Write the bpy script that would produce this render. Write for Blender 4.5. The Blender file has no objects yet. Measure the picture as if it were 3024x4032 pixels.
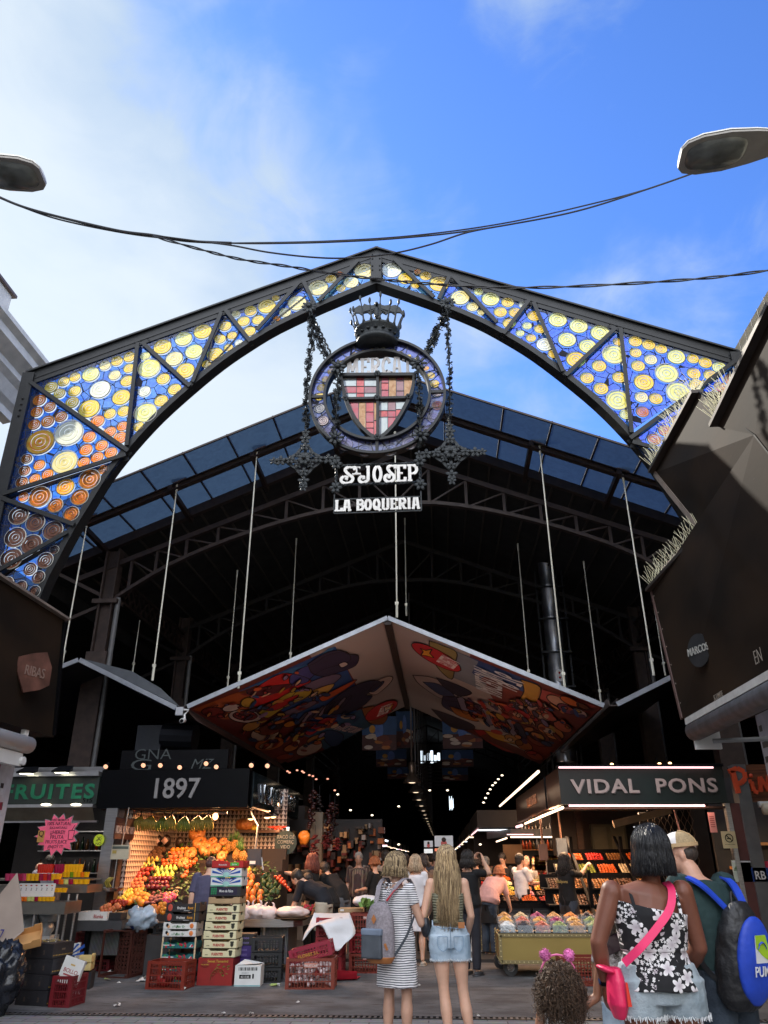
import bpy,math,random
from mathutils import Matrix,Vector,noise
from mathutils.geometry import delaunay_2d_cdt
R_=math.radians
sc=bpy.context.scene
col=sc.collection
random.seed(7)
FPX,TH,PS,RO,CH=2950.0,R_(24.9),R_(4.0),R_(-0.2),1.58
_ct,_st,_cp,_sp=math.cos(TH),math.sin(TH),math.cos(PS),math.sin(PS)
cF,cR,cU=Vector((-_sp*_ct,_cp*_ct,_st)),Vector((_cp,_sp,0)),Vector((_sp*_st,-_cp*_st,_ct))
cr,cu=math.cos(RO)*cR+math.sin(RO)*cU,-math.sin(RO)*cR+math.cos(RO)*cU
cd=bpy.data.cameras.new('camera');cam=bpy.data.objects.new('camera',cd);col.objects.link(cam)
cam.matrix_world=Matrix(((cr.x,cu.x,-cF.x,0),(cr.y,cu.y,-cF.y,0),(cr.z,cu.z,-cF.z,CH),(0,0,0,1)))
cd.sensor_fit='VERTICAL';cd.sensor_height=36.0;cd.lens=36.0*FPX/4032.0
cd.clip_start=0.05;cd.clip_end=1200
sc.camera=cam
w=bpy.data.worlds.new('World');sc.world=w;w.use_nodes=True
nt=w.node_tree;N=nt.nodes;L=nt.links;N.clear()
def nd(t,**k):
 n=N.new(t)
 for a,b in k.items():setattr(n,a,b)
 return n
out=nd('ShaderNodeOutputWorld');bg=nd('ShaderNodeBackground');bg.inputs[1].default_value=0.15
SUN_EL,SUN_DIR=R_(37),Vector((-0.62,0.78,0)).normalized()
sky=nd('ShaderNodeTexSky');sky.sky_type='NISHITA';sky.sun_disc=False;sky.sun_elevation=SUN_EL
sky.sun_rotation=math.atan2(SUN_DIR.x,SUN_DIR.y);sky.air_density=1.0;sky.dust_density=0.3;sky.ozone_density=3.0
tc=nd('ShaderNodeTexCoord')
tint=nd('ShaderNodeMix',data_type='RGBA',blend_type='MULTIPLY');tint.inputs[0].default_value=1
tint.inputs[7].default_value=(.82,1.22,1.95,1)
L.new(sky.outputs[0],tint.inputs[6])
mp=nd('ShaderNodeMapping');mp.inputs['Scale'].default_value=(1.3,1.3,2.0);mp.inputs['Location'].default_value=(0.3,0.9,0.0)
L.new(tc.outputs['Generated'],mp.inputs[0])
n1=nd('ShaderNodeTexNoise');n1.inputs['Scale'].default_value=1.7;n1.inputs['Detail'].default_value=7;n1.inputs['Roughness'].default_value=0.48;n1.inputs['Distortion'].default_value=0.25
L.new(mp.outputs[0],n1.inputs[0])
n2=nd('ShaderNodeTexNoise');n2.inputs['Scale'].default_value=4.2;n2.inputs['Detail'].default_value=6;n2.inputs['Roughness'].default_value=0.6;n2.inputs['Distortion'].default_value=1.0
L.new(mp.outputs[0],n2.inputs[0])
dotL=nd('ShaderNodeVectorMath',operation='DOT_PRODUCT');dotL.inputs[1].default_value=Vector((-0.98,0.20,0.08)).normalized()
L.new(tc.outputs['Generated'],dotL.inputs[0])
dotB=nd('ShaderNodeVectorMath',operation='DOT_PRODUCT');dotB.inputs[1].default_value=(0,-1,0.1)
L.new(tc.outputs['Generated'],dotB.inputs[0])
def mth(op,a,b=None,c=None,clamp=False):
 n=nd('ShaderNodeMath',operation=op);n.use_clamp=clamp
 for i,v in enumerate((a,b,c)):
  if v is None:continue
  if isinstance(v,(int,float)):n.inputs[i].default_value=v
  else:L.new(v,n.inputs[i])
 return n.outputs[0]
def smooth(v,a,b):
 m=nd('ShaderNodeMapRange',interpolation_type='SMOOTHSTEP');m.inputs[1].default_value=a;m.inputs[2].default_value=b
 L.new(v,m.inputs[0]);return m.outputs[0]
nz=mth('ADD',mth('MULTIPLY',mth('SUBTRACT',n1.outputs[0],0.5),1.7),mth('MULTIPLY',mth('SUBTRACT',n2.outputs[0],0.5),0.35))
bank=smooth(mth('ADD',dotL.outputs['Value'],nz),0.0,0.34)
wisp=mth('MULTIPLY',smooth(mth('ADD',n2.outputs[0],mth('MULTIPLY',nz,0.5)),0.56,0.95),0.35)
behind=smooth(dotB.outputs['Value'],0.0,0.7)  # unseen bright clouds behind the camera, added to light the front-facing surfaces
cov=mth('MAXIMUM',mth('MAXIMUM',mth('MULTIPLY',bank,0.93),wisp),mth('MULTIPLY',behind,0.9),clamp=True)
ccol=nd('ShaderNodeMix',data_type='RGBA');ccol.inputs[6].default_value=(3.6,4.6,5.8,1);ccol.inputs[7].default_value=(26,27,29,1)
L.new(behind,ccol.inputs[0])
cmod=nd('ShaderNodeMix',data_type='RGBA');cmod.inputs[7].default_value=(5.6,6.2,6.5,1)
L.new(smooth(mth('ADD',dotL.outputs['Value'],mth('MULTIPLY',nz,1.2)),0.1,0.75),cmod.inputs[0]);L.new(ccol.outputs[2],cmod.inputs[6])
mx=nd('ShaderNodeMix',data_type='RGBA');L.new(cov,mx.inputs[0]);L.new(tint.outputs[2],mx.inputs[6])
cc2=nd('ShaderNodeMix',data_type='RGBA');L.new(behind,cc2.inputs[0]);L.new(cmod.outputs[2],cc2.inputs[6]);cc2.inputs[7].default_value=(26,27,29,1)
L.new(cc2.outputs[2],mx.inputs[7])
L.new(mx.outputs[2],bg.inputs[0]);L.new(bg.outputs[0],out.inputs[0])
sd=bpy.data.lights.new('sun','SUN');sd.energy=5.0;sd.angle=R_(0.53);sd.color=(1.0,0.93,0.82)
so=bpy.data.objects.new('sun',sd);col.objects.link(so)
sv=Vector((SUN_DIR.x*math.cos(SUN_EL),SUN_DIR.y*math.cos(SUN_EL),math.sin(SUN_EL)))
so.rotation_euler=sv.to_track_quat('Z','Y').to_euler();so.location=(-20,0,30)
sc.view_settings.view_transform='Standard';sc.view_settings.look='None';sc.view_settings.exposure=0.0;sc.view_settings.gamma=1
sc.cycles.max_bounces=6;sc.cycles.diffuse_bounces=3;sc.cycles.glossy_bounces=3;sc.cycles.transparent_max_bounces=12;sc.cycles.transmission_bounces=4
sc.cycles.use_denoising=True;sc.cycles.sample_clamp_indirect=4.0;sc.cycles.caustics_reflective=False;sc.cycles.caustics_refractive=False
def ray(px,py):
 u=(px-1512)/FPX;v=(2016-py)/FPX
 return cF+u*cr+v*cu
def PY(px,py,Y):d=ray(px,py);t=Y/d.y;return Vector((d.x*t,Y,CH+d.z*t))
def PZ(px,py,Z=0):d=ray(px,py);t=(Z-CH)/d.z;return Vector((d.x*t,d.y*t,Z))
def PX(px,py,X):d=ray(px,py);t=X/d.x;return Vector((X,d.y*t,CH+d.z*t))
def PP(px,py,p0,n):
 d=ray(px,py);o=Vector((0,0,CH));n=Vector(n);t=(Vector(p0)-o).dot(n)/d.dot(n);return o+d*t
z4=lambda x,y:(x*.6782,900+y*.6782)
z5=lambda x,y:(1000+x*.66305,900+y*.66305)
z6=lambda x,y:(1950+x*.678,900+y*.678)
_mats={}
def mat(name,c,rough=0.6,metal=0.0,var=0.12,vs=6.0,bump=0.0,bs=30.0,emit=0.0,ecol=None,alpha=None,trans=0.0,coat=0.0,stretch=None,c2=None,lo=.35,hi=.7,sheen=0):
 if name in _mats:return _mats[name]
 m=bpy.data.materials.new(name);m.use_nodes=True;t=m.node_tree;b=t.nodes['Principled BSDF']
 tcn=t.nodes.new('ShaderNodeTexCoord');mpn=t.nodes.new('ShaderNodeMapping');t.links.new(tcn.outputs['Object'],mpn.inputs[0])
 if stretch:mpn.inputs['Scale'].default_value=stretch
 ns=t.nodes.new('ShaderNodeTexNoise');ns.inputs['Scale'].default_value=vs;ns.inputs['Detail'].default_value=5
 t.links.new(mpn.outputs[0],ns.inputs[0])
 rp=t.nodes.new('ShaderNodeValToRGB');rp.color_ramp.elements[0].position=lo;rp.color_ramp.elements[1].position=hi
 a=tuple(max(0,x*(1-var))for x in c);e=tuple(min(1,x*(1+var))for x in c)if c2 is None else c2
 rp.color_ramp.elements[0].color=(*a,1);rp.color_ramp.elements[1].color=(*e,1)
 t.links.new(ns.outputs[0],rp.inputs[0]);t.links.new(rp.outputs[0],b.inputs['Base Color'])
 b.inputs['Roughness'].default_value=rough;b.inputs['Metallic'].default_value=metal
 if coat:b.inputs['Coat Weight'].default_value=coat
 if sheen:b.inputs['Sheen Weight'].default_value=sheen
 if trans:b.inputs['Transmission Weight'].default_value=trans
 if alpha is not None:b.inputs['Alpha'].default_value=alpha
 if bump:
  n3=t.nodes.new('ShaderNodeTexNoise');n3.inputs['Scale'].default_value=bs;n3.inputs['Detail'].default_value=4
  t.links.new(mpn.outputs[0],n3.inputs[0]);bp=t.nodes.new('ShaderNodeBump');bp.inputs['Strength'].default_value=bump;bp.inputs['Distance'].default_value=0.02
  t.links.new(n3.outputs[0],bp.inputs['Height']);t.links.new(bp.outputs[0],b.inputs['Normal'])
 if emit:
  b.inputs['Emission Color'].default_value=(*(ecol or c),1);b.inputs['Emission Strength'].default_value=emit
 _mats[name]=m;return m
def hexc(h):
 v=[int(h[i:i+2],16)/255 for i in(0,2,4)]
 return tuple(x/12.92 if x<=.04045 else((x+.055)/1.055)**2.4 for x in v)
def hm(h,rough=0.6,**k):return mat('paint_'+h+('_%g'%rough),hexc(h),rough,**k)
I4=Matrix.Identity(4)
def T(x,y,z):return Matrix.Translation((x,y,z))
def RZ(a):return Matrix.Rotation(a,4,'Z')
def RX(a):return Matrix.Rotation(a,4,'X')
def RY(a):return Matrix.Rotation(a,4,'Y')
def S3(x,y,z):return Matrix.Diagonal((x,y,z,1))
def basis(o,x,y,z):
 return Matrix(((x[0],y[0],z[0],o[0]),(x[1],y[1],z[1],o[1]),(x[2],y[2],z[2],o[2]),(0,0,0,1)))
class MB:
 def __init__(s,M=None):s.v=[];s.f=[];s.m=[];s.M=M or I4;s.mats=[]
 def mi(s,m):
  if m is None:return 0
  if m not in s.mats:s.mats.append(m)
  return s.mats.index(m)
 def add(s,vs,fs,m=None,M=None):
  MM=s.M@M if M is not None else s.M;o=len(s.v);k=s.mi(m)
  s.v+=[MM@Vector(p)for p in vs];s.f+=[tuple(i+o for i in f)for f in fs];s.m+=[k]*len(fs);return s
 def box(s,x0,y0,z0,x1,y1,z1,m=None,M=None):
  return s.add([(x0,y0,z0),(x1,y0,z0),(x1,y1,z0),(x0,y1,z0),(x0,y0,z1),(x1,y0,z1),(x1,y1,z1),(x0,y1,z1)],[(0,3,2,1),(4,5,6,7),(0,1,5,4),(1,2,6,5),(2,3,7,6),(3,0,4,7)],m,M)
 def bar(s,a,b,w,h,m=None,up=(0,0,1)):
  a,b=Vector(a),Vector(b);d=b-a;l=d.length
  if l<1e-6:return s
  d/=l;up=Vector(up)
  if abs(d.dot(up))>.99:up=Vector((0,1,0))
  x=d.cross(up).normalized();z=x.cross(d)
  return s.box(-w/2,0,-h/2,w/2,l,h/2,m,basis(a,x,d,z))
 def prism(s,pts,d,m=None,M=None):
  "pts: 2D (x,z) outline, extruded from y=0 to y=d"
  n=len(pts)
  return s.add([(p[0],0,p[1])for p in pts]+[(p[0],d,p[1])for p in pts],[tuple(range(n)),tuple(range(2*n-1,n-1,-1))]+[(i,i+n,(i+1)%n+n,(i+1)%n)for i in range(n)],m,M)
 def tube(s,path,r,n=8,m=None,caps=True,M=None,flat=1.0,side=None):
  P=[Vector(p)for p in path];K=len(P);rs=r if isinstance(r,(list,tuple))else[r]*K
  vs=[];fs=[];px=None
  for i in range(K):
   d=(P[min(i+1,K-1)]-P[max(i-1,0)])
   d=d.normalized()if d.length>1e-9 else Vector((0,0,1))
   if side is not None:x=Vector(side);x=(x-d*x.dot(d)).normalized()
   elif px is None:
    x=d.cross(Vector((0,0,1))if abs(d.z)<.9 else Vector((1,0,0))).normalized()
   else:x=(px-d*px.dot(d));x=x.normalized()if x.length>1e-6 else px
   px=x;y=d.cross(x)
   rr=rs[i];ra,rb=rr if isinstance(rr,(tuple,list))else(rr,rr*flat)
   for k in range(n):
    a=2*math.pi*k/n;vs.append(P[i]+x*(math.cos(a)*ra)+y*(math.sin(a)*rb))
  for i in range(K-1):
   for k in range(n):fs.append((i*n+k,i*n+(k+1)%n,(i+1)*n+(k+1)%n,(i+1)*n+k))
  if caps:fs.append(tuple(range(n-1,-1,-1)));fs.append(tuple((K-1)*n+k for k in range(n)))
  return s.add(vs,fs,m,M)
 def lathe(s,prof,n=16,m=None,M=None,caps=True,lob=0,la=0):
  vs=[];fs=[];K=len(prof)
  for r,z in prof:
   for k in range(n):
    a=2*math.pi*k/n;q=r*(1+la*abs(math.sin(a*lob/2))if lob else 1);vs.append((q*math.cos(a),q*math.sin(a),z))
  for i in range(K-1):
   for k in range(n):fs.append((i*n+k,i*n+(k+1)%n,(i+1)*n+(k+1)%n,(i+1)*n+k))
  if caps:fs.append(tuple(range(n-1,-1,-1)));fs.append(tuple((K-1)*n+k for k in range(n)))
  return s.add(vs,fs,m,M)
 def ball(s,c,r,m=None,n=10,k=7,M=None,rot=None):
  rx,ry,rz=r if isinstance(r,(tuple,list))else(r,r,r);vs=[(0,0,-1)];fs=[]
  for i in range(1,k):
   t=math.pi*i/k
   for j in range(n):a=2*math.pi*j/n;vs.append((math.sin(t)*math.cos(a),math.sin(t)*math.sin(a),-math.cos(t)))
  vs.append((0,0,1));e=len(vs)-1
  for j in range(n):fs.append((0,1+(j+1)%n,1+j));fs.append((e,e-n+j,e-n+(j+1)%n))
  for i in range(k-2):
   for j in range(n):fs.append((1+i*n+j,1+i*n+(j+1)%n,1+(i+1)*n+(j+1)%n,1+(i+1)*n+j))
  Q=T(*c)@(rot or I4)@S3(rx,ry,rz)
  return s.add(vs,fs,m,M@Q if M is not None else Q)
 def text(s,t,size,depth,m=None,M=None,off=0.0,sx=1.0,shear=0.0,align='CENTER',sp=1.0):
  "text in local XZ plane facing -Y, baseline at z=0"
  V,F=text_data(t,off,shear,sp,align)
  vs=[(x*size*sx,-z*depth,y*size)for x,y,z in V]
  return s.add(vs,F,m,M)
 def build(s,name,m=None,parent=None,smooth=False,auto=None):
  me=bpy.data.meshes.new(name);me.from_pydata([tuple(p)for p in s.v],[],s.f)
  ms=s.mats if s.mats else[m]
  for q in ms:me.materials.append(q)
  if len(ms)>1:me.polygons.foreach_set('material_index',s.m)
  if smooth or auto:me.polygons.foreach_set('use_smooth',[True]*len(me.polygons))
  me.update()
  if auto:me.set_sharp_from_angle(angle=R_(auto))
  o=bpy.data.objects.new(name,me);col.objects.link(o)
  if parent:o.parent=parent
  return o
_tc={}
def text_data(t,off,shear,sp,align):
 key=(t,off,shear,sp,align)
 if key in _tc:return _tc[key]
 cu_=bpy.data.curves.new('lettering','FONT');cu_.body=t;cu_.size=1;cu_.extrude=0.5;cu_.offset=off;cu_.shear=shear;cu_.space_character=sp
 cu_.align_x=align;cu_.resolution_u=3
 o=bpy.data.objects.new('lettering',cu_);me=bpy.data.meshes.new_from_object(o)
 V=[tuple(v.co)for v in me.vertices];V=[(x,y,z+.5)for x,y,z in V];F=[tuple(p.vertices)for p in me.polygons]
 bpy.data.objects.remove(o);bpy.data.curves.remove(cu_);bpy.data.meshes.remove(me)
 _tc[key]=(V,F);return _tc[key]
def tag(o,label=None,cat=None,group=None,kind=None):
 if label:o['label']=label
 if cat:o['category']=cat
 if group:o['group']=group
 if kind:o['kind']=kind
 return o
def thing(name,label,cat,loc=(0,0,0),rz=0,group=None):
 o=bpy.data.objects.new(name,None);o.empty_display_size=.1;col.objects.link(o);o.location=loc;o.rotation_euler=(0,0,rz)
 return tag(o,label,cat,group)
def dup(root,loc=None,rz=None,label=None,group=None,rot=None,scale=None):
 def cp(o,par):
  c=o.copy();col.objects.link(c);c.parent=par
  for ch in o.children:cp(ch,c)
  return c
 r=cp(root,None)
 if loc is not None:r.location=loc
 if rot is not None:r.rotation_euler=rot
 elif rz is not None:r.rotation_euler=(0,0,rz)
 if scale is not None:r.scale=scale if isinstance(scale,(tuple,list))else(scale,)*3
 if label:r['label']=label
 if group:r['group']=group
 return r
def at(o,loc,rz=0):o.location=loc;o.rotation_euler=(0,0,rz);return o
def lamp_area(name,loc,rot,sx,sy,e,c=(1,.62,.34)):
 d=bpy.data.lights.new(name,'AREA');d.shape='RECTANGLE';d.size=sx;d.size_y=sy;d.energy=e;d.color=c
 o=bpy.data.objects.new(name,d);col.objects.link(o);o.location=loc;o.rotation_euler=rot;return o
def lamp_pt(name,loc,e,c=(1,.62,.34),r=.08):
 d=bpy.data.lights.new(name,'POINT');d.energy=e;d.color=c;d.shadow_soft_size=r
 o=bpy.data.objects.new(name,d);col.objects.link(o);o.location=loc;return o
def catmull(P,n=6):
 P=[Vector(p)for p in P];out=[]
 for i in range(len(P)-1):
  p0,p1,p2,p3=P[max(i-1,0)],P[i],P[i+1],P[min(i+2,len(P)-1)]
  for k in range(n):
   t=k/n;out.append(.5*((2*p1)+(-p0+p2)*t+(2*p0-5*p1+4*p2-p3)*t*t+(-p0+3*p1-3*p2+p3)*t*t*t))
 out.append(P[-1]);return out
STEEL=mat('dark_painted_steel',(.008,.009,.010),.5,.2,.25,9,.15,60)
IRON=mat('wrought_iron',(.022,.026,.028),.5,.4,.3,25,.3,80)
RUST=mat('brown_roof_steel',(.035,.021,.017),.5,.2,.3,7,.2,40)
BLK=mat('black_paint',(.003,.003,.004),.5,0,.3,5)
DARKROOF=mat('dark_roof_boards',(.02,.018,.017),.8,0,.4,3)
CABLE=mat('black_cable',(.01,.01,.012),.5)
GALV=mat('brushed_steel',(.42,.42,.43),.28,.9,.15,4,.1,60,stretch=(1,1,25))
ALU=mat('aluminium',(.55,.55,.56),.35,.85,.1,8)
WHITE=mat('white_plastic',(.72,.71,.69),.45,0,.05,4)
def glow(name,c,s):return mat(name,c,.5,emit=s,ecol=c)
TUBEW=glow('lit_tube_warm',(1,.74,.52),2.6);TUBEP=glow('lit_tube_pink',(1,.58,.60),2.0);BULB=glow('lit_bulb',(1,.55,.25),5);COOL=glow('lit_tube_cool',(.80,.90,1),2.6)
gm=mat('worn_asphalt',(.085,.085,.09),.85,0,.3,1.6,.35,90,c2=(.145,.142,.142))
def add_stains(m,scale,col_,lo,hi,stretch=(1,1,1)):
 t=m.node_tree;b=t.nodes['Principled BSDF'];src=b.inputs['Base Color'].links[0].from_socket
 tcn=t.nodes.new('ShaderNodeTexCoord');mpn=t.nodes.new('ShaderNodeMapping');mpn.inputs['Scale'].default_value=stretch
 t.links.new(tcn.outputs['Object'],mpn.inputs[0])
 ns=t.nodes.new('ShaderNodeTexNoise');ns.inputs['Scale'].default_value=scale;ns.inputs['Detail'].default_value=6;ns.inputs['Roughness'].default_value=.65
 t.links.new(mpn.outputs[0],ns.inputs[0])
 r=t.nodes.new('ShaderNodeMapRange');r.inputs[1].default_value=lo;r.inputs[2].default_value=hi;t.links.new(ns.outputs[0],r.inputs[0])
 mxn=t.nodes.new('ShaderNodeMix');mxn.data_type='RGBA';t.links.new(r.outputs[0],mxn.inputs[0]);t.links.new(src,mxn.inputs[6]);mxn.inputs[7].default_value=(*col_,1)
 t.links.new(mxn.outputs[2],b.inputs['Base Color']);return m
add_stains(gm,1.1,(.035,.034,.036),.52,.7,(1,2.6,1));add_stains(gm,22,(.2,.2,.2),.66,.74);add_stains(gm,3.3,(.05,.045,.042),.56,.62,(1,3,1))
g=MB();g.add([(-90,-90,0),(90,-90,0),(90,160,0),(-90,160,0)],[(0,1,2,3)]);tag(g.build('ground',gm),kind='structure')
fm=mat('hall_floor_slabs',(.05,.047,.045),.35,0,.25,2,.1,20)
g=MB();g.box(-12,14.75,0,11,118,.05);tag(g.build('hall_floor',fm),kind='structure')
def brick_mat(name,c1,c2,mortar,sx,sy,msz=.02,scale=1.0,rough=.8,coords='Object'):
 m=bpy.data.materials.new(name);m.use_nodes=True;t=m.node_tree;b=t.nodes['Principled BSDF'];b.inputs['Roughness'].default_value=rough
 tcn=t.nodes.new('ShaderNodeTexCoord');br=t.nodes.new('ShaderNodeTexBrick');br.inputs['Scale'].default_value=scale
 br.inputs['Brick Width'].default_value=sx;br.inputs['Row Height'].default_value=sy;br.inputs['Mortar Size'].default_value=msz
 br.inputs['Color1'].default_value=(*c1,1);br.inputs['Color2'].default_value=(*c2,1);br.inputs['Mortar'].default_value=(*mortar,1)
 t.links.new(tcn.outputs[coords],br.inputs[0]);ns=t.nodes.new('ShaderNodeTexNoise');ns.inputs['Scale'].default_value=14;ns.inputs['Detail'].default_value=5
 mxn=t.nodes.new('ShaderNodeMix');mxn.data_type='RGBA';mxn.blend_type='MULTIPLY';mxn.inputs[0].default_value=.6
 t.links.new(tcn.outputs['Object'],ns.inputs[0]);t.links.new(br.outputs[0],mxn.inputs[6]);t.links.new(ns.outputs[1],mxn.inputs[7]);t.links.new(mxn.outputs[2],b.inputs['Base Color'])
 bp=t.nodes.new('ShaderNodeBump');bp.inputs['Strength'].default_value=.4;bp.inputs['Distance'].default_value=.01;t.links.new(br.outputs['Fac'],bp.inputs['Height']);bp.invert=True;t.links.new(bp.outputs[0],b.inputs['Normal'])
 return m
pm=brick_mat('grey_pavers',(.26,.26,.265),(.33,.33,.33),(.10,.10,.10),.42,.14,.008)
g=MB();g.add([(-90,-90,.004),(90,-90,.004),(90,9.72,.004),(-90,9.72,.004)],[(0,1,2,3)]);tag(g.build('pavement',pm),kind='structure')
g=MB();x=-9.0
g.box(-9,9.72,.0,9,9.735,.012,STEEL);g.box(-9,9.845,0,9,9.86,.012,STEEL);g.box(-9,9.735,.0,9,9.845,.003,BLK)
while x<9:g.box(x,9.735,.003,x+.03,9.845,.011,mat('drain_bars',(.12,.12,.125),.6,.4));x+=.062
o=g.build('drain_grate');tag(o,'long slotted metal drain grating crossing the paving before the market','drain')
KA=.027
def AY(X):return 11+KA*(X+.9)
ABM=basis((-.9,11,0),Vector((1,KA,0)).normalized(),Vector((-KA,1,0)).normalized(),(0,0,1))
def AP(px,py,dy=0):
 p=PP(px,py,(-.9,11,0),(-KA,1,0));return(p.x+.9,p.z)
arc=[(0,11.57),(1.0,11.09),(1.85,10.62),(2.4,10.22),(2.87,9.82),(3.37,9.3),(3.87,8.72),(4.28,8.13),(4.6,7.57),(4.84,7.0),(5.04,6.5),(5.2,6.02),(5.33,5.6),(5.42,5.1),(5.48,4.5)]
arc=[(p.x,p.y)for p in catmull([(a,b,0)for a,b in arc],3)]
def topz(u):return 12.02-.4225*u
UP=6.2
arch=thing('stained_glass_arch','steel gable arch filled with blue and yellow stained glass over the market entrance','arch')
for s in(-1,1):
 fr=MB(ABM)
 def rail(f,a,b,y0,y1,m=STEEL):
  pts=[(s*0.0,topz(0)+a),(s*6.38,topz(6.38)+a),(s*6.38,topz(6.38)+b),(0,topz(0)+b)]
  if s<0:pts=pts[::-1]
  f.prism(pts,y1-y0,m,T(0,y0,0))
 rail(fr,0,.10,-.02,.08);rail(fr,.10,.13,-.03,.2);rail(fr,.13,.30,0,.12);rail(fr,.30,.335,-.05,.24)
 fr.build('top_rail',STEEL,arch)
 def off(p,d):
  r=[]
  for i in range(len(p)):
   a,b=p[max(i-1,0)],p[min(i+1,len(p)-1)];dx,dz=b[0]-a[0],b[1]-a[1];l=math.hypot(dx,dz);nx,nz_=dz/l,-dx/l
   r.append((p[i][0]+nx*d,p[i][1]+nz_*d))
  r[0]=(0,p[0][1]-d*1.13);return r
 fr=MB(ABM)
 for d0,d1,y0,y1 in((-0.0,.07,-.03,.05),(.07,.10,-.03,.22)):
  A,B=off(arc,-d0),off(arc,-d1)if False else off(arc,d1)
  A=off(arc,d0)
  for i in range(len(arc)-1):
   q=[(s*A[i][0],A[i][1]),(s*A[i+1][0],A[i+1][1]),(s*B[i+1][0],B[i+1][1]),(s*B[i][0],B[i][1])]
   fr.prism(q if s>0 else q[::-1],y1-y0,STEEL,T(0,y0,0))
 fr.build('bottom_rail',STEEL,arch)
 fr=MB(ABM)
 fr.box(*(sorted((s*6.2,s*6.42))[0],-.06,3.0,sorted((s*6.2,s*6.42))[1],-.03,9.62))
 fr.box(*(sorted((s*6.27,s*6.35))[0],-.03,3.0,sorted((s*6.27,s*6.35))[1],.22,9.6));fr.box(*(sorted((s*6.2,s*6.42))[0],.22,3.0,sorted((s*6.2,s*6.42))[1],.26,9.6))
 fr.build('post',STEEL,arch)
def arcz(u):
 for i in range(len(arc)-1):
  if arc[i][0]<=u<=arc[i+1][0]:t=(u-arc[i][0])/(arc[i+1][0]-arc[i][0]+1e-9);return arc[i][1]+t*(arc[i+1][1]-arc[i][1])
 return arc[-1][1]
def arcu(z):
 for i in range(len(arc)-1):
  if arc[i+1][1]<=z<=arc[i][1]:t=(arc[i][1]-z)/(arc[i][1]-arc[i+1][1]+1e-9);return arc[i][0]+t*(arc[i+1][0]-arc[i][0])
 return 0
def un(p):a=AP(*z4(*p));return(abs(a[0]),a[1])
br=[((6.2,topz(6.2)-.02),un((735,1290))),(un((805,690)),un((745,1250))),(un((840,682)),un((1095,915))),(un((1285,512)),un((1130,885))),(un((1320,495)),un((1447,655)))]
def u5(p):a=AP(*z5(*p));return(abs(a[0]),a[1])
br+=[(u5((262,345)),u5((35,600))),(u5((300,335)),u5((350,440))),(u5((610,215)),u5((400,430)))]
br+=[((6.2,un((75,1545))[1]),un((715,1330))),((6.2,un((80,1580))[1]),un((420,1720))),(un((385,1780)),(6.2,un((0,2030))[1])),((6.2,un((0,2060))[1]-.1),(5.45,4.9))]
for s in(-1,1):
 for a,b in br:
  fb=MB(ABM);A=Vector((s*a[0],0,a[1]));B=Vector((s*b[0],0,b[1]));d=(B-A).normalized();A-=d*.05;B+=d*.07
  n=Vector((-d.z,0,d.x));wd=.035
  q=[A+n*wd,B+n*wd,B-n*wd,A-n*wd];q=[(v.x,v.z)for v in q]
  ar=sum(q[i][0]*q[(i+1)%4][1]-q[(i+1)%4][0]*q[i][1]for i in range(4))
  if ar<0:q=q[::-1]
  fb.prism(q,.03,STEEL,T(0,-.085,0));fb.prism(q,.03,STEEL,T(0,.06,0));fb.build('brace',STEEL,arch)
kb=MB(ABM);kb.box(-.10,-.09,11.5,.10,-.05,12.12,STEEL)
for x in(-.07,.07):
 for z in(11.72,11.82,12.0,12.1):kb.ball((x,-.095,z),.018,STEEL,6,4)
kb.box(-.13,.05,11.5,.13,.09,12.15,STEEL);kb.ball((0,.1,12.38),(.09,.12,.05),STEEL);kb.build('king_post',STEEL,arch)
rv=MB(ABM)
for s in(-1,1):
 for a,b in br:
  if a[0]<6.1 and a[1]>topz(a[0])-.25:
   for k in(-.06,.06):rv.ball((s*(a[0]+k),-.06,topz(a[0]+k)+.06),.02,STEEL,6,4)
 for k in range(4):rv.ball((s*6.3,-.07,9.05-.12*k),.022,STEEL,6,4)
rv.build('rivets',STEEL,arch)
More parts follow.
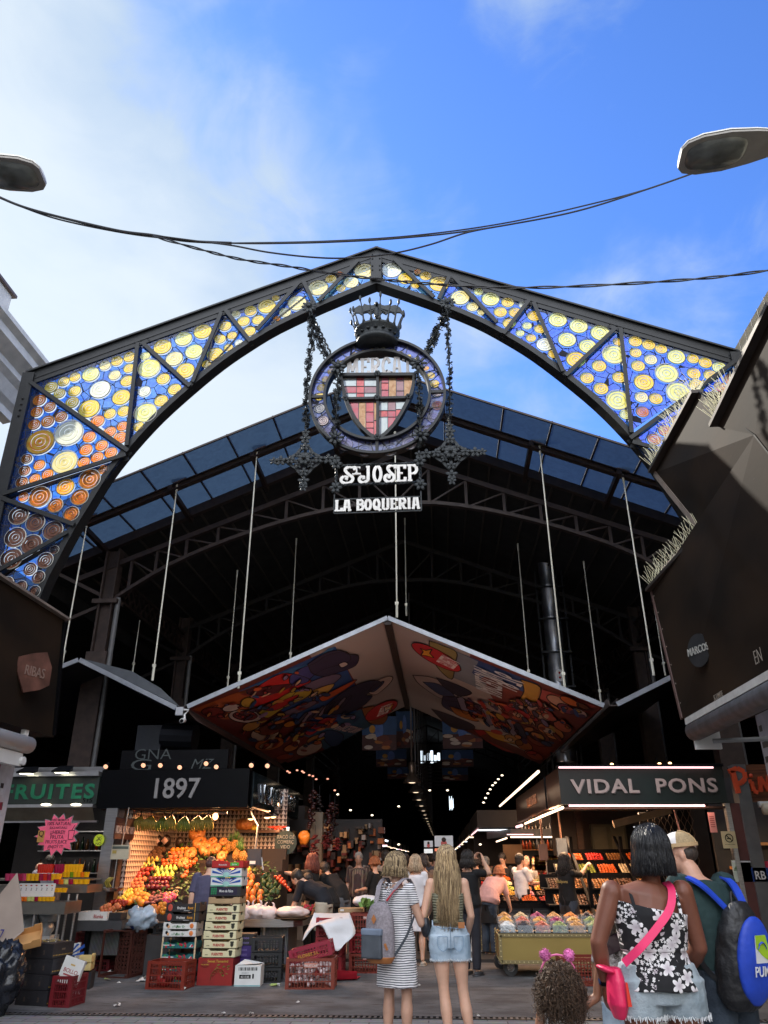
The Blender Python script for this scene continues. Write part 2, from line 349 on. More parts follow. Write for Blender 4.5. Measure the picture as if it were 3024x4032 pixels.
def glass_mat(name,c,mixt=.55,cells=None,lead=(.03,.03,.04),ring=None,c2=None,emitless=True,tint_strength=1.0):
 m=bpy.data.materials.new(name);m.use_nodes=True;t=m.node_tree;t.nodes.clear()
 nn=lambda k,**q:(lambda n:([setattr(n,a,b)for a,b in q.items()],n)[1])(t.nodes.new(k))
 o=nn('ShaderNodeOutputMaterial');tr=nn('ShaderNodeBsdfTransparent');tl=nn('ShaderNodeBsdfTranslucent');df=nn('ShaderNodeBsdfDiffuse');gl=nn('ShaderNodeBsdfGlossy');gl.inputs['Roughness'].default_value=.12
 tcn=nn('ShaderNodeTexCoord');ns=nn('ShaderNodeTexNoise');ns.inputs['Scale'].default_value=7;ns.inputs['Detail'].default_value=4;ns.inputs['Distortion'].default_value=1.2
 t.links.new(tcn.outputs['Object'],ns.inputs[0])
 cm=nn('ShaderNodeMix',data_type='RGBA');cm.inputs[6].default_value=(*c,1);cm.inputs[7].default_value=(*(c2 or tuple(x*.7 for x in c)),1)
 rr=nn('ShaderNodeMapRange');rr.inputs[1].default_value=.35;rr.inputs[2].default_value=.65;t.links.new(ns.outputs[0],rr.inputs[0]);t.links.new(rr.outputs[0],cm.inputs[0]);csock=cm.outputs[2]
 leadf=None
 if cells:
  mpn=nn('ShaderNodeMapping');mpn.inputs['Scale'].default_value=(1,0.001,1);t.links.new(tcn.outputs['Object'],mpn.inputs[0])
  vo=nn('ShaderNodeTexVoronoi',feature='DISTANCE_TO_EDGE');vo.inputs['Scale'].default_value=cells;t.links.new(mpn.outputs[0],vo.inputs[0])
  lt=nn('ShaderNodeMath',operation='LESS_THAN');lt.inputs[1].default_value=.03;t.links.new(vo.outputs[0],lt.inputs[0]);leadf=lt.outputs[0]
  vc=nn('ShaderNodeTexVoronoi');vc.inputs['Scale'].default_value=cells;t.links.new(mpn.outputs[0],vc.inputs[0])
  hs=nn('ShaderNodeMix',data_type='RGBA',blend_type='MULTIPLY');hs.inputs[0].default_value=.5;t.links.new(csock,hs.inputs[6])
  bw=nn('ShaderNodeRGBToBW');t.links.new(vc.outputs['Color'],bw.inputs[0]);ad=nn('ShaderNodeMath',operation='ADD');ad.inputs[1].default_value=.35;t.links.new(bw.outputs[0],ad.inputs[0]);t.links.new(ad.outputs[0],hs.inputs[7]);csock=hs.outputs[2]
 for n in(tr,tl,df):t.links.new(csock,n.inputs['Color'])
 m1=nn('ShaderNodeMixShader');m1.inputs[0].default_value=1-mixt;t.links.new(tr.outputs[0],m1.inputs[1]);m2=nn('ShaderNodeMixShader');m2.inputs[0].default_value=.12
 t.links.new(tl.outputs[0],m2.inputs[1]);t.links.new(df.outputs[0],m2.inputs[2]);t.links.new(m2.outputs[0],m1.inputs[2])
 m3=nn('ShaderNodeMixShader');m3.inputs[0].default_value=.05;t.links.new(m1.outputs[0],m3.inputs[1]);t.links.new(gl.outputs[0],m3.inputs[2]);last=m3.outputs[0]
 if leadf:
  ld=nn('ShaderNodeBsdfDiffuse');ld.inputs[0].default_value=(*lead,1);m4=nn('ShaderNodeMixShader');t.links.new(leadf,m4.inputs[0]);t.links.new(last,m4.inputs[1]);t.links.new(ld.outputs[0],m4.inputs[2]);last=m4.outputs[0]
 t.links.new(last,o.inputs[0]);return m
GBLUE=glass_mat('blue_stained_glass',(.12,.38,1.0),.78,5.2,c2=(.04,.20,.95))
GCYAN=glass_mat('pale_blue_stained_glass',(.35,.8,1.0),.75,5.2,c2=(.12,.42,.95))
GC={'y':((1.0,.80,.14),(.98,.62,.04)),'p':((.98,.90,.50),(.95,.80,.30)),'w':((.95,.95,.78),(.85,.88,.7)),'g':((.85,.93,.50),(.92,.82,.15)),'o':((1.0,.42,.05),(.95,.20,.01)),'a':((1.0,.66,.10),(1.0,.40,.03)),'d':((.20,.07,.02),(.60,.20,.02)),'b':((.13,.07,.05),(.10,.04,.03)),'r':((.75,.30,.12),(.6,.16,.06)),'v':((.62,.52,.55),(.5,.45,.5)),'s':((.50,.52,.56),(.42,.42,.48))}  # two darkest browns: the unlit hall behind low discs put into the glass colour
GM={}
for k,(a,b)in GC.items():GM[k]=(glass_mat('roundel_'+k,a,.10,c2=b),glass_mat('roundel_inner_'+k,tuple(x*.88 for x in b),.10,c2=tuple(x*.85 for x in a)))
GM['a']=(GM['a'][0],GM['o'][0]);GM['d']=(GM['d'][0],GM['a'][1])
LEADW=mat('pale_came',(.30,.29,.26),.5,.3);LEAD=mat('dark_came',(.05,.05,.055),.5,.4)
def roundel(f,u,z,r,k,y=-.02):
 a,b=GM[k];n=20
 segs=[(0,r*.12,b,.030),(r*.12,r*.30,a,.012),(r*.30,r*.38,b,.022),(r*.38,r*.62,a,.010),(r*.62,r*.70,b,.020),(r*.70,r*.95,a,.008),(r*.95,r*1.03,LEADW if k in 'bd' or r>.2 and k in 'wgp' else LEAD,.022)]
 vs=[];
 for r0,r1,m,h in segs:
  V=[(u+r0*math.cos(2*math.pi*i/n),y-h,z+r0*math.sin(2*math.pi*i/n))for i in range(n)]+[(u+r1*math.cos(2*math.pi*i/n),y-h*.8,z+r1*math.sin(2*math.pi*i/n))for i in range(n)]
  F=[(i,(i+1)%n,n+(i+1)%n,n+i)for i in range(n)]if r0>0 else[tuple(range(n,2*n))]
  f.add(V,F,m)
D4=[(300,927,38,'y'),(372,893,33,'y'),(437,867,31,'y'),(348,962,33,'y'),(435,948,36,'y'),(421,1015,38,'y'),(232,1001,37,'o'),(292,1040,33,'o'),(216,1070,34,'o'),(357,1097,35,'o'),(280,1123,37,'o'),(202,1143,34,'o'),(402,1190,78,'w'),(237,1243,78,'a'),(378,1360,71,'p'),(160,1342,31,'d'),(147,1410,32,'d'),(132,1478,34,'d'),(231,1376,33,'o'),(279,1430,34,'o'),(205,1455,32,'o'),(612,800,32,'p'),(681,774,33,'y'),(755,750,35,'y'),(667,855,34,'p'),(751,815,32,'y'),(739,888,37,'y'),(529,850,48,'g'),(583,938,58,'w'),(520,1049,59,'y'),(706,983,51,'y'),(640,1078,34,'y'),(721,1064,36,'y'),(569,1122,39,'o'),(713,1151,33,'o'),(641,1183,35,'o'),(702,1218,39,'o'),(520,1213,37,'o'),(592,1263,36,'o'),(501,1287,37,'o'),(646,1304,36,'o'),(567,1332,36,'o'),(489,1361,35,'o'),(845,745,29,'g'),(868,815,61,'g'),(949,876,38,'y'),(839,948,36,'w'),(937,1003,39,'y'),(1015,937,38,'y'),(847,1073,62,'g'),(808,1155,31,'y'),(945,691,50,'y'),(1067,645,48,'g'),(1179,603,50,'y'),(1127,718,49,'g'),(1013,760,49,'p'),(1077,829,52,'y'),(1308,571,35,'y'),(1279,646,32,'y'),(1348,625,28,'y'),(1327,695,26,'y'),(1387,667,24,'w'),(1250,735,46,'y'),(1201,792,28,'y'),(1371,502,25,'p'),(1456,483,35,'y'),(1551,457,49,'y'),(1415,543,35,'y'),(1499,535,34,'y'),(1449,601,35,'y'),(1602,410,22,'y'),(1610,530,20,'y'),(524,1460,60,'d'),(604,1404,29,'o'),(382,1504,50,'a'),(466,1563,49,'d'),(140,1562,29,'o'),(234,1562,61,'d'),(325,1611,43,'d'),(418,1660,43,'d'),(114,1670,54,'b'),(210,1712,52,'b'),(312,1757,55,'b'),(94,1797,58,'b'),(188,1838,57,'b'),(70,1921,60,'b'),(20,1993,24,'b'),(266,1930,45,'b'),(321,1870,25,'b'),(178,1980,37,'b'),(227,2028,37,'b'),(125,2083,35,'b'),(205,2110,33,'b'),(45,2063,38,'b')]
D5=[(655,257,57,'p'),(577,325,43,'p'),(517,360,27,'y'),(508,275,20,'o'),(458,306,33,'y'),(381,357,57,'p'),(257,448,53,'p'),(186,504,34,'p'),(137,541,20,'o'),(819,252,57,'w'),(899,303,43,'y'),(958,342,26,'y'),(972,262,22,'a'),(1020,288,34,'y'),(1100,334,57,'y'),(1223,415,54,'p'),(1297,470,35,'p'),(1346,504,22,'p'),(1333,381,28,'g'),(1404,424,51,'g'),(1598,460,28,'w'),(1506,444,37,'y'),(1462,501,38,'y'),(1550,504,37,'y'),(1515,568,38,'y')]
D6=[(224,513,38,'y'),(183,570,28,'g'),(258,588,33,'y'),(206,641,29,'y'),(143,613,25,'g'),(285,678,48,'w'),(332,735,28,'y'),(361,535,52,'g'),(482,571,52,'g'),(608,611,55,'g'),(415,650,51,'g'),(535,689,50,'g'),(467,766,55,'y'),(710,663,29,'y'),(687,737,64,'g'),(601,803,41,'y'),(717,869,39,'y'),(531,873,39,'y'),(612,934,42,'y'),(710,1001,65,'g'),(752,1085,33,'g'),(811,661,38,'y'),(889,681,37,'y'),(961,705,34,'y'),(813,727,34,'y'),(900,766,37,'p'),(827,803,39,'y'),(1048,750,51,'g'),(1145,762,34,'y'),(1217,785,38,'y'),(1298,813,41,'g'),(993,846,64,'g'),(1150,847,39,'y'),(1245,857,38,'y'),(861,897,56,'y'),(1166,915,43,'y'),(1061,955,67,'g'),(846,984,38,'p'),(930,993,39,'y'),(852,1069,37,'r'),(929,1101,37,'r'),(1007,1037,40,'r'),(863,1143,40,'r'),(1367,884,40,'r'),(1302,925,35,'r'),(1120,1052,24,'y'),(1055,1122,37,'r'),(982,1178,38,'r'),(919,1229,39,'r'),(1001,1249,32,'r'),(950,1325,26,'r')]
def cut_sheet(f,outer,ds,m,hole=None,y=0.0):
 "flat glass sheet with a round hole for every roundel, so light through a roundel meets no blue glass"
 P=[];E_=[]
 def loop(pts):o=len(P);P.extend(pts);n=len(pts);E_.extend((o+i,o+(i+1)%n)for i in range(n))
 loop([Vector(p)for p in outer])
 if hole:loop([Vector(p)for p in hole])
 for u,z,r,k in ds:loop([Vector((u+r*math.cos(2*math.pi*i/20),z+r*math.sin(2*math.pi*i/20)))for i in range(20)])
 V,_,F,*_r=delaunay_2d_cdt(P,E_,[],0,1e-5)
 def ins(q,poly):
  c=False;n=len(poly)
  for i in range(n):
   a,b=poly[i],poly[(i+1)%n]
   if(a[1]>q[1])!=(b[1]>q[1])and q[0]<(b[0]-a[0])*(q[1]-a[1])/(b[1]-a[1]+1e-12)+a[0]:c=not c
  return c
 keep=[]
 for t in F:
  c=(V[t[0]]+V[t[1]]+V[t[2]])/3
  if ins(c,outer)and not(hole and ins(c,hole))and all((c.x-u)**2+(c.y-z)**2>(r*.985)**2 for u,z,r,k in ds):keep.append(tuple(t))
 f.add([(v.x,y,v.y)for v in V],keep,m)
discs=[]
for D,zf,lim in((D4,z4,1),(D5,z5,1),(D6,z6,1)):
 for x,y,r,k in D:
  a=AP(*zf(x,y));b=AP(*zf(x+r,y));discs.append((a[0],a[1],abs(b[0]-a[0])*1.07,k))
for u,z,r,k in[(5.9,6.4,.2,'o'),(5.75,7.0,.16,'o'),(5.95,5.6,.22,'d'),(5.6,6.1,.15,'d')]:discs.append((u,z,r,k))
nodes_top=sorted([a[0]for a,b in br if a[1]>topz(a[0])-.3])
LB=[((0,12),(0,11.5))]+sorted([(a,b)for a,b in br if a[1]>9.2 or b[1]>9.2],key=lambda q:(q[0][0]+q[1][0])/2)
def region_poly(s,e0,e1):
 "e = (top,bottom) edges; polygon top e0->top e1 -> bottom e1 -> arc back -> bottom e0"
 (t0,b0),(t1,b1)=e0,e1
 us=[b0[0]+(b1[0]-b0[0])*i/6 for i in range(7)]
 pts=[t0,t1,b1]+[(uu,arcz(uu)+.0)for uu in us[::-1][1:-1]]+[b0]
 return[(s*p[0],p[1])for p in pts]
edges=[((0.12,12.0),(0.12,11.5))]
for a,b in sorted(br[:8],key=lambda q:(q[0][0]+q[1][0])/2):
 hi,lo=(a,b)if a[1]>b[1]else(b,a)
 edges.append(((hi[0],topz(hi[0])+.02),(lo[0],arcz(lo[0])-.02)))
for s in(-1,1):
 polys=[]
 for i in range(len(edges)-1):polys.append(region_poly(s,edges[i],edges[i+1]))
 zc=[topz(6.2),br[8][0][1],br[10][1][1],4.6]
 bz=[(br[0][1]),br[8][1],br[9][1],(5.45,4.9)]
 lows=[((6.2,zc[0]),br[0][1],br[8][1],br[8][0]),(br[9][0],br[8][1],br[9][1],br[9][0]),(br[9][0],br[9][1],br[10][0],br[10][1]),(br[11][0],br[10][0],(5.45,4.9),(6.2,4.9))]
 for q in lows:
  P=[]
  for i in range(4):
   a,b=q[i],q[(i+1)%4];P.append(a)
   if abs(a[0]-arcu(a[1]))<.12 and abs(b[0]-arcu(b[1]))<.12:
    for k in range(1,5):zz=a[1]+(b[1]-a[1])*k/5;P.append((arcu(zz),zz))
  polys.append([(s*p[0],p[1])for p in P])
 left=list(discs)
 for pi,poly in enumerate(polys):
  f=MB(ABM);gm_=GCYAN if pi<2 else GBLUE
  def inside(x,z):
   c=False;n=len(poly)
   for i in range(n):
    x1,z1=poly[i];x2,z2=poly[(i+1)%n]
    if(z1>z)!=(z2>z)and x<(x2-x1)*(z-z1)/(z2-z1+1e-12)+x1:c=not c
   return c
  mine=[d for d in left if inside(d[0],d[1])]
  for d in mine:left.remove(d)
  cut_sheet(f,poly,mine,gm_)
  for u,z,r,k in mine:roundel(f,u,z,r,k)
  if len(mine)>3:
   big=sorted(mine,key=lambda d:-d[2])[:4];cx=sum(d[0]for d in big)/len(big);cz=sum(d[1]for d in big)/len(big)
   big.sort(key=lambda d:math.atan2(d[1]-cz,d[0]-cx));loop=[]
   for d in big:
    dx,dz=d[0]-cx,d[1]-cz;l=math.hypot(dx,dz)+1e-6;loop.append((d[0]+dx/l*(d[2]+.04),-.025,d[1]+dz/l*(d[2]+.04)))
   loop=[p for p in loop if inside(p[0],p[2])]
   if len(loop)>=4:f.tube(catmull(loop+[loop[0]],8),.016,5,LEADW if pi>9 else LEAD)
  f.build('glass_panel',None,arch)
EY=10.85
def E(x,y,dy=0):p=PY(*z5(x,y),EY+dy);return p
EC=Vector((-.87,EY,8.85))
sign=thing('market_emblem','round hanging coat of arms of coloured glass under an iron crown and bat','emblem',(0,0,0))
rg=MB(T(*EC))
def ring(f,r0,r1,y0,y1,m,n=64):
 P=[]
 for r,y in((r0,y0),(r1,y0),(r1,y1),(r0,y1)):P+=[(r*math.cos(2*math.pi*i/n),y,r*math.sin(2*math.pi*i/n))for i in range(n)]
 F=[]
 for a in range(4):
  for i in range(n):F.append((a*n+i,a*n+(i+1)%n,((a+1)%4)*n+(i+1)%n,((a+1)%4)*n+i))
 f.add(P,F,m)
RO_,RI_=1.185,.885
ring(rg,RO_-.045,RO_,-.09,.09,STEEL);ring(rg,RI_,RI_+.045,-.09,.09,STEEL)
for a in(0,90,180,270):
 c,s_=math.cos(R_(a)),math.sin(R_(a));rg.bar((c*(RI_+.02),-.03,s_*(RI_+.02)),(c*(RO_-.02),-.03,s_*(RO_-.02)),.05,.05,STEEL,up=(0,1,0))
rg.build('ring_frame',None,sign)
GL2=glass_mat('lilac_blue_glass',(.28,.38,.92),.55,3.0,c2=(.22,.25,.72))
gr=MB(T(*EC));n=64
RD=[(704,727,16,'a'),(652,739,18,'a'),(601,752,18,'y'),(559,775,19,'a'),(519,799,17,'y'),(458,853,23,'y'),(427,899,24,'y'),(403,948,29,'y'),(387,1001,30,'y'),(389,1071,34,'s'),(410,1144,35,'v'),(437,1209,28,'v'),(547,1287,42,'v'),(661,1320,43,'s'),(808,1317,45,'s'),(924,1278,46,'v'),(1033,1193,28,'v'),(1067,1127,37,'v'),(1089,1055,34,'r'),(1085,982,30,'v'),(1071,925,30,'y'),(1049,876,26,'y'),(1022,833,19,'a'),(957,783,18,'y'),(918,760,15,'y'),(868,742,16,'y'),(819,731,17,'y'),(766,724,18,'p')]
RDL=[]
for x,y,r,k in RD:
 p=E(x,y);q=E(x+r,y);RDL.append((p.x-EC.x,p.z-EC.z,abs(q.x-p.x),k));roundel(gr,*RDL[-1],-.01)
cut_sheet(gr,[((RO_-.03)*math.cos(2*math.pi*i/n),(RO_-.03)*math.sin(2*math.pi*i/n))for i in range(n)],[d for d in RDL if RI_+.03<math.hypot(d[0],d[1])-d[2]and math.hypot(d[0],d[1])+d[2]<RO_-.03],GL2,[((RI_+.03)*math.cos(2*math.pi*i/n),(RI_+.03)*math.sin(2*math.pi*i/n))for i in range(n)])
for i in range(28):
 a=2*math.pi*(i+.5)/28;s0=.9;gr.bar((math.cos(a)*.93,-.015,math.sin(a)*.93),(math.cos(a+.06)*1.14,-.015,math.sin(a+.06)*1.14),.012,.01,LEAD,up=(0,1,0))
gr.build('roundel_ring',None,sign)
def EP(x,y):p=E(x,y);return(p.x-EC.x,p.z-EC.z)
sh=[(515,880),(955,878),(948,940),(935,990),(910,1045),(875,1110),(830,1180),(780,1232),(735,1258),(690,1235),(640,1190),(595,1130),(560,1060),(538,990),(525,930)]
sh=[EP(*p)for p in sh];sf=MB(T(*EC))
def bandline(f,pts,w_,y0,y1,m,closed=False):
 K=len(pts);rng=range(K if closed else K-1)
 for i in rng:
  a,b=pts[i],pts[(i+1)%K];f.bar((a[0],(y0+y1)/2,a[1]),(b[0],(y0+y1)/2,b[1]),w_,y1-y0-.001*(i%3),m,up=(0,1,0))
bandline(sf,sh,.06,-.08,.06,STEEL,True)
bandline(sf,[EP(735,880),EP(735,1258)],.045,-.07,.05,STEEL);bandline(sf,[EP(545,1020),EP(925,1012)],.045,-.068,.048,STEEL)
for p in[(735,876),(733,1018),(735,1250),(545,1022),(920,1012)]:
 a=EP(*p)
 for k in range(6):t=k*math.pi/3;sf.ball((a[0]+.035*math.cos(t),-.09,a[1]+.035*math.sin(t)),(.026,.016,.026),IRON,6,4)
 sf.ball((a[0],-.105,a[1]),.02,IRON,6,4)
sf.build('shield_frame',None,sign)
def sg(n_,c,c2):return glass_mat(n_,c,.12,c2=c2)
SW,SR,SRD,SM,SGD=sg('white_shield_glass',(.62,.72,.76),(.50,.60,.66)),sg('red_shield_glass',(.72,.16,.16),(.60,.10,.12)),sg('crimson_shield_glass',(.62,.10,.15),(.5,.16,.2)),sg('mauve_shield_glass',(.38,.22,.25),(.32,.16,.2)),sg('gold_shield_glass',(.62,.38,.18),(.45,.22,.08))
cells=[]
def cell(x0,y0,x1,y1,m):cells.append((x0,y0,x1,y1,m))
for(x0,x1,y0,y1,m)in[(527,609,885,938,SW),(609,655,885,938,SR),(655,728,885,938,SW),(527,609,938,978,SRD),(609,655,938,978,SR),(655,728,938,978,SM),(527,609,978,1018,SW),(609,655,978,1018,SR),(655,728,978,1018,SW),(742,756,882,1012,SGD),(756,800,882,918,SRD),(756,800,918,960,SR),(756,800,960,1012,SRD),(800,845,882,1012,SGD),(845,890,882,905,SRD),(845,890,905,965,SM),(845,890,965,1012,SM),(890,950,880,1012,SGD),(560,622,1030,1260,SRD),(622,665,1030,1260,SGD),(665,712,1030,1090,SR),(665,712,1090,1150,SRD),(665,712,1150,1185,SR),(665,712,1185,1260,SRD),(712,730,1030,1140,SGD),(712,730,1140,1260,SR),(742,795,1026,1082,SW),(795,842,1026,1082,SM),(842,915,1026,1075,SW),(742,795,1082,1120,SR),(795,842,1082,1120,SRD),(842,915,1075,1118,SR),(742,795,1120,1258,SW),(795,842,1120,1258,SRD),(842,915,1118,1258,SW)]:
 cell(x0,y0,x1,y1,m)
sgm=MB(T(*EC))
def clip(poly,shp):
 out_=poly;n=len(shp);ar=sum(shp[i][0]*shp[(i+1)%n][1]-shp[(i+1)%n][0]*shp[i][1]for i in range(n));sgn=1 if ar>0 else-1
 for i in range(n):
  a,b=shp[i],shp[(i+1)%n];inp=out_;out_=[]
  if not inp:return[]
  side=lambda p:sgn*((b[0]-a[0])*(p[1]-a[1])-(b[1]-a[1])*(p[0]-a[0]))
  for j in range(len(inp)):
   p,q=inp[j],inp[(j+1)%len(inp)];sp_,sq=side(p),side(q)
   if sp_>=0:out_.append(p)
   if(sp_>=0)!=(sq>=0):t=sp_/(sp_-sq);out_.append((p[0]+(q[0]-p[0])*t,p[1]+(q[1]-p[1])*t))
 return out_
for x0,y0,x1,y1,m in cells:
 q=clip([EP(x0+1,y0+1),EP(x1-1,y0+1),EP(x1-1,y1-1),EP(x0+1,y1-1)],sh)
 if len(q)>2:sgm.add([(a,0,b)for a,b in q],[tuple(range(len(q)))],m)
 if len(q)>2:bandline(sgm,q,.006,-.012,.0,LEAD,True)
sgm.build('shield_glass',None,sign)
def arcp(cx,cy,rx,ry,a0,a1,n=10):return[(cx+rx*math.cos(R_(a0+(a1-a0)*i/n)),cy+ry*math.sin(R_(a0+(a1-a0)*i/n)))for i in range(n+1)]
GL={' ':(.3,[]),'L':(.62,[[(.16,.03),(.16,.97)],[(.02,.97),(.30,.97)],[(.02,.03),(.56,.03),(.58,.22)]]),'A':(.72,[[(.14,.0),(.24,.97),(.46,.97),(.56,.0)],[(.20,.34),(.52,.34)],[(.0,.03),(.26,.03)],[(.44,.03),(.72,.03)]]),'B':(.62,[[(.14,.03),(.14,.97)],[(.02,.97),(.14,.97)],[(.02,.03),(.14,.03)],[(.14,.97)]+arcp(.34,.74,.18,.21,90,-90)+[(.14,.53)],[(.14,.53)]+arcp(.36,.28,.20,.24,90,-90)+[(.14,.03)]]),'O':(.66,[arcp(.32,.5,.22,.46,0,360,20)]),'Q':(.68,[arcp(.32,.5,.22,.46,0,360,20),[(.22,.26),(.40,.16),(.60,-.05),(.70,-.02)]]),'U':(.68,[[(.14,.97),(.14,.25)]+arcp(.34,.24,.20,.20,180,360)+[(.54,.97)],[(.02,.97),(.28,.97)],[(.42,.97),(.66,.97)]]),'E':(.62,[[(.14,.03),(.14,.97)],[(.02,.97),(.54,.97),(.54,.82)],[(.14,.5),(.42,.5)],[(.02,.03),(.54,.03),(.56,.2)]]),'R':(.68,[[(.14,.03),(.14,.97)],[(.02,.97),(.14,.97)],[(.02,.03),(.26,.03)],[(.14,.97)]+arcp(.36,.73,.20,.23,90,-90)+[(.14,.5)],[(.32,.5),(.50,.05),(.66,.03)]]),'I':(.32,[[(.16,.03),(.16,.97)],[(.03,.97),(.29,.97)],[(.03,.03),(.29,.03)]]),'M':(.92,[[(.14,.0),(.18,.97),(.44,.30),(.70,.97),(.76,.0)],[(.02,.03),(.28,.03)],[(.62,.03),(.90,.03)],[(.04,.97),(.20,.97)],[(.68,.97),(.84,.97)]]),'C':(.66,[arcp(.36,.5,.24,.46,50,310,18)+[(.58,.05)],[(.52,.84),(.56,.68)]]),'T':(.60,[[(.30,.03),(.30,.97)],[(.02,.80),(.04,.97),(.56,.97),(.58,.80)],[(.16,.03),(.44,.03)]]),'S':(.80,[[(.76,.84),(.76,.99),(.62,.97)]+arcp(.50,.82,.20,.17,60,200,8)+[(.42,.60),(.58,.44)]+arcp(.46,.26,.22,.23,40,-90,8)+arcp(.30,.22,.20,.20,-90,-300,10)+[(.36,.26)]]),'J':(.86,[[(.48,.97),(.72,.97)],[(.62,.97),(.62,.30)]+arcp(.40,.26,.22,.22,0,-90,6)+arcp(.26,.20,.20,.18,-90,-290,10)+[(.34,.26)]]),'P':(.66,[[(.20,.03),(.20,.97)],[(.02,.97),(.20,.97)],[(.06,.03),(.36,.03)],[(.20,.97)]+arcp(.42,.71,.22,.25,90,-90)+[(.20,.45)]]),}
def slab(f,word,x0,z0,x1,h,wd,y,dep,m,gap=.06,sizes=None):
 tot=sum(GL[c][0]for c in word)+gap*(len(word)-1);k=(x1-x0)/tot;x=x0
 for ci,c in enumerate(word):
  W,st=GL[c]
  for si,pl in enumerate(st):
   P=[(x+a*k,z0+b*h)for a,b in pl];e=.0007*(si+1)
   for i in range(len(P)-1):
    a,b=Vector((P[i][0],P[i][1])),Vector((P[i+1][0],P[i+1][1]));d=b-a;l=d.length
    if l<1e-5:continue
    d/=l;wv=wd*(1.0 if abs(d.y)>.4 else.62);ex=.0 if(len(P)==2)else wv*.28
    a2,b2=a-d*ex,b+d*ex;yy=y-e-.0003*(i%3)
    f.bar((a2.x,yy-dep/2,a2.y),(b2.x,yy-dep/2,b2.y),wv,dep,m,up=(0,1,0))
  x+=(W+gap)*k
LW=mat('white_enamel_letters',(.70,.68,.64),.5,0,.12,7)
LWM=mat('shaded_mercat_letters',(.48,.46,.45),.6,0,.15,5);f=MB(T(*EC));a=EP(545,872);b=EP(940,868);slab(f,'MERCAT',a[0],a[1],b[0],EP(740,765)[1]-a[1],.05,.04,.03,LWM);f.build('mercat_lettering',LWM,sign)  # grayer copy of the white letters, their shade put into the colour
cr_=MB(T(-.87,EY,0));zb=E(735,700).z;zt=E(735,605).z
cr_.lathe([(.30,zb-.04),(.37,zb),(.385,zb+.05),(.35,zb+.08),(.34,zb+.13),(.345,zb+.2),(.40,zb+.24),(.41,zb+.28),(.38,zb+.30),(.36,zb+.28)],28,IRON)
for k in range(16):
 t=2*math.pi*k/16;cr_.ball((.352*math.cos(t),.352*math.sin(t),zb+.165),(.04,.04,.022),IRON,6,4)
for k in range(16):
 t=2*math.pi*(k+.5)/16;c,s_=math.cos(t),math.sin(t);H_=.46 if k%2==0 else.34
 cr_.tube([(c*.37,s_*.37,zb+.27),(c*.39,s_*.39,zb+.36),(c*.44,s_*.44,zb+.28+H_*.7),(c*.49,s_*.49,zb+.28+H_)],[.045,.018,.013,.01],6,IRON)
 cr_.ball((c*.492,s_*.492,zb+.30+H_),(.024,.024,.07),IRON,6,5)
for t in(30,150,210,330):c,s_=math.cos(R_(t)),math.sin(R_(t));cr_.tube([(c*.38,s_*.38,zb+.3),(0,0,zb+.62)],.012,5,IRON)
crw=cr_.build('crown',IRON,sign,smooth=True)
bt=MB(T(-.87,EY-.12,0));B5=[(588,520),(590,490),(600,470),(625,455),(645,460),(655,445),(672,452),(700,455),(712,452),(720,440),(727,446),(745,446),(752,440),(758,452),(775,456),(800,453),(808,442),(812,458),(840,452),(868,468),(882,490),(886,515),(868,498),(850,497),(835,510),(815,496),(795,498),(785,510),(762,497),(750,510),(745,545),(728,545),(722,510),(710,498),(690,508),(675,497),(655,500),(640,512),(622,500),(605,500)]
bp=[(E(*p,-.12).x+.87,E(*p,-.12).z)for p in B5][::-1];bt.prism(bp,.03,IRON)
for x in(640,690,735,780,835):
 p=E(x,500,-.12);q=E(735,470,-.12);bt.bar((q.x+.87,-.015,q.z),(p.x+.87,-.015,p.z-.0),.012,.012,IRON,up=(0,1,0))
p=E(735,500,-.12);bt.ball((0,-.02,p.z-.02),(.05,.05,.13),IRON);bt.ball((0,-.03,E(735,452,-.12).z),(.035,.04,.035),IRON,8,5)
bt.build('bat_figure',IRON,crw)
def blossom(f,c,r,m=IRON,n=7,jit=1,rr=random,N=None):
 ax=N or Vector((rr.uniform(-1,1),rr.uniform(-1,1),rr.uniform(-1,1))).normalized();a=ax.orthogonal().normalized();b=ax.cross(a);c=Vector(c)
 V=[c+ax*r*.1];F=[]
 for k in range(n):
  t=2*math.pi*k/n;w_=.42*2*math.pi/n
  p0=c+(a*math.cos(t-w_)+b*math.sin(t-w_))*r*.75+ax*r*.35;p1=c+(a*math.cos(t)+b*math.sin(t))*r*1.05+ax*r*.15;p2=c+(a*math.cos(t+w_)+b*math.sin(t+w_))*r*.75+ax*r*.35
  o=len(V);V+=[p0,p1,p2];F+=[(0,o,o+1),(0,o+1,o+2)]
 f.add(V,F,m);f.ball(tuple(c+ax*r*.2),r*.22,m,5,3)
def garland(pts,thick,name,par,ngap):
 f=MB();P=catmull([E(x,y,d)for x,y,d in pts],12);tot=sum((P[i+1]-P[i]).length for i in range(len(P)-1));st=ngap;acc=0
 f.tube(P,.012,5,IRON)
 for i in range(len(P)-1):
  a,b=P[i],P[i+1];l=(b-a).length;x=0
  while acc+l-x>=st:
   x+=st-acc;acc=0;c=a.lerp(b,min(1,x/l));
   for q in range(5):
    t=random.uniform(0,6.28);d=Vector((math.cos(t),math.sin(t)*1.0,random.uniform(-.3,.3)));blossom(f,c+d*thick*.42,thick*.52)
  acc+=l-x
 return f.build(name,IRON,par)
garl=thing('iron_flower_garlands','black iron flower garlands hanging from the arch around the round emblem','garland')
random.seed(3)
garland([(330,500,0),(340,600,0),(342,700,0),(322,800,0),(315,960,0),(312,1100,0),(305,1190,0)],.095,'garland',garl,.105)
garland([(345,510,.05),(365,590,.05),(395,690,.03),(455,795,0)],.11,'garland',garl,.10)
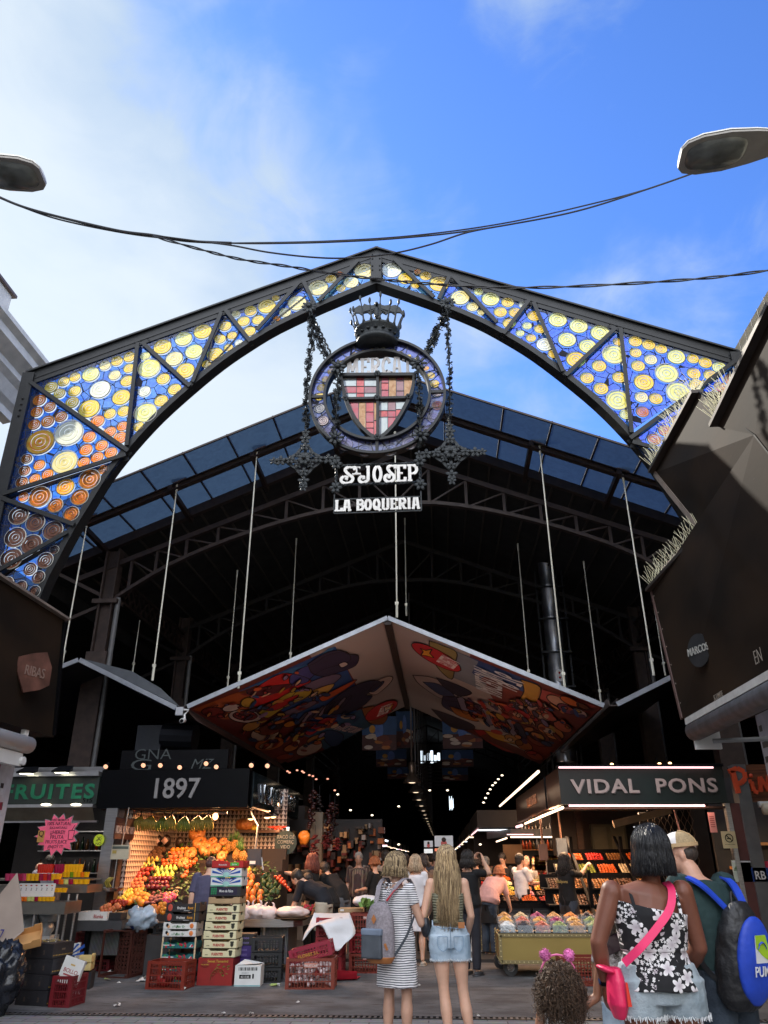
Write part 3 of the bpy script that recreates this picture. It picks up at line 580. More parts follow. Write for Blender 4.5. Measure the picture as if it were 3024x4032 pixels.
garland([(500,830,-.12),(495,950,-.12),(488,1100,-.12),(480,1230,-.1),(485,1300,-.05)],.10,'garland',garl,.10)
garland([(1150,490,0),(1152,600,0),(1155,720,0),(1162,850,0),(1162,1000,0),(1160,1150,0)],.08,'garland',garl,.105)
garland([(1145,480,.05),(1110,570,.05),(1060,670,.03),(1010,760,0)],.12,'garland',garl,.09)
garland([(975,830,-.12),(980,950,-.12),(985,1100,-.12),(988,1230,-.1),(990,1300,-.05)],.09,'garland',garl,.10)
for x,y,r,n_ in[(328,462,.15,10),(1150,440,.15,10),(498,820,.16,8),(975,800,.16,8),(482,1240,.15,8),(988,1225,.15,8)]:
 f=MB();c=E(x,y,-.14)
 for k in range(n_):t=2*math.pi*k/n_;f.ball((c.x+math.cos(t)*r*.6,c.y,c.z+math.sin(t)*r*.6),(r*.42,r*.14,r*.2),IRON,6,4,rot=RY(-t))
 f.ball((c.x,c.y-.02,c.z),r*.25,IRON,8,5);f.build('rosette',IRON,garl)
for a,b in[((340,500),(470,770)),((1140,490),(1005,770))]:
 f=MB();A,B=E(*a,.02),E(*b,.02);n_=40;P=[A.lerp(B,i/n_)+Vector((.012*math.cos(i*1.3),.012*math.sin(i*1.3),0))for i in range(n_+1)];f.tube(P,.018,5,IRON);f.build('twisted_rod',IRON,garl)
def cross_orn(cx,cy,label):
 c=E(cx,cy);t=thing('iron_flower_cross',label,'ornament',tuple(c),group='iron flower crosses beside the emblem');f=MB();R=.50
 sh_=[]
 for k in range(4):
  a0=math.pi/2*k;sh_.append((.30*math.cos(a0),.30*math.sin(a0)))
  for j in(1,2,3):t_=a0+math.pi/8*j;rr=.30-.115*math.sin(math.pi*j/4);sh_.append((rr*math.cos(t_),rr*math.sin(t_)))
 for i in range(16):
  a,b=sh_[i],sh_[(i+1)%16];f.bar((a[0]*1.05,0,a[1]*1.05),(b[0]*1.05,0,b[1]*1.05),.045,.04,IRON,up=(0,1,0))
 for k in range(4):a0=math.pi/2*k;f.bar((0,0,0),(.5*math.cos(a0),0,.5*math.sin(a0)),.05,.03,IRON,up=(0,1,0))
 def flower(x,z,r,n_=5,y=-.04):
  for k in range(n_):
   t_=2*math.pi*k/n_+.3;f.ball((x+math.cos(t_)*r*.55,y,z+math.sin(t_)*r*.55),(r*.5,r*.16,r*.32),IRON,7,4,rot=RY(-t_))
  f.ball((x,y-.03,z),r*.2,IRON,6,4)
 for k in range(4):
  a0=math.pi/2*k;c_,s_=math.cos(a0),math.sin(a0)
  flower(.40*c_,.40*s_,.10);flower(.52*c_,.52*s_,.075);flower(.24*c_,.24*s_,.085,5,-.06);flower(.14*math.cos(a0+.78),.14*math.sin(a0+.78),.07,5,-.05)
 flower(0,0,.12,8,-.09);f.ball((0,-.13,0),.035,IRON,8,5)
 o=f.build('flower_work',IRON,t,smooth=False);return t
cross_orn(302,1380,'black iron cross of flowers hanging left of the round emblem, by the letter S')
cross_orn(1168,1340,'black iron cross of flowers hanging right of the round emblem, beside the blue glass')
def board(name,label,x0,y0,x1,y1,word,rope,sup=None):
 t=thing(name,label,'sign');a,b=E(x0,y1,-.02),E(x1,y0,-.02);fr=MB()
 if rope:
  for p,q in(((a.x,a.z),(b.x,a.z)),((a.x,b.z),(b.x,b.z)),((a.x,a.z-.05),(a.x,b.z+.2)),((b.x,a.z-.05),(b.x,b.z+.2))):
   A,B=Vector((p[0],a.y,p[1])),Vector((q[0],a.y,q[1]));n_=int((B-A).length/.012)
   ph=lambda i:i*.55
   dd=(B-A).normalized();ux=dd.cross(Vector((0,1,0)))
   for s0 in(0,math.pi):fr.tube([A.lerp(B,i/n_)+ux*.012*math.cos(ph(i)+s0)+Vector((0,.012*math.sin(ph(i)+s0),0))for i in range(n_+1)],.016,4,IRON)
  for x in(a.x,b.x):
   for z in(a.z-.06,b.z+.02):
    for k in range(6):t_=k*math.pi/3;fr.ball((x+.06*math.cos(t_),a.y-.04,z+.06*math.sin(t_)),(.05,.02,.032),IRON,6,4,rot=RY(-t_))
    fr.ball((x,a.y-.065,z),.025,IRON,6,4)
 else:
  for p,q in(((a.x,a.z),(b.x,a.z)),((a.x,b.z),(b.x,b.z)),((a.x,a.z),(a.x,b.z+.1)),((b.x,a.z),(b.x,b.z+.1))):fr.bar((p[0],a.y,p[1]),(q[0],a.y,q[1]),.02,.02,IRON,up=(0,1,0))
 fr.build('frame',IRON,t);f=MB();m_=.03
 if rope:
  w_=b.x-a.x-.1;h=b.z-a.z-.06;x0_=a.x+.05
  slab(f,'S',x0_,a.z+.02,x0_+w_*.21,h,.048,a.y,.03,LW);slab(f,'T',x0_+w_*.18,a.z+.02+h*.60,x0_+w_*.27,h*.38,.022,a.y,.03,LW);f.bar((x0_+w_*.17,a.y-.015,a.z+h*.62),(x0_+w_*.28,a.y-.015,a.z+h*.62),.025,.03,LW,up=(0,1,0))
  slab(f,'JOSEP',x0_+w_*.25,a.z+.02,x0_+w_,h,.05,a.y,.03,LW,.03)
 else:slab(f,word,a.x+.015,a.z+.03,b.x-.015,b.z-a.z-.06,.043,a.y,.03,LW,.05);
 f.build('lettering',LW,t);return t
board('name_board','white letters spelling ST JOSEP in a twisted iron frame below the round emblem',487,1392,985,1525,'STJOSEP',True)
board('name_board','white letters spelling LA BOQUERIA on the lowest hanging board',475,1592,992,1692,'LA BOQUERIA',False)
def RX_(u):return-.9+u
hall=thing('market_hall','dark iron market hall with a pitched roof, arched trusses and glazed front edge','hall')
rz_=lambda u:11.62-.43*abs(u)
GC_=mat('dirty_blue_roof_glass',(.05,.075,.12),.25,0,.35,2.2,.05,8,alpha=.93,c2=(.10,.14,.20))
GC_=glass_mat('grimy_roof_glass',(.020,.036,.066),.24,c2=(.025,.045,.080))
for s in(-1,1):
 f=MB();us=[0,1.28,2.55,3.55,4.5,5.4,6.35,7.3,8.2]
 for i in range(len(us)-1):
  a,b=us[i]+.02,us[i+1]-.02
  q=[(RX_(s*a),14,rz_(a)),(RX_(s*b),14,rz_(b)),(RX_(s*b),16.35,rz_(b)+.02),(RX_(s*a),16.35,rz_(a)+.02)]
  g2=MB();g2.add(q,[(0,1,2,3)if s<0 else(3,2,1,0)],GC_);g2.build('roof_glass',GC_,hall)
 f=MB()
 for u_ in us[:-1]:f.bar((RX_(s*(u_)),14,rz_(u_)+.0),(RX_(s*(u_)),16.4,rz_(u_)+.02),.035,.05,RUST)
 f.bar((RX_(0),14,rz_(0)-.02),(RX_(s*8.3),14,rz_(8.3)-.02),.04,.04,RUST)
 f.build('glazing_bars',RUST,hall)
 f=MB();A,B=Vector((RX_(0),15,rz_(0)-.12)),Vector((RX_(s*8.4),15,rz_(8.4)-.12))
 f.bar(A+Vector((0,0,.05)),B+Vector((0,0,.05)),.16,.02,RUST);f.bar(A-Vector((0,0,.08)),B-Vector((0,0,.08)),.16,.02,RUST);f.bar(A,B,.03,.16,RUST);f.build('front_beam',RUST,hall)
 f=MB()
 for u_ in(1.4,3.2,5.05,7.0):f.bar((RX_(s*u_),14.9,rz_(u_)-.14),(RX_(s*u_),16.6,rz_(u_)-.22),.10,.12,RUST)
 f.bar((RX_(0),16.4,rz_(0)-.1),(RX_(s*8.4),16.4,rz_(8.4)-.1),.14,.22,RUST);f.build('rafters',RUST,hall)
 f=MB();f.add([(RX_(0),16.45,rz_(0)+.05),(RX_(s*8.6),16.45,rz_(8.6)+.05),(RX_(s*8.6),116,rz_(8.6)+.05),(RX_(0),116,rz_(0)+.05)],[(0,1,2,3)],DARKROOF)
 for k in range(16):u_=.4+k*.5;f.bar((RX_(s*u_),16.5,rz_(u_)-.02),(RX_(s*u_),60,rz_(u_)-.02),.05,.05,mat('roof_battens',(.06,.05,.04),.7))
 f.build('roof',None,hall)
 f=MB();f.add([(RX_(s*8.6),14.2,7.6),(RX_(s*19),14.2,6.6),(RX_(s*19),116,6.6),(RX_(s*8.6),116,7.6)],[(0,1,2,3)],DARKROOF)
 f.box(*sorted((RX_(s*8.6),RX_(s*8.7)))[:1],16.45,7.6,sorted((RX_(s*8.6),RX_(s*8.7)))[1],116,8.2,DARKROOF)
 f.box(min(RX_(s*19),RX_(s*19.2)),13,0,max(RX_(s*19),RX_(s*19.2)),116,6.8,DARKROOF);f.build('side_roof',None,hall)
f=MB();f.box(-20,115.5,0,19,116,12,DARKROOF);f.build('back_wall',None,hall)
bc=[(0,9.42),(1.0,9.40),(2.2,9.18),(3.4,8.83),(4.5,8.42),(5.4,8.0),(6.2,7.5),(6.75,7.1)]
def bcz(u):
 for i in range(len(bc)-1):
  if bc[i][0]<=u<=bc[i+1][0]:t=(u-bc[i][0])/(bc[i+1][0]-bc[i][0]);return bc[i][1]+t*(bc[i+1][1]-bc[i][1])
 return bc[-1][1]
tcz=lambda u:10.75-.40*u
RUST0=RUST
for yi,Y in enumerate((16.45,22,28,36,46,58)):
 f=MB();f2=MB();RUST=RUST0 if yi==0 else mat('shade_dark_steel',(.010,.007,.006),.7)  # deeper trusses darkened: the hall's shade is put into their steel colour
 for s in(-1,1):
  P=catmull([(u_,z_,0)for u_,z_ in bc],2)
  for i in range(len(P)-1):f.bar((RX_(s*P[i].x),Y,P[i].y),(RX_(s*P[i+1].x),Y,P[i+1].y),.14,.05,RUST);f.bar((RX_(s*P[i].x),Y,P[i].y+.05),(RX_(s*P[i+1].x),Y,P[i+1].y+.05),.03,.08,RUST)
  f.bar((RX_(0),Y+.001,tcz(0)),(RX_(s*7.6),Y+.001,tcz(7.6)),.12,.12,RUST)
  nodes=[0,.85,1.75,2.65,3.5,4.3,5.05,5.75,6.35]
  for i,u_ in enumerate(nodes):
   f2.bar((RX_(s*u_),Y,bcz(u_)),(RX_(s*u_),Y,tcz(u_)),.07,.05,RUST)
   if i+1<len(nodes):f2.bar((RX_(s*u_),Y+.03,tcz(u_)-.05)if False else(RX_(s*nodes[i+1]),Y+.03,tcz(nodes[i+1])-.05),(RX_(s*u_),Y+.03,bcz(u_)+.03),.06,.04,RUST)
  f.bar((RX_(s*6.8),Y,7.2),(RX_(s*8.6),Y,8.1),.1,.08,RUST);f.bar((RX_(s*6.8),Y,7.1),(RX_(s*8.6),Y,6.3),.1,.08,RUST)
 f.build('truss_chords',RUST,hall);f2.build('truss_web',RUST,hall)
RUST=RUST0;COLM=mat('riveted_column_paint',(.045,.028,.022),.6,.1,.3,6,.2,50)
for Y in(16.45,22,28,36,46,58):
 for s in(-1,1):
  f=MB(T(RX_(s*6.8),Y,0));f.box(-.14,-.03,.05,.14,.03,8.4,COLM);f.box(-.17,-.14,.05,-.13,.14,8.4,COLM);f.box(.13,-.14,.05,.17,.14,8.4,COLM)
  f.box(-.24,-.18,.05,.24,.18,5.9,COLM)
  if Y<20:
   z=6.0
   while z<8.2:
    for x in(-.155,.155):f.ball((x,-.145,z),.016,COLM,5,3)
    z+=.16
  f.tube([(.27,-.05,.05),(.27,-.05,7.2)],.06,8,mat('grey_downpipe',(.12,.12,.12),.5));f.box(-.3,-.2,7.05,.3,.2,7.15,COLM)
  f.build('column',None,hall)
for s in(-1,1):
 f=MB();X=RX_(s*6.8)
 for z in(7.9,7.35):f.bar((X,16.45,z),(X,60,z),.10,.06,RUST)
 y=16.5
 while y<46:f.bar((X-.02,y,7.35),(X-.02,y+.5,7.9),.045,.02,RUST);f.bar((X+.02,y+.5,7.35),(X+.02,y,7.9),.045,.02,RUST);y+=.38
 f.build('lattice_girder',RUST,hall)
for Y,x0,x1,z0,z1,n_ in[(60,-2.2,.6,6.4,8.6,9),(34,-1.6,.8,8.4,9.8,8)]:
 f=MB()
 for k in range(n_):z=z0+(z1-z0)*k/n_;f.box(x0,Y,z,x1,Y+.06,z+(z1-z0)/n_*.35,RUST)
 f.build('louvre',RUST,hall)
SKYL=glow('daylight_opening',(.75,.88,1),2.2)
RODM=mat('pale_steel_rod',(.62,.60,.50),.4,.3,.05)
def rod(top,bot,Y,label,plate=True,r=.016):
 a,b=PY(*top,Y),PY(*bot,Y);t=thing('suspension_rod',label,'rod',(b.x,Y,b.z),group='rods carrying the hanging canopies');f=MB()
 f.tube([(0,0,0),(0,0,a.z-b.z)],r,6,RODM);f.tube([(0,0,0),(0,0,.3)],r*1.7,6,RODM);f.tube([(0,0,a.z-b.z-.2),(0,0,a.z-b.z)],r*1.7,6,RODM);f.box(-.035,-.02,.28,.035,.02,.34,RODM);f.build('rod',RODM,t)
 if plate:
  f=MB();P=[(.19*math.cos(R_(180+k*18)),.19*math.sin(R_(180+k*18)))for k in range(11)];f.prism(P,.03,mat('brown_plate',(.16,.09,.07),.6),T(0,-.015,a.z-b.z+.17));f.build('hanger_plate',None,t)
 return t
for i,(a,b)in enumerate([((330,2045),(242,2625)),((685,1905),(600,2680)),((1000,1772),(939,2711)),((2115,1755),(2224,2715)),((2450,1868),(2574,2660))]):
 rod(a,b,15,['leftmost front steel rod dropping beside the arch leg','second front steel rod from the left, ending on the grey canopy wing','third front steel rod, over the red shirt of the printed canopy','front steel rod crossing the black duct','rightmost front steel rod above the dark right canopy wing'][i])
rod((1556,1700),(1563,2432),15,'central front steel rod behind the name boards',False)
for i,(a,b)in enumerate([((1600,2040),(1600,2425)),((1165,2120),(1142,2620)),((930,2245),(895,2715)),((2040,2140),(2085,2690)),((2300,2210),(2367,2770)),((545,2410),(520,2660)),((2590,2390),(2620,2660))]):
 rod(a,b,19,['thin rear rod just right of the central rod','thin rear rod left of the centre above the blue print','thin rear rod over the left end of the printed canopy','thin rear rod left of the black duct','thin rear rod right of the black duct reaching the gutter','short thin rear rod above the grey canopy wing','thin rear rod beside the brown kiosk on the right'][i],False,.014)
d=thing('ventilation_duct','tall shiny black flue pipe in a ladder-like bracket behind the right canopy','duct',(3.5,22,0));f=MB()
DK=mat('black_shiny_metal',(.30,.31,.33),.28,.8,.2,4)
for z0 in(4,5.02,6.04,7.06,8.08,9.1):f.lathe([(.27,z0),(.275,z0+.03),(.27,z0+.06),(.27,z0+.96),(.285,z0+.98),(.285,z0+1.0)],24,DK,caps=False)
f.build('pipe',DK,d,smooth=True);f=MB()
for x in(-.4,.4):f.box(x-.025,-.1,3.6,x+.025,-.04,9.6,STEEL);
for z in(5,6,7,8,9):f.box(-.42,-.33,z,.42,-.29,z+.05,STEEL);f.box(-.42,-.3,z,-.37,.1,z+.05,STEEL);f.box(.37,-.3,z,.42,.1,z+.05,STEEL)
f.build('bracket',STEEL,d);f=MB();f.lathe([(.0,0),(.13,0),(.13,.02)],16,WHITE,T(0,-.30,6.35)@RX(R_(90))@S3(.9,1.4,1));
for z in(6.28,6.42):f.ball((0,-.33,z),.035,hm('b01020',.4),8,5)
f.build('fire_call_plate',None,d)
def canopy(name,label,A,B,C,D,thick=.06,under=None,grp=None):
 "A,B front edge, C,D back edge (C behind B)"
 t=thing(name,label,'canopy',group=grp);f=MB();A,B,C,D=map(Vector,(A,B,C,D));n=(B-A).cross(D-A).normalized()
 if n.z<0:n=-n
 up=[p+n*thick for p in(A,B,C,D)];f.add([A,B,C,D]+up,[(0,1,2,3),(7,6,5,4),(0,4,5,1),(1,5,6,2),(2,6,7,3),(3,7,4,0)],under);f.build('panel',under,t)
 e=MB();e.bar(A-n*.0+Vector((0,-.02,.02)),B+Vector((0,-.02,.02)),.04,thick+.03,mat('aluminium_edge',(.33,.35,.38),.4,.5));e.build('edge_trim',None,t)
 return t,(A,B,C,D,n)
PAPER=mat('printed_canopy_sheet',(.40,.35,.335),.55,0,.06,.5)
DGREY=mat('dark_canopy_underside',(.018,.02,.028),.35,.2,.3,1.5)
zc_,za_=4.28,6.1
YB=24.6
Lc,Ap,Rc=(-5.02,15,4.36),(-.98,15,6.11),(3.2,15,4.25)
Lc2,Ap2,Rc2=(-5.02,YB,4.36),(-.98,YB,6.11),(3.1,YB,4.25)
tl,ql=canopy('printed_canopy','left half of the folded canopy printed with big drawn diners, dishes and a red shirt',Lc,Ap,Ap2,Lc2,under=PAPER)
tr_,qr=canopy('printed_canopy','right half of the folded canopy printed with a red beer oval, fish platter and sea',Ap,Rc,Rc2,Ap2,under=PAPER)
def on_panel(q,px,py,k=1):
 A,B,C,D,n=q;return PP(px,py,A-n*.004*k,n)
zL=lambda x,y:(700+x*.6028,2350+y*.6028)
zR=lambda x,y:(1400+x*.66305,2350+y*.66305)
def blob(f,q,zf,pts,c,k=1,sm=True,outline=True):
 P=[on_panel(q,*zf(x,y),k)for x,y in pts]
 if sm:P=catmull(P+[P[0]],4)[:-1]
 f.add(P,[tuple(range(len(P)))],hm(c,.6,var=.1,vs=2.0))
 if outline:
  n=q[4]
  for i in range(len(P)):f.bar(P[i]-n*.003,P[(i+1)%len(P)]-n*.003,.025,.004,hm('20141c',.7),up=tuple(n))
def ell(cx,cy,rx,ry,rot=0,n=14):c,s_=math.cos(R_(rot)),math.sin(R_(rot));return[(cx+rx*math.cos(t)*c-ry*math.sin(t)*s_,cy+rx*math.cos(t)*s_+ry*math.sin(t)*c)for t in[2*math.pi*i/n for i in range(n)]]
def field(f,q,s0,c):
 A,B,C,D,n=q
 if s0>0:P=[A.lerp(B,s0),B,C,D.lerp(C,s0)]
 else:P=[A,A.lerp(B,-s0),D.lerp(C,-s0),D]
 f.add([p-n*.002 for p in P],[(0,1,2,3)],hm(c,.6))
f=MB();field(f,ql,-.60,'6d2a20')
blob(f,ql,zL,[(90,735),(395,618),(1030,330),(1040,345),(1160,560),(1210,730),(1290,820),(960,1000),(720,1085)],'6d1d1a',1,False,False)
blob(f,ql,zL,[(395,618),(1030,326),(1045,355),(1165,590),(1170,840),(980,830),(760,800),(600,690)],'1f4a8a',2,False,False)
blob(f,ql,zL,[(400,620),(740,470),(860,440),(980,340),(1030,326),(880,500),(600,600)],'2c6aa0',3,False,False)
blob(f,ql,zL,[(95,735),(400,620),(520,575),(560,690),(440,800),(300,800)],'a8501c',3,False,False)
blob(f,ql,zL,[(500,600),(640,515),(740,500),(870,545),(800,600),(700,650),(560,700),(500,720),(470,650)],'c01518',4)
blob(f,ql,zL,[(450,610),(560,590),(720,570),(735,590),(600,640),(470,640)],'5a1020',5)
blob(f,ql,zL,[(730,520),(800,470),(900,430),(980,380),(1100,360),(1120,420),(960,470),(880,520),(840,560),(740,570)],'3a3a7c',5)
blob(f,ql,zL,[(850,440),(960,370),(1060,350),(1115,375),(1180,385),(1160,450),(1060,490),(960,520),(880,500)],'2a2040',6)
blob(f,ql,zL,[(1050,440),(1090,425),(1112,440),(1070,462)],'c8b8b0',7)
blob(f,ql,zL,[(800,590),(930,530),(1040,505),(1060,530),(950,610),(780,690),(690,720)],'6a5c78',5)
blob(f,ql,zL,[(520,760),(620,690),(760,610),(870,600),(850,650),(700,720),(590,790)],'b59a28',6)
blob(f,ql,zL,[(560,740),(700,670),(790,640),(740,690),(640,740)],'b01818',7)
blob(f,ql,zL,[(880,610),(1000,570),(1020,580),(960,640),(900,640)],'c8a04a',7)
blob(f,ql,zL,[(920,660),(1080,580),(1170,540),(1100,600),(960,680)],'c05018',8)
blob(f,ql,zL,[(980,700),(1080,620),(1180,570),(1280,545),(1330,570),(1230,640),(1270,650),(1200,720),(1100,760),(960,760)],'241c3c',7)
blob(f,ql,zL,[(1230,620),(1280,560),(1370,520),(1405,530),(1370,580),(1290,640)],'c9b6ae',5)
blob(f,ql,zL,[(1245,612),(1290,570),(1345,550),(1330,580),(1280,620)],'30406a',6)
for k in range(9):blob(f,ql,zL,[(770+k*36,825-k*14),(830+k*36,760-k*14),(845+k*36,765-k*14),(790+k*36,835-k*14)],['4a4058','8a7a8c','30264a'][k%3],6+k%2)
blob(f,ql,zL,[(600,800),(720,740),(880,680),(900,700),(760,770),(640,820)],'6a5870',6)
blob(f,ql,zL,[(820,905),(960,860),(1180,740),(1225,720),(1280,830),(1100,930),(960,1000),(880,930)],'27506e',3,False,False)
blob(f,ql,zL,[(930,900),(990,870),(1080,900),(1060,960),(1000,975)],'1f3a66',4)
blob(f,ql,zL,[(1200,730),(1300,715),(1370,770),(1340,830),(1270,830),(1230,800)],'9a5a28',8)
blob(f,ql,zL,ell(1330,742,118,42,-28),'b81c20',10)
blob(f,ql,zL,[(1350,720),(1375,718),(1412,700),(1392,730),(1405,742),(1372,735),(1352,752)],'e0a018',11,False)
blob(f,ql,zL,ell(440,780,108,42,3),'cfc0bc',6);blob(f,ql,zL,ell(440,775,80,30,3),'7c1a20',7)
for k in range(7):blob(f,ql,zL,ell(390+k*17,765+(k%3)*9,14,9),['b03030','5c1014'][k%2],8)
blob(f,ql,zL,ell(570,890,95,48,-12),'cdb8a8',6);blob(f,ql,zL,ell(600,865,78,36,-12),'6a2c1c',7);blob(f,ql,zL,ell(640,845,50,22,-10),'2c1010',8)
blob(f,ql,zL,ell(460,690,50,32,-10),'b08c28',8);blob(f,ql,zL,ell(230,750,75,30,0),'7c241c',5);blob(f,ql,zL,ell(480,845,62,28,-20),'c08840',6)
blob(f,ql,zL,ell(350,725,60,22,-10),'cabab4',7);blob(f,ql,zL,ell(735,830,45,18,-15),'d08020',8)
blob(f,ql,zL,ell(600,960,100,40,-12),'c06828',5);blob(f,ql,zL,ell(590,970,60,22,-12),'c8a888',6)
blob(f,ql,zL,ell(860,990,90,38,-20),'b8a098',5);blob(f,ql,zL,ell(740,985,50,22,-20),'b86a30',6);blob(f,ql,zL,ell(700,1045,60,18,-10),'9a3a28',5);blob(f,ql,zL,ell(900,930,60,24,-20),'a87038',7)
blob(f,ql,zL,[(830,890),(900,830),(970,790),(1010,800),(920,870),(860,905)],'b01c2c',9)
rr=random.Random(31);CL_=['a83028','c87838','c8a888','2a4a80','4a2c50','b89030','7c2018','887098','c05828','203860']
def tiny(q,zf,A,B,C,D,n,k0):
 for i in range(n):
  u_,v_=rr.random(),rr.random();x=(A[0]*(1-u_)+B[0]*u_)*(1-v_)+(D[0]*(1-u_)+C[0]*u_)*v_;y=(A[1]*(1-u_)+B[1]*u_)*(1-v_)+(D[1]*(1-u_)+C[1]*u_)*v_;blob(f,q,zf,ell(x,y,rr.uniform(10,38),rr.uniform(4,13),rr.uniform(-50,10)if q is ql else rr.uniform(0,60),7),rr.choice(CL_),k0+i*.02,True,i%2==0)
tiny(ql,zL,(130,735),(760,480),(1180,800),(720,1070),130,13)
f.build('print',None,tl)
def ptext(par,q,zf,p0,p1,s,h,c,k=12):
 a,b=on_panel(q,*zf(*p0),k),on_panel(q,*zf(*p1),k);d=(b-a);L_=d.length;d.normalize();n=q[4]
 up=n.cross(d).normalized()
 V,F=text_data(s,.012,0,1,'CENTER');xs=[v[0]for v in V];w_=max(xs)-min(xs);k_=L_/w_
 f=MB(basis(a.lerp(b,.5),d,up,d.cross(up)));f.add([(x*k_,y*h,z*.004)for x,y,z in V],F,hm(c,.6));return f.build('print_lettering',None,par)
ptext(tl,ql,zL,(1300,785),(1330,720),'ESTRELLA',.55,'e8dcd8',12)
ptext(tl,ql,zL,(1082,832),(1215,862),'BARCELONA',.5,'c8a8a8',12)
f=MB();field(f,qr,.40,'70281c')
blob(f,qr,zR,[(740,380),(1000,500),(1450,640),(1430,650),(1080,980),(720,800),(500,735),(520,590),(600,520),(740,560)],'6c2218',1,False,False)
blob(f,qr,zR,[(600,325),(1090,520),(960,640),(880,640),(700,550),(570,490)],'1c3f78',2,False,False)
blob(f,qr,zR,[(600,325),(730,385),(690,450),(780,520),(700,560),(570,490)],'77808c',3,False,False)
blob(f,qr,zR,[(440,260),(520,290),(600,330),(590,400),(570,490),(480,410),(440,300)],'8a7c48',4)
blob(f,qr,zR,ell(480,358,165,42,28),'b81c28',6)
blob(f,qr,zR,[(385,305),(415,318),(455,310),(440,335),(465,362),(425,350),(388,345),(402,325)],'dc9a20',7,False)
blob(f,qr,zR,[(980,490),(1100,540),(1060,640),(960,640),(1000,560)],'b8862c',5)
blob(f,qr,zR,[(340,465),(460,480),(560,540),(620,620),(500,600),(380,520)],'b8aaa8',4);blob(f,qr,zR,[(400,505),(500,520),(590,590),(500,580)],'38466e',5)
blob(f,qr,zR,[(480,480),(600,520),(690,570),(620,590),(560,560),(520,530)],'2a2238',6)
blob(f,qr,zR,[(520,590),(640,600),(820,680),(1000,760),(1060,780),(980,800),(800,760),(620,700),(520,650)],'3c3454',5)
for k in range(8):blob(f,qr,zR,[(600+k*48,600+k*22),(640+k*48,600+k*22),(680+k*48,680+k*22),(640+k*48,690+k*22)],['8a8098','2e2846','5c4c64'][k%3],7+k%2)
blob(f,qr,zR,[(450,665),(560,700),(700,760),(680,790),(560,770)],'382c38',6)
blob(f,qr,zR,[(560,650),(700,690),(760,700),(720,740),(600,700)],'b86a28',8)
blob(f,qr,zR,[(700,790),(800,800),(960,880),(1010,930),(900,920),(780,860)],'b41c1c',6);blob(f,qr,zR,[(760,790),(900,830),(1010,890),(960,880),(820,840)],'c89028',8)
blob(f,qr,zR,[(820,640),(900,640),(1060,710),(1080,740),(980,720)],'b02028',7)
for x,y,a_,b_,c in[(1100,690,90,34,'c8a894'),(1150,715,50,18,'b8503c'),(1160,800,85,36,'c87838'),(1150,800,45,18,'cfb49c'),(1085,840,75,42,'7a3420'),(1080,830,50,24,'351612'),(1000,880,55,26,'a05a28'),(940,850,60,22,'b07838'),(1230,770,60,28,'b85028'),(1250,665,55,24,'8c3c50'),(1330,690,50,22,'c8a8a0'),(1350,650,40,14,'6c3418'),(1200,620,70,26,'c09078'),(1270,620,60,20,'c8601c'),(1060,940,60,22,'9c4c38')]:
 blob(f,qr,zR,ell(x,y,a_,b_,25),c,9 if a_>60 else 11)
blob(f,qr,zR,[(1090,545),(1430,650),(1400,660),(1180,640),(1080,600)],'a8443c',5,False,False)
f.build('print',None,tr_)
ptext(tr_,qr,zR,(480,385),(515,345),'ESTRELLA',.6,'e8dcd8',12);ptext(tr_,qr,zR,(718,545),(705,410),'BARCELONA',.9,'c8ccd0',12);ptext(tr_,qr,zR,(795,500),(830,440),'18.76',.9,'c8ccd0',12)
f=MB();tiny(qr,zR,(560,620),(1000,620),(1400,670),(1050,960),120,13);f.build('print_detail',None,tr_)
f=MB();f.bar((-.98,15.0,6.04),(-.98,YB,6.04),.14,.10,RUST);o=f.build('canopy_ridge_beam',RUST);tag(o,'dark beam under the ridge where the two printed canopy halves meet','beam')
wl0,wl1=(-5.3,15,4.36),(-7.42,15,5.36)
t1,_=canopy('canopy_wing','dark grey folded canopy wing left of the printed canopy',(-7.42,15,5.36),(-5.25,15,4.34),(-5.25,YB,4.34),(-7.42,YB,5.36),under=DGREY)
f=MB();f.add([(-7.42,15.0,5.42),(-5.2,15.0,4.42),(-5.9,15.0,5.02)],[(0,1,2)],ALU);
f=MB();f.prism([(-7.42,5.43),(-5.2,4.40),(-5.65,4.78),(-6.3,5.14)],.02,mat('grey_upstand',(.10,.11,.12),.5,.4),T(0,15.05,0));f.build('upstand',None,t1)
canopy('canopy_wing','dark canopy wing sloping down to the left, mostly behind the brown kiosk',(-9.6,15,4.5),(-7.45,15,5.36),(-7.45,YB,5.36),(-9.6,YB,4.5),under=DGREY)
t2,_=canopy('canopy_wing','dark glossy canopy wing right of the printed canopy',(3.45,15,4.27),(5.75,15,5.32),(5.75,YB,5.32),(3.45,YB,4.27),under=DGREY)
f=MB()
for x0,w_ in((-5.22,.14),(3.28,.2)):
 f=MB();f.prism([(x0,.14),(x0+.03,0),(x0+w_-.03,0),(x0+w_,.14),(x0+w_-.02,.14),(x0+w_-.045,.02),(x0+.045,.02),(x0+.02,.14)],YB-15.05,mat('valley_gutter',(.09,.07,.065),.35,.6,.2,2),T(0,14.98,4.26));tag(f.build('valley_gutter',None),['metal valley gutter between printed canopy and the wing on the camera side','shiny metal valley gutter between printed canopy and right wing'][x0>0],'gutter')
f=MB();f.add([(-5.05,15,4.34),(-4.8,15,4.1),(-4.8,YB,4.1),(-5.05,YB,4.34)],[(0,1,2,3)],mat('brown_flap',(.10,.07,.065),.5));f.build('side_flap',None,tl)
f=MB();f.add([(3.2,15,4.25),(3.0,15,4.12),(3.0,YB,4.12),(3.2,YB,4.25)],[(3,2,1,0)],mat('brown_flap',(.10,.07,.065),.5));f.build('side_flap',None,tr_)
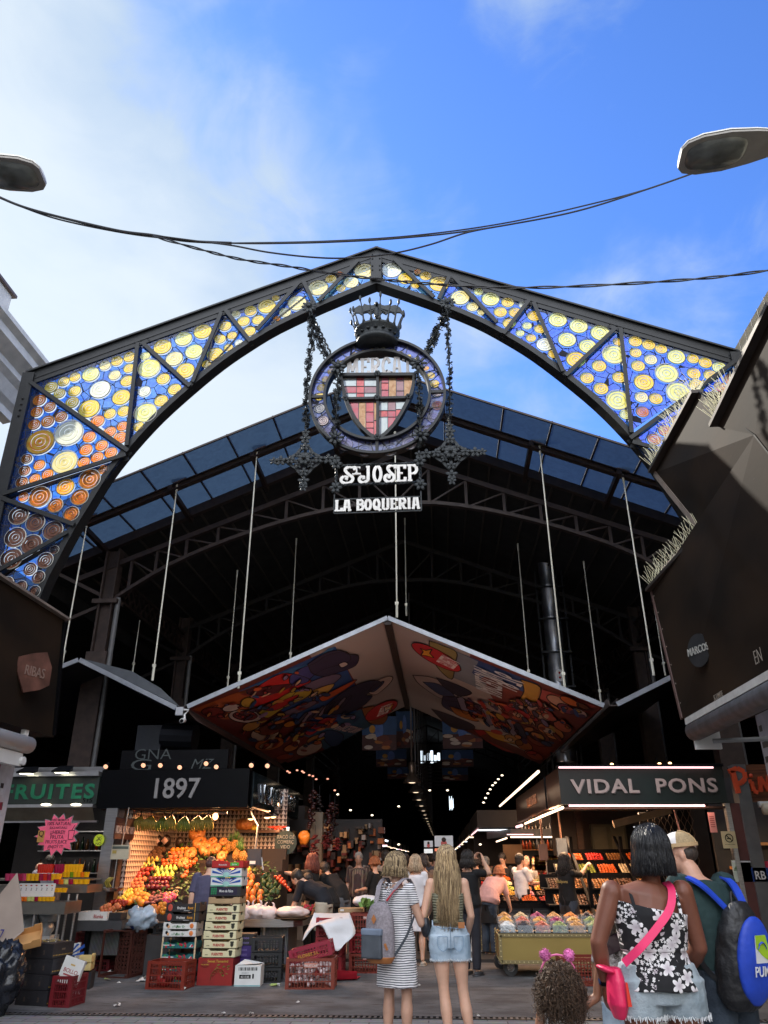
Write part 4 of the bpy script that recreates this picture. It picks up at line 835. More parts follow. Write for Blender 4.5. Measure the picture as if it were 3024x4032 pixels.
p=PY(725,2835,14.9);c=thing('security_camera','small white security camera at the low left corner of the printed canopy','camera',tuple(p));f=MB()
f.tube([(0,0,0),(.02,-.2,-.05)],.045,10,WHITE);f.tube([(.02,-.2,-.05),(.021,-.21,-.052)],.035,10,BLK);f.build('housing',None,c);f=MB();f.tube([(0,.02,0),(-.02,.06,.12),(.05,.06,.2),(-.1,.05,.22)],.02,6,WHITE);f.box(-.2,.02,.1,-.05,.12,.26,ALU);f.build('bracket',None,c)
KM=mat('brown_patinated_metal',(.013,.008,.0045),.5,.2,.35,1.4,.06,12,c2=(.026,.0145,.0075),stretch=(1,.5,1));KM.node_tree.nodes['Principled BSDF'].inputs['Specular IOR Level'].default_value=.18;KM.node_tree.nodes['Principled BSDF'].inputs['Roughness'].default_value=.7;KM.node_tree.nodes['Principled BSDF'].inputs['Metallic'].default_value=0
KL=mat('pale_metal_edge',(.30,.24,.20),.5,.3,.2,5)
add_stains(KM,6,(.14,.12,.09),.70,.80,(1,1,3))
kr=thing('kiosk','tall brown faceted metal kiosk on the right with stepped ledges and a round name plaque','kiosk')
XK=3.5
def KP(px,py,X=XK):return PX(px,py,X)
a1=KP(2750,1551);a2=KP(2577,1859);a3=KP(2740,2120);a4=KP(2563,2317);a5=KP(2700,2830)
zA,zB=(a1.z+a2.z)/2,(a3.z*.5+a4.z*.5);yA,yB_=a2.y,a4.y
f=MB()
yy=[(a5.y,a5.z),(yB_,zB),(a3.y,zB),(yA,zA),(KP(2770,1700).y-.4,zA),(KP(2770,1700).y-.4,zA+1.6),(1.5,zA+1.6),(1.5,a5.z)]
pts={'p0':(XK-.05,a5.y,a5.z),'p1':(XK,yB_,zB),'p2':(XK+.12,a3.y,zB),'p3':(XK,yA,zA),'p4':tuple(PX(2752,1545,XK+.1)),'p5':tuple(PX(2825,1680,XK)),'p6':tuple(PX(3060,1200,XK)),'p7':(XK+.1,2.0,a5.z),'m0':(XK+.12,6.0,a5.z),'m1':(XK-.02,7.2,zB+.2)}
W={k:Vector(v)for k,v in pts.items()}
ks=list(W);V=[W[k]for k in ks];back=[Vector((v.x+3.2,v.y,v.z))for v in V];ix={k:i for i,k in enumerate(ks)}
tri=[('p0','m0','m1'),('p0','m1','p1'),('p1','m1','p2'),('p2','m1','p3'),('p3','m1','p4'),('p4','m1','p6','p5'),('m1','m0','p7','p6')]
n0=len(V);loop=['p0','p1','p2','p3','p4','p5','p6','p7','m0']
F=[tuple(ix[k]for k in t)for t in tri]
for i in range(len(loop)):a,b=ix[loop[i]],ix[loop[(i+1)%len(loop)]];F.append((a,b,b+n0,a+n0))
f.add(V+back,F,KM);f.build('cladding',KM,kr)
def ledge(a,b,w_=.12):
 f=MB();a,b=Vector(a),Vector(b);f.bar(a+Vector((-.02,0,.02)),b+Vector((-.02,0,.02)),.16,.05,mat('ledge_metal',(.05,.04,.035),.5,.3));f.build('ledge',None,kr)
ledge(W['p1'],W['p2']);ledge(W['p3'],W['p4']);ledge(W['p5'],W['p6'])
f=MB();f.bar(W['p2'],W['p3'],.10,.03,KL,up=(1,0,0));f.bar(W['p0'],W['p1'],.07,.03,mat('worn_red_edge',(.12,.07,.06),.5),up=(1,0,0));f.bar(W['m1'],W['p4'],.02,.02,BLK);f.bar(W['m1'],W['m0'],.02,.02,BLK)
for k in range(7):a,b=W['p0'].lerp(W['p1'],.1+k*.14),W['m0'].lerp(W['m1'],.1+k*.14);f.ball(tuple(a.lerp(b,.02)+Vector((-.004,0,0))),.012,KL,6,4)
f.build('edge_strips',None,kr)
f=MB();p_=KP(3024,2760,XK+.0)
pl=PX(2770,2560,XK-.02);c=thing('name_plaque','round dark metal plaque reading MARCOS on the brown kiosk','plaque',tuple(pl+Vector((-.05,0,0))),R_(20));f=MB()
f.lathe([(0,0),(.215,0),(.215,.02),(0,.02)],32,mat('plaque_metal',(.05,.05,.052),.4,.6),RY(R_(-90)));f.text('MARCOS',.14,.01,mat('worn_bright_letters',(.45,.44,.40),.4,.3),basis((-.022,0,0),(0,-1,0),(1,0,0),(0,0,1))@T(0,0,-.04),.01,.75);f.build('disc',None,c)
aw=PX(2735,2880,XK-.25);a_=thing('awning_cassette','long grey rolled awning cassette along the foot of the right kiosk','awning');f=MB()
f.tube([(aw.x,aw.y,aw.z),(aw.x,2.2,aw.z)],.12,14,mat('grey_canvas_roll',(.14,.14,.15),.6,0,.3,6,.3,20));f.build('canvas_roll',None,a_,smooth=True)
f=MB();f.box(aw.x-.10,2.2,aw.z+.08,aw.x+.25,aw.y,aw.z+.16,mat('pale_awning_cover',(.55,.53,.50),.6,0,.1,9));f.build('cover',None,a_)
f=MB();f.box(aw.x-.02,aw.y-.02,aw.z-.22,aw.x+.3,aw.y+.04,aw.z+.12,WHITE);f.tube([(aw.x+.1,aw.y-.3,aw.z-.16),(aw.x+1.6,aw.y-.9,aw.z-.2),(aw.x+2.6,aw.y-.4,aw.z-.2)],.03,6,mat('grey_arm',(.25,.25,.25),.5));f.build('arm',None,a_)
SP=mat('pale_spikes',(.85,.80,.55),.4)
def spikes(a,b,n,label,nest=False):
 f=MB();a,b=Vector(a),Vector(b);rr=random.Random(5);d=(b-a).normalized()
 f.bar(a+Vector((0,0,.055)),b+Vector((0,0,.055)),.05,.012,SP)
 for i in range(n):
  p=a.lerp(b,(i+.5)/n)+Vector((rr.uniform(-.02,.02),0,.06))
  for ang in(-38,-14,14,38):v=Vector((math.sin(R_(ang+rr.uniform(-6,6))),rr.uniform(-.25,.25),math.cos(R_(ang))));q=p+v*rr.uniform(.22,.34);f.bar(p,q,.0042,.0042,SP)
 if nest:
  for i in range(14):p=a.lerp(b,.35+.04*i*.8)+Vector((rr.uniform(.0,.05),0,.10));f.ball(tuple(p),(.05+rr.random()*.03,.06,.03+rr.random()*.03),mat('nest_debris',(.45,.38,.30),.9,bump=.4),7,5)
 return tag(f.build('bird_spikes'),label,'bird spikes','bird spikes on the kiosk ledges')
spikes(W['p1'],W['p2'],26,'bird spikes with nest debris on the lowest ledge of the right kiosk',True);spikes(W['p3'],W['p4'],46,'bird spikes on the middle ledge of the right kiosk');spikes(W['p5']-Vector((0,0,0)),W['p5'].lerp(W['p6'],.3),24,'bird spikes on the topmost ledge of the right kiosk')
f=MB(basis((XK-.03,0,0),(0,-1,0),(1,0,0),(0,0,1)))
for s_,px,py,h in(('EN',2990,2610,.22),('SCOMITE',2830,2750,.10)):
 q=PX(px,py,XK-.03);f.text(s_,h,.003,mat('scratch',(.11,.09,.07)if h<.2 else(.25,.21,.17),.6),T(-q.y,0,q.z),-.012,.8)
f.build('scratched_marks',None,kr)
XL=-5.0;kl=thing('kiosk','brown sheet-metal kiosk top at the left edge with a shield plaque','kiosk')
f=MB();V=[(XL,9.5,4.53),(XL,9.75,3.04),(XL,3.0,3.0),(XL,3.0,4.53)];V2=[(XL-3,y,z)for _,y,z in V]
f.add(V+V2,[(0,1,2,3),(7,6,5,4),(0,4,5,1),(1,5,6,2),(2,6,7,3),(3,7,4,0)],KM);f.build('cladding',KM,kl)
f=MB();f.bar((XL+.02,9.5,4.55),(XL+.02,3,4.55),.10,.03,KL);f.bar((XL+.015,9.46,4.5),(XL+.015,9.72,3.06),.05,.03,BLK,up=(1,0,0));f.build('edge_strips',None,kl)
pl=PX(115,2645,XL+.03);c=thing('name_plaque','reddish shield-shaped metal plaque reading RIBAS on the left kiosk','plaque',tuple(pl+Vector((.07,0,0))),R_(-22));f=MB(basis((0,0,0),(0,1,0),(-1,0,0),(0,0,1)))
f.prism([(-.28,.12),(-.05,.22),(.13,.27),(.24,.10),(.25,-.12),(.12,-.2),(-.10,-.27),(-.24,-.05)][::-1],.02,mat('copper_plaque',(.13,.055,.04),.4,.2,.4,5));f.text('RIBAS',.17,.008,mat('plaque_letters',(.26,.17,.14),.35,.3),T(0,-.001,-.06),.005,.7);f.build('shield',None,c)
aw=PX(112,2935,XL-.05);a_=thing('awning_cassette','white awning cassette end jutting out under the left kiosk','awning');f=MB();f.tube([(aw.x,aw.y,aw.z),(aw.x,4,aw.z)],.10,16,WHITE);f.build('casing',None,a_,smooth=True)
f=MB();f.box(aw.x-.08,aw.y-.9,aw.z-.26,aw.x+.02,aw.y-.12,aw.z-.11,WHITE);f.tube([(aw.x+.0,aw.y-.14,aw.z-.2),(aw.x+.06,aw.y-.14,aw.z-.2)],.05,8,WHITE);f.box(aw.x-.03,aw.y-.18,aw.z+.08,aw.x+.03,aw.y-.10,aw.z+.2,WHITE);f.build('bracket',None,a_)
STK=mat('sticker_post',(.50,.50,.55),.5,0,.15,8)
f=MB();p=PX(14,3200,-5.45);f.box(-5.9,p.y-.5,0,-5.42,p.y,3.0,STK);rr=random.Random(2)
for k in range(14):y=p.y-rr.uniform(.05,.4);z=rr.uniform(2.0,2.9);f.box(-5.42,y,z,-5.415,y+.06,z+rr.uniform(.04,.1),hm(rr.choice(['20202c','c8c8d0','8a1c3c','3c3c58'])))
tag(f.build('sticker_pillar'),'pale pillar covered in stickers at the left edge under the awning','pillar')
f=MB();p=PX(3015,3020,3.95);f.box(3.95,p.y-.5,0,4.4,p.y,3.2,STK)
for k in range(12):z=1+rr.random()*2;f.box(3.945,p.y-.1-rr.random()*.3,z,3.95,p.y-.05,z+.07,hm(rr.choice(['8c7c70','c8c8d0','5c5c58'])))
tag(f.build('sticker_pillar'),'pale sticker-covered pillar at the right edge under the brown kiosk','pillar')
CORN=mat('grey_stucco',(.55,.52,.48),.8,0,.12,4,.2,30);CREAM=mat('cream_stucco',(.62,.56,.44),.85,0,.15,3,.25,25)
bl=thing('side_building','grey building with a moulded cornice cut off by the left edge','building');f=MB()
YE=14.6;f.box(-30,-14,0,-10.1,YE-.4,12.0,CORN);f.build('wall',None,bl)
f=MB();prof=[(-10.1,11.0),(-9.9,11.05),(-9.9,11.25),(-9.75,11.35),(-9.6,11.6),(-9.45,11.7),(-9.45,11.85),(-9.15,12.0),(-9.15,12.2),(-9.0,12.28),(-9.0,12.4),(-10.1,12.42)]
f.prism(prof,YE+14,CORN,T(0,-14,0));f.build('cornice',None,bl)
f=MB();f.box(-13.5,-14,12.3,-9.5,12.95,13.4,CORN);f.box(-13.6,-14.05,13.4,-9.42,13.03,13.47,mat('brown_coping',(.1,.07,.06),.6));f.build('parapet_block',None,bl)
brr=thing('side_building','sunlit cream building wall behind netting at the right edge','building');f=MB()
f.box(7.6,-6,0,25,14.9,12.1,CREAM);f.build('wall',None,brr);f=MB();f.prism([(7.6,11.3),(7.35,11.4),(7.35,11.6),(7.1,11.8),(7.1,12.0),(7.0,12.1),(7.6,12.15)][::-1],21.1,CREAM,T(0,-6,0));f.build('cornice',None,brr)
f=MB()
for k in range(30):y=14.9-k*.35;f.bar((7.0,y,9.5),(6.98,y-.1,12.1),.008,.008,CABLE)
for k in range(9):z=9.6+k*.28;f.bar((6.99,4,z),(6.99,14.9,z),.008,.008,CABLE)
tag(f.build('bird_net'),'thin dark netting stretched over the cream wall at upper right','net')
f=MB();f.box(-40,-42,0,40,-40,14,CREAM);tag(f.build('street_facade'),'cream house row across the street behind the viewer','building')
f=MB();p0=PX(5,1740,-7.4)
def street_lamp(px,py,X,s,label,Y=None):
 "lamp head over the street; s=+1 arm comes from the right"
 t=thing('street_lamp',label,'street lamp',(0,0,0),group='flat street lamps over the square');return t
def lamp_head(t,M,smooth=True):
 HB=mat('lamp_housing_white',(.72,.70,.62),.4,0,.05);f=MB(M)
 pr=[(0.0,.10,.03),(.04,.16,.06),(.15,.20,.09),(.35,.205,.10),(.55,.17,.09),(.8,.10,.07),(1.1,.06,.06),(1.3,.05,.06)]
 V=[];n=14
 for x,w_,h in pr:
  for k in range(n):
   a=math.pi*k/(n-1);V.append((x,math.cos(a)*w_,math.sin(a)*h))
 F=[(i*n+k,(i+1)*n+k,(i+1)*n+k+1,i*n+k+1)for i in range(len(pr)-1)for k in range(n-1)]
 F+=[tuple(range(n))];f.add(V,F,HB);f.build('housing',HB,t,smooth=True)
 f=MB(M);o=[(x,w_)for x,w_,h in pr];P=[(x,w_*.97)for x,w_ in o]+[(x,-w_*.97)for x,w_ in o[::-1]]
 f.add([(x,y,-.002)for x,y in P]+[(x,y,-.028)for x,y in P],[tuple(range(len(P)))[::1],tuple(range(2*len(P)-1,len(P)-1,-1))]+[(i,(i+1)%len(P),len(P)+(i+1)%len(P),len(P)+i)for i in range(len(P))],mat('lamp_underside',(.30,.28,.25),.5));f.build('underside',None,t)
 f=MB(M);Q=[(.27+.23*math.copysign(abs(math.cos(a))**.7,math.cos(a)),.155*math.copysign(abs(math.sin(a))**.7,math.sin(a)))for a in[2*math.pi*k/28 for k in range(28)]]
 f.add([(x,y,-.03)for x,y in Q]+[(.27+(x-.27)*.8,y*.8,-.075)for x,y in Q],[(i,(i+1)%28,28+(i+1)%28,28+i)for i in range(28)]+[tuple(range(28,56))],mat('lamp_lens',(.14,.15,.14),.2,.1,.4,6));f.build('lens',None,t,smooth=True)
 f=MB(M);f.tube([(1.2,0,.02),(4.2,0,.0)],.05,8,mat('lamp_arm_grey',(.4,.4,.38),.5));f.build('arm',None,t)
p=PZ(2675,620,7.6);t=thing('street_lamp','street lamp head reaching in from the right edge above the cables','street lamp',tuple(p),group='street lamps over the square');q=PZ(3024,572,7.6);ang=math.atan2(q.y-p.y,q.x-p.x)
lamp_head(t,RZ(ang)@RY(R_(-2))@S3(1.2,1.1,1.0))
p=PZ(170,690,7.6);t=thing('street_lamp','street lamp head cut by the left edge against white cloud','street lamp',tuple(p),group='street lamps over the square');q=PZ(-200,670,7.6);ang=math.atan2(q.y-p.y,q.x-p.x)
lamp_head(t,RZ(ang)@RY(R_(-2))@S3(1.1,1.0,1.0))
def cable(pts,Ys,r,label,twist=0):
 P=[PY(x,y,Y)for(x,y),Y in zip(pts,Ys)];C=catmull(P,14);f=MB()
 if twist:
  for s0 in(0,math.pi):f.tube([c+Vector((0,.9*r*math.sin(i*twist+s0),.9*r*math.cos(i*twist+s0)))for i,c in enumerate(C)],r*.75,5,CABLE)
 else:f.tube(C,r,6,CABLE)
 return tag(f.build('overhead_cable'),label,'cable','cables strung across the street')
K=1.8230
def kk(L_):return[(x*K,y*K)for x,y in L_]
n_=lambda L_:[9.0]*len(L_)
c1=kk([(-30,415),(30,440),(120,472),(250,500),(360,515),(500,525),(640,525),(780,520),(880,513),(980,503),(1100,485),(1250,455),(1400,408),(1530,362),(1690,300)])
cable(c1,n_(c1),.014,'double cable sagging from the left lamp up to the right lamp',0)
c2=kk([(-30,412),(60,450),(240,495),(330,508),(400,520),(500,525)]);cable(c2,[8.98]*6,.022,'thick bundled cable running down from the left edge')
c3=kk([(330,508),(420,520),(500,530),(580,545),(680,556),(760,557),(850,547),(930,528),(1010,502),(1100,485)]);cable(c3,[8.95]*9+[9.0],.014,'thin cable dipping just above the gable peak')
c4=kk([(330,510),(430,538),(520,560),(620,575),(700,588),(790,600),(860,607),(930,613),(1050,620),(1200,620),(1400,610),(1560,597),(1700,578)]);cable(c4,[8.9]*13,.016,'twisted cable crossing in front of the right roof slope',.45)
c5=kk([(500,525),(700,521),(900,508),(1100,480),(1300,435),(1400,408)]);cable(c5,[9.02]*6,.012,'slim cable running alongside the double cable')
def Xat(px,py,Y):return PY(px,py,Y).x
def Zat(px,py,Y):return PY(px,py,Y).z
WOODD=mat('dark_brown_wood',(.05,.022,.012),.6,0,.3,3,stretch=(1,1,6));DISP=mat('display_board',(.03,.018,.012),.7)
def cloth(h,**k):return mat('cloth_'+h,hexc(h),.85,0,.08,9,.12,160,**k)
def tube_light(name,a,b,m,r=.018,label=None,power=0,c=(1,.7,.5),parent=None):
 f=MB();f.tube([a,b],r,6,m);o=f.build(name,m,parent)
 if label:tag(o,label,'light tube')
 return o
st=thing('fruit_stall','dark fruit stall with the black fascia reading 1897 and a patterned tile wall','stall')
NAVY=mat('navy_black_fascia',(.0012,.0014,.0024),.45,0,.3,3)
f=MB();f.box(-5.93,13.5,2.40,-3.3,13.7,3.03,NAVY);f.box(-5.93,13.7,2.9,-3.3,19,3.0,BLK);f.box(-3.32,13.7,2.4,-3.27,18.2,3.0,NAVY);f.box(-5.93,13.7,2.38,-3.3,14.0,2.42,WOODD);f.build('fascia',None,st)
LET=mat('brushed_letters',(.26,.25,.25),.4,.3)
f=MB(T(Xat(690,3110,13.5),13.5,2.56));f.text('1897',.46,.03,LET,None,.012,.95);f.build('fascia_lettering',LET,st)
gsm=mat('glossy_sign_glass',(.02,.03,.035),.08,.2,.5,5)
f=MB(basis((-3.26,13.62,0),(0,1,0),(-1,0,0),(0,0,1)));f.box(0,-.02,2.42,4.5,-.005,2.98,gsm);f.text('VIDAL PONS 1897',.42,.04,mat('chrome_letters',(.8,.85,.9),.12,1.0),T(2.2,-.03,2.54),.012,1.02);f.build('side_sign',None,st)
def tri_tile(name,s1=9.0):
 m=bpy.data.materials.new(name);m.use_nodes=True;t=m.node_tree;b=t.nodes['Principled BSDF'];b.inputs['Roughness'].default_value=.3
 tcn=t.nodes.new('ShaderNodeTexCoord');sp=t.nodes.new('ShaderNodeSeparateXYZ');t.links.new(tcn.outputs['Object'],sp.inputs[0])
 def M_(op,a,b_=None):
  n=t.nodes.new('ShaderNodeMath');n.operation=op
  for i,v in enumerate((a,b_)):
   if v is None:continue
   if isinstance(v,(int,float)):n.inputs[i].default_value=v
   else:t.links.new(v,n.inputs[i])
  return n.outputs[0]
 h=M_('ADD',sp.outputs[0],sp.outputs[1]);u=M_('FRACT',M_('MULTIPLY',h,s1));v=M_('FRACT',M_('MULTIPLY',sp.outputs[2],s1))
 tri=M_('LESS_THAN',M_('ABSOLUTE',M_('SUBTRACT',u,.5)),M_('MULTIPLY',v,.48))
 mxn=t.nodes.new('ShaderNodeMix');mxn.data_type='RGBA';t.links.new(tri,mxn.inputs[0]);mxn.inputs[6].default_value=(.62,.50,.42,1);mxn.inputs[7].default_value=(.045,.018,.015,1)
 t.links.new(mxn.outputs[2],b.inputs['Base Color']);return m
TILE=tri_tile('triangle_wall_tiles',12.0)
f=MB();f.box(-5.45,13.75,.6,-5.38,16.1,2.9,TILE);f.build('side_wall',TILE,st)
f=MB();f.box(-5.38,16.1,.6,Xat(1122,3350,16.1),16.16,2.9,TILE);f.build('back_wall',TILE,st)
f=MB();f.box(-5.75,13.48,0,-5.55,13.72,2.4,GALV);f.box(-5.55,13.55,0,-5.45,13.75,2.4,WOODD);f.build('front_pillar',None,st)
f=MB();f.box(-2.75,16.9,.9,-2.5,17.1,2.5,mat('beige_post',(.16,.12,.08),.6));f.build('corner_post',None,st)
f=MB();p=PX(490,3265,-5.37);f.box(-5.375,p.y-.42,p.z-.16,-5.36,p.y+.42,p.z+.17,mat('maroon_board',(.06,.015,.012),.5));f.M=basis((-5.355,p.y,p.z-.07),(0,1,0),(-1,0,0),(0,0,1));f.text('VIDAL PONS 1897',.17,.004,mat('sign_cream',(.7,.5,.4),.5),None,.002,.62);o=f.build('name_sign');tag(o,'maroon board reading VIDAL PONS 1897 on the tiled side wall','sign')
for i,(px,py)in enumerate([(417,3017),(565,3012),(632,3012),(812,3005),(852,3018),(990,3012),(1053,3014),(708,3020)]):
 p=PY(px,py,13.45);t=thing('spotlight','small spotlight on top of the black 1897 fascia, number %s from the left'%['one','two','three','five','six','seven','eight','four'][i],'spotlight',tuple(p),group='spotlights above the 1897 fascia');f=MB()
 f.tube([(0,.1,.05),(0,0,0)],[.03,.05],8,BLK);f.build('housing',None,t);f=MB();f.tube([(0,-.002,-.005),(0,-.012,-.012)],.04,8,glow('spot_face',(1,.5,.3),1.2));f.build('lens',None,t)
 if i==7:t['label']='small spotlight directly above the digits 97 on the 1897 fascia'
lb=['at the far left end','above the digit 1','above the digit 8','right of the digits and tallest','second to the right of the digits','near the right end','at the right corner','directly above the digits 97']
for o in[o for o in col.objects if o.name.startswith('spotlight')]:pass
for o,l_ in zip([o for o in col.objects if o.name.split('.')[0]=='spotlight'],lb):o['label']='small spotlight on the 1897 fascia, '+l_
f=MB();a,b=PY(508,3196,13.9),PY(895,3200,13.9);f.tube([a,b],.022,6,GALV);tag(f.build('hanging_rail'),'long steel rail under the 1897 fascia carrying banana bunches','rail')
YB_=mat('green_banana',(.26,.20,.03),.5,0,.2,12,c2=(.36,.27,.04));YG=mat('greener_banana',(.14,.17,.02),.5,0,.2,12)
for i,(x,y,m_,n_b,s_)in enumerate([(515,290,YB_,5,1),(650,290,YB_,8,1.25),(815,300,YG,5,1),(918,285,YB_,6,1),(1093,300,YG,6,1.05),(1265,290,YB_,6,1.1),(1395,285,YB_,6,1.05)]):
 p=PY(400+x*.3014,3150+(y-75)*.3014,13.88);t=thing('banana_bunch','','bananas',(p.x,13.88,p.z),group='banana bunches hanging from the rail');f=MB()
 f.tube([(0,0,.1),(0,0,0)],.008,5,CABLE);f.ball((0,0,-.01),(.03,.02,.03),WOODD)
 t['label']=['hanging banana bunch nearest the left end of the rail','widest hanging banana bunch, second from the left','greenest banana bunch hanging low, third from the left','hanging banana bunch overlapping the greener one','hanging green banana bunch above the big pumpkins','hanging banana bunch with dark spots, second from the bulb','hanging banana bunch nearest the bare bulb'][i]
 f.build('hook',None,t)
 for k in range(n_b):
  u_=(k-(n_b-1)/2)/n_b;f=MB();f.tube(catmull([(u_*.03,0,0),(u_*.16*s_,-.05,-.07),(u_*.24*s_,-.05,-.16),(u_*.20*s_,-.01,-.235)],3),[.010,.014,.017,.02,.021,.021,.02,.018,.014,.006],6,m_);f.build('banana',m_,t,smooth=True)
BULBP=PY(848,3215,13.9);f=MB();f.ball((0,0,0),(.05,.05,.06),BULB);t=thing('bare_bulb','glowing bare bulb hanging at the right end of the banana rail','light bulb',tuple(BULBP));f.build('globe',None,t,smooth=True);f=MB();f.tube([(0,0,.05),(0,0,.12)],.02,6,BLK);f.build('socket',None,t)
SL0,SLN=(0,13.3,.72),(0,-.62,1)
def slope(px,py):return PP(px,py,SL0,SLN)
f=MB();f.M=I4
for k in range(7):
 y0=13.3+k*.3;z0=.72+.62*(y0-13.3)-.06;f.box(-5.36,y0,.5,-2.9+.0*k,y0+.3,z0,DISP)
f.build('display_steps',None,st)
f=MB();f.box(-5.55,13.05,.62,-3.9,13.3,.70,GALV);f.build('front_ledge',None,st)
def proto(name,m,prof=None,ell_=None,extra=None,n=12,lob=0,la=0):
 f=MB()
 if prof:f.lathe(prof,n,m,caps=False,lob=lob,la=la)
 else:f.ball((0,0,0),ell_,m,n,8)
 if extra:extra(f)
 o=f.build(name,None,None,smooth=True);return o
APR=[(.0,-.8),(.35,-.92),(.75,-.7),(.98,-.1),(.95,.35),(.7,.8),(.35,.92),(.12,.80),(0,.66)]
PEAR=[(0,-.95),(.5,-.92),(.9,-.55),(.95,-.1),(.72,.35),(.42,.75),(.3,1.15),(.12,1.3),(0,1.28)]
def stem_(f):f.tube([(0,0,.7),(.08,0,1.15)],.05,4,WOODD)
def fm_(n,a,b,r=.35,**k):return mat('skin_'+n,a,r,0,.2,3.0,c2=b,lo=.4,hi=.62,**k)
FP={}
FP['red_apple']=proto('red_apple',fm_('red_apple',(.34,.015,.015),(.48,.06,.02),.25),APR,extra=stem_)
FP['scarlet_apple']=proto('scarlet_apple',fm_('scarlet',(.52,.04,.015),(.62,.16,.03),.25),APR,extra=stem_)
FP['dark_plum']=proto('dark_plum',fm_('plum',(.10,.008,.02),(.20,.02,.02),.25),APR)
FP['green_pear']=proto('green_pear',fm_('pear',(.40,.46,.05),(.52,.55,.10)),PEAR,extra=lambda f:f.tube([(0,0,1.2),(.1,0,1.6)],.05,4,WOODD))
FP['yellow_quince']=proto('yellow_quince',fm_('quince',(.70,.42,.06),(.78,.55,.12)),PEAR)
FP['peach']=proto('peach',fm_('peach',(.72,.30,.08),(.60,.08,.04),.6),APR)
FP['orange']=proto('orange',fm_('orange',(.78,.24,.02),(.85,.32,.03),.4,bump=.2,bs=60),None,(1,1,.96),stem_ if False else None)
FP['lemon']=proto('lemon',fm_('lemon',(.75,.52,.03),(.82,.62,.08),.4),[(0,-1.35),(.18,-1.22),(.6,-.95),(.9,-.4),(.95,.1),(.75,.7),(.25,1.15),(.12,1.3),(0,1.33)])
FP['coconut']=proto('coconut',fm_('coconut',(.10,.04,.02),(.18,.08,.035),.9,bump=.6,bs=20),None,(1,1,1.05))
FP['mango']=proto('mango',fm_('mango',(.80,.30,.03),(.72,.12,.03),.35),None,(.9,.8,1.2))
FP['avocado']=proto('avocado',fm_('avocado',(.03,.06,.015),(.06,.11,.02),.45,bump=.3),PEAR)
FP['sweet_potato']=proto('sweet_potato',fm_('sweetpotato',(.26,.07,.07),(.35,.13,.10),.7,bump=.3),[(0,-2.1),(.3,-1.8),(.8,-.9),(1,0),(.8,.9),(.35,1.7),(0,2.1)])
FP['tomato']=proto('tomato',fm_('tomato',(.60,.03,.015),(.70,.10,.02),.2),None,(1,1,.85))
def dragon_x(f):
 rr=random.Random(4)
 for i in range(16):
  t=i*2.4;z=-.8+i*.11;c=math.sqrt(max(.1,1-z*z));p=Vector((math.cos(t)*c,math.sin(t)*c,z*1.2));f.tube([p*.9,p*1.15+Vector((0,0,.35))],[.2,.02],4,mat('dragon_scale',(.45,.35,.08),.5))
FP['dragon_fruit']=proto('dragon_fruit',fm_('dragon',(.72,.03,.12),(.80,.10,.20),.4),None,(1,1,1.25),dragon_x)
PUMP=[(0,-.62),(.4,-.70),(.85,-.5),(1,0),(.88,.42),(.5,.62),(.2,.5),(.08,.38)]
FP['pumpkin']=proto('pumpkin',fm_('pumpkin',(.52,.16,.035),(.62,.26,.07),.45),PUMP,n=60,lob=11,la=.13,extra=lambda f:f.tube([(0,0,.35),(.05,0,.6),(.2,.05,.75)],[.12,.08,.09],6,mat('dry_stem',(.25,.18,.08),.8)))
def pine_x(f):
 g_=mat('pineapple_leaf',(.05,.14,.03),.5)
 for i in range(22):
  t=i*2.4;r=.25+.3*(i/22);f.bar((0,0,1.3),(math.cos(t)*(1.3-i*.04),math.sin(t)*(1.3-i*.04),1.9+i*.07),.18,.03,g_)
 k_=mat('pineapple_knob',(.42,.20,.04),.6)
 for i in range(60):
  z=-1.2+i*.042;c=math.sqrt(max(.05,1-(z/1.45)**2));t=i*2.4;f.ball((math.cos(t)*c*.95,math.sin(t)*c*.95,z),.17,k_,4,3)
FP['pineapple']=proto('pineapple',fm_('pineapple',(.30,.12,.03),(.42,.22,.05),.7),None,(.95,.95,1.4),pine_x)
def date_x(f):pass
FP['ginger_root']=proto('ginger_root',fm_('ginger',(.45,.27,.12),(.55,.35,.18),.8),None,(1.6,.7,.6))
frnd=random.Random(11);used_proto=set()
def fruit(kind,p,r,label,group,rot=None,cat=None):
 src=FP[kind]
 if kind in used_proto:o=src.copy();col.objects.link(o)
 else:o=src;used_proto.add(kind)
 o.location=p;o.scale=(r,r,r);o.rotation_euler=rot or(frnd.uniform(-.5,.5),frnd.uniform(-.5,.5),frnd.uniform(0,6.3))
 tag(o,label,cat or kind.replace('_',' '),group);return o
def Z5b(x,y):return(400+x*.3014,3150+y*.3014)
def Z6b(x,y):return(850+x*.3918,3100+y*.3918)
def row(kind,pts,r,label,group,zf=Z5b,plane=slope,rot=None,lift=0,jit=.0):
 for x,y in pts:
  p=plane(*zf(x,y));rr=r*frnd.uniform(.94,1.07);p=p+Vector((0,0,lift));fruit(kind,p,rr,label,group,rot(frnd)if rot else None)
def lst(s):v=[int(q)for q in s.split()];return list(zip(v[::2],v[1::2]))
up=lambda g_:(g_.uniform(-.25,.25),g_.uniform(-.25,.25),g_.uniform(0,6))
row('coconut',lst('595 635 665 620 735 645 800 650 605 680 680 690 750 690 570 735 630 740 700 740 765 745'),.058,'brown coconut in the heap at the top left of the fruit display','coconuts at the top of the fruit display')
row('orange',lst('930 655 990 652 1055 648 1110 640'),.046,'small orange in the top row beside the pumpkins','top row of oranges')
row('peach',lst('888 705 945 700 1005 695 1055 695 905 750 965 745 1035 742'),.046,'pink peach just below the top row of oranges','pink peaches below the top oranges')
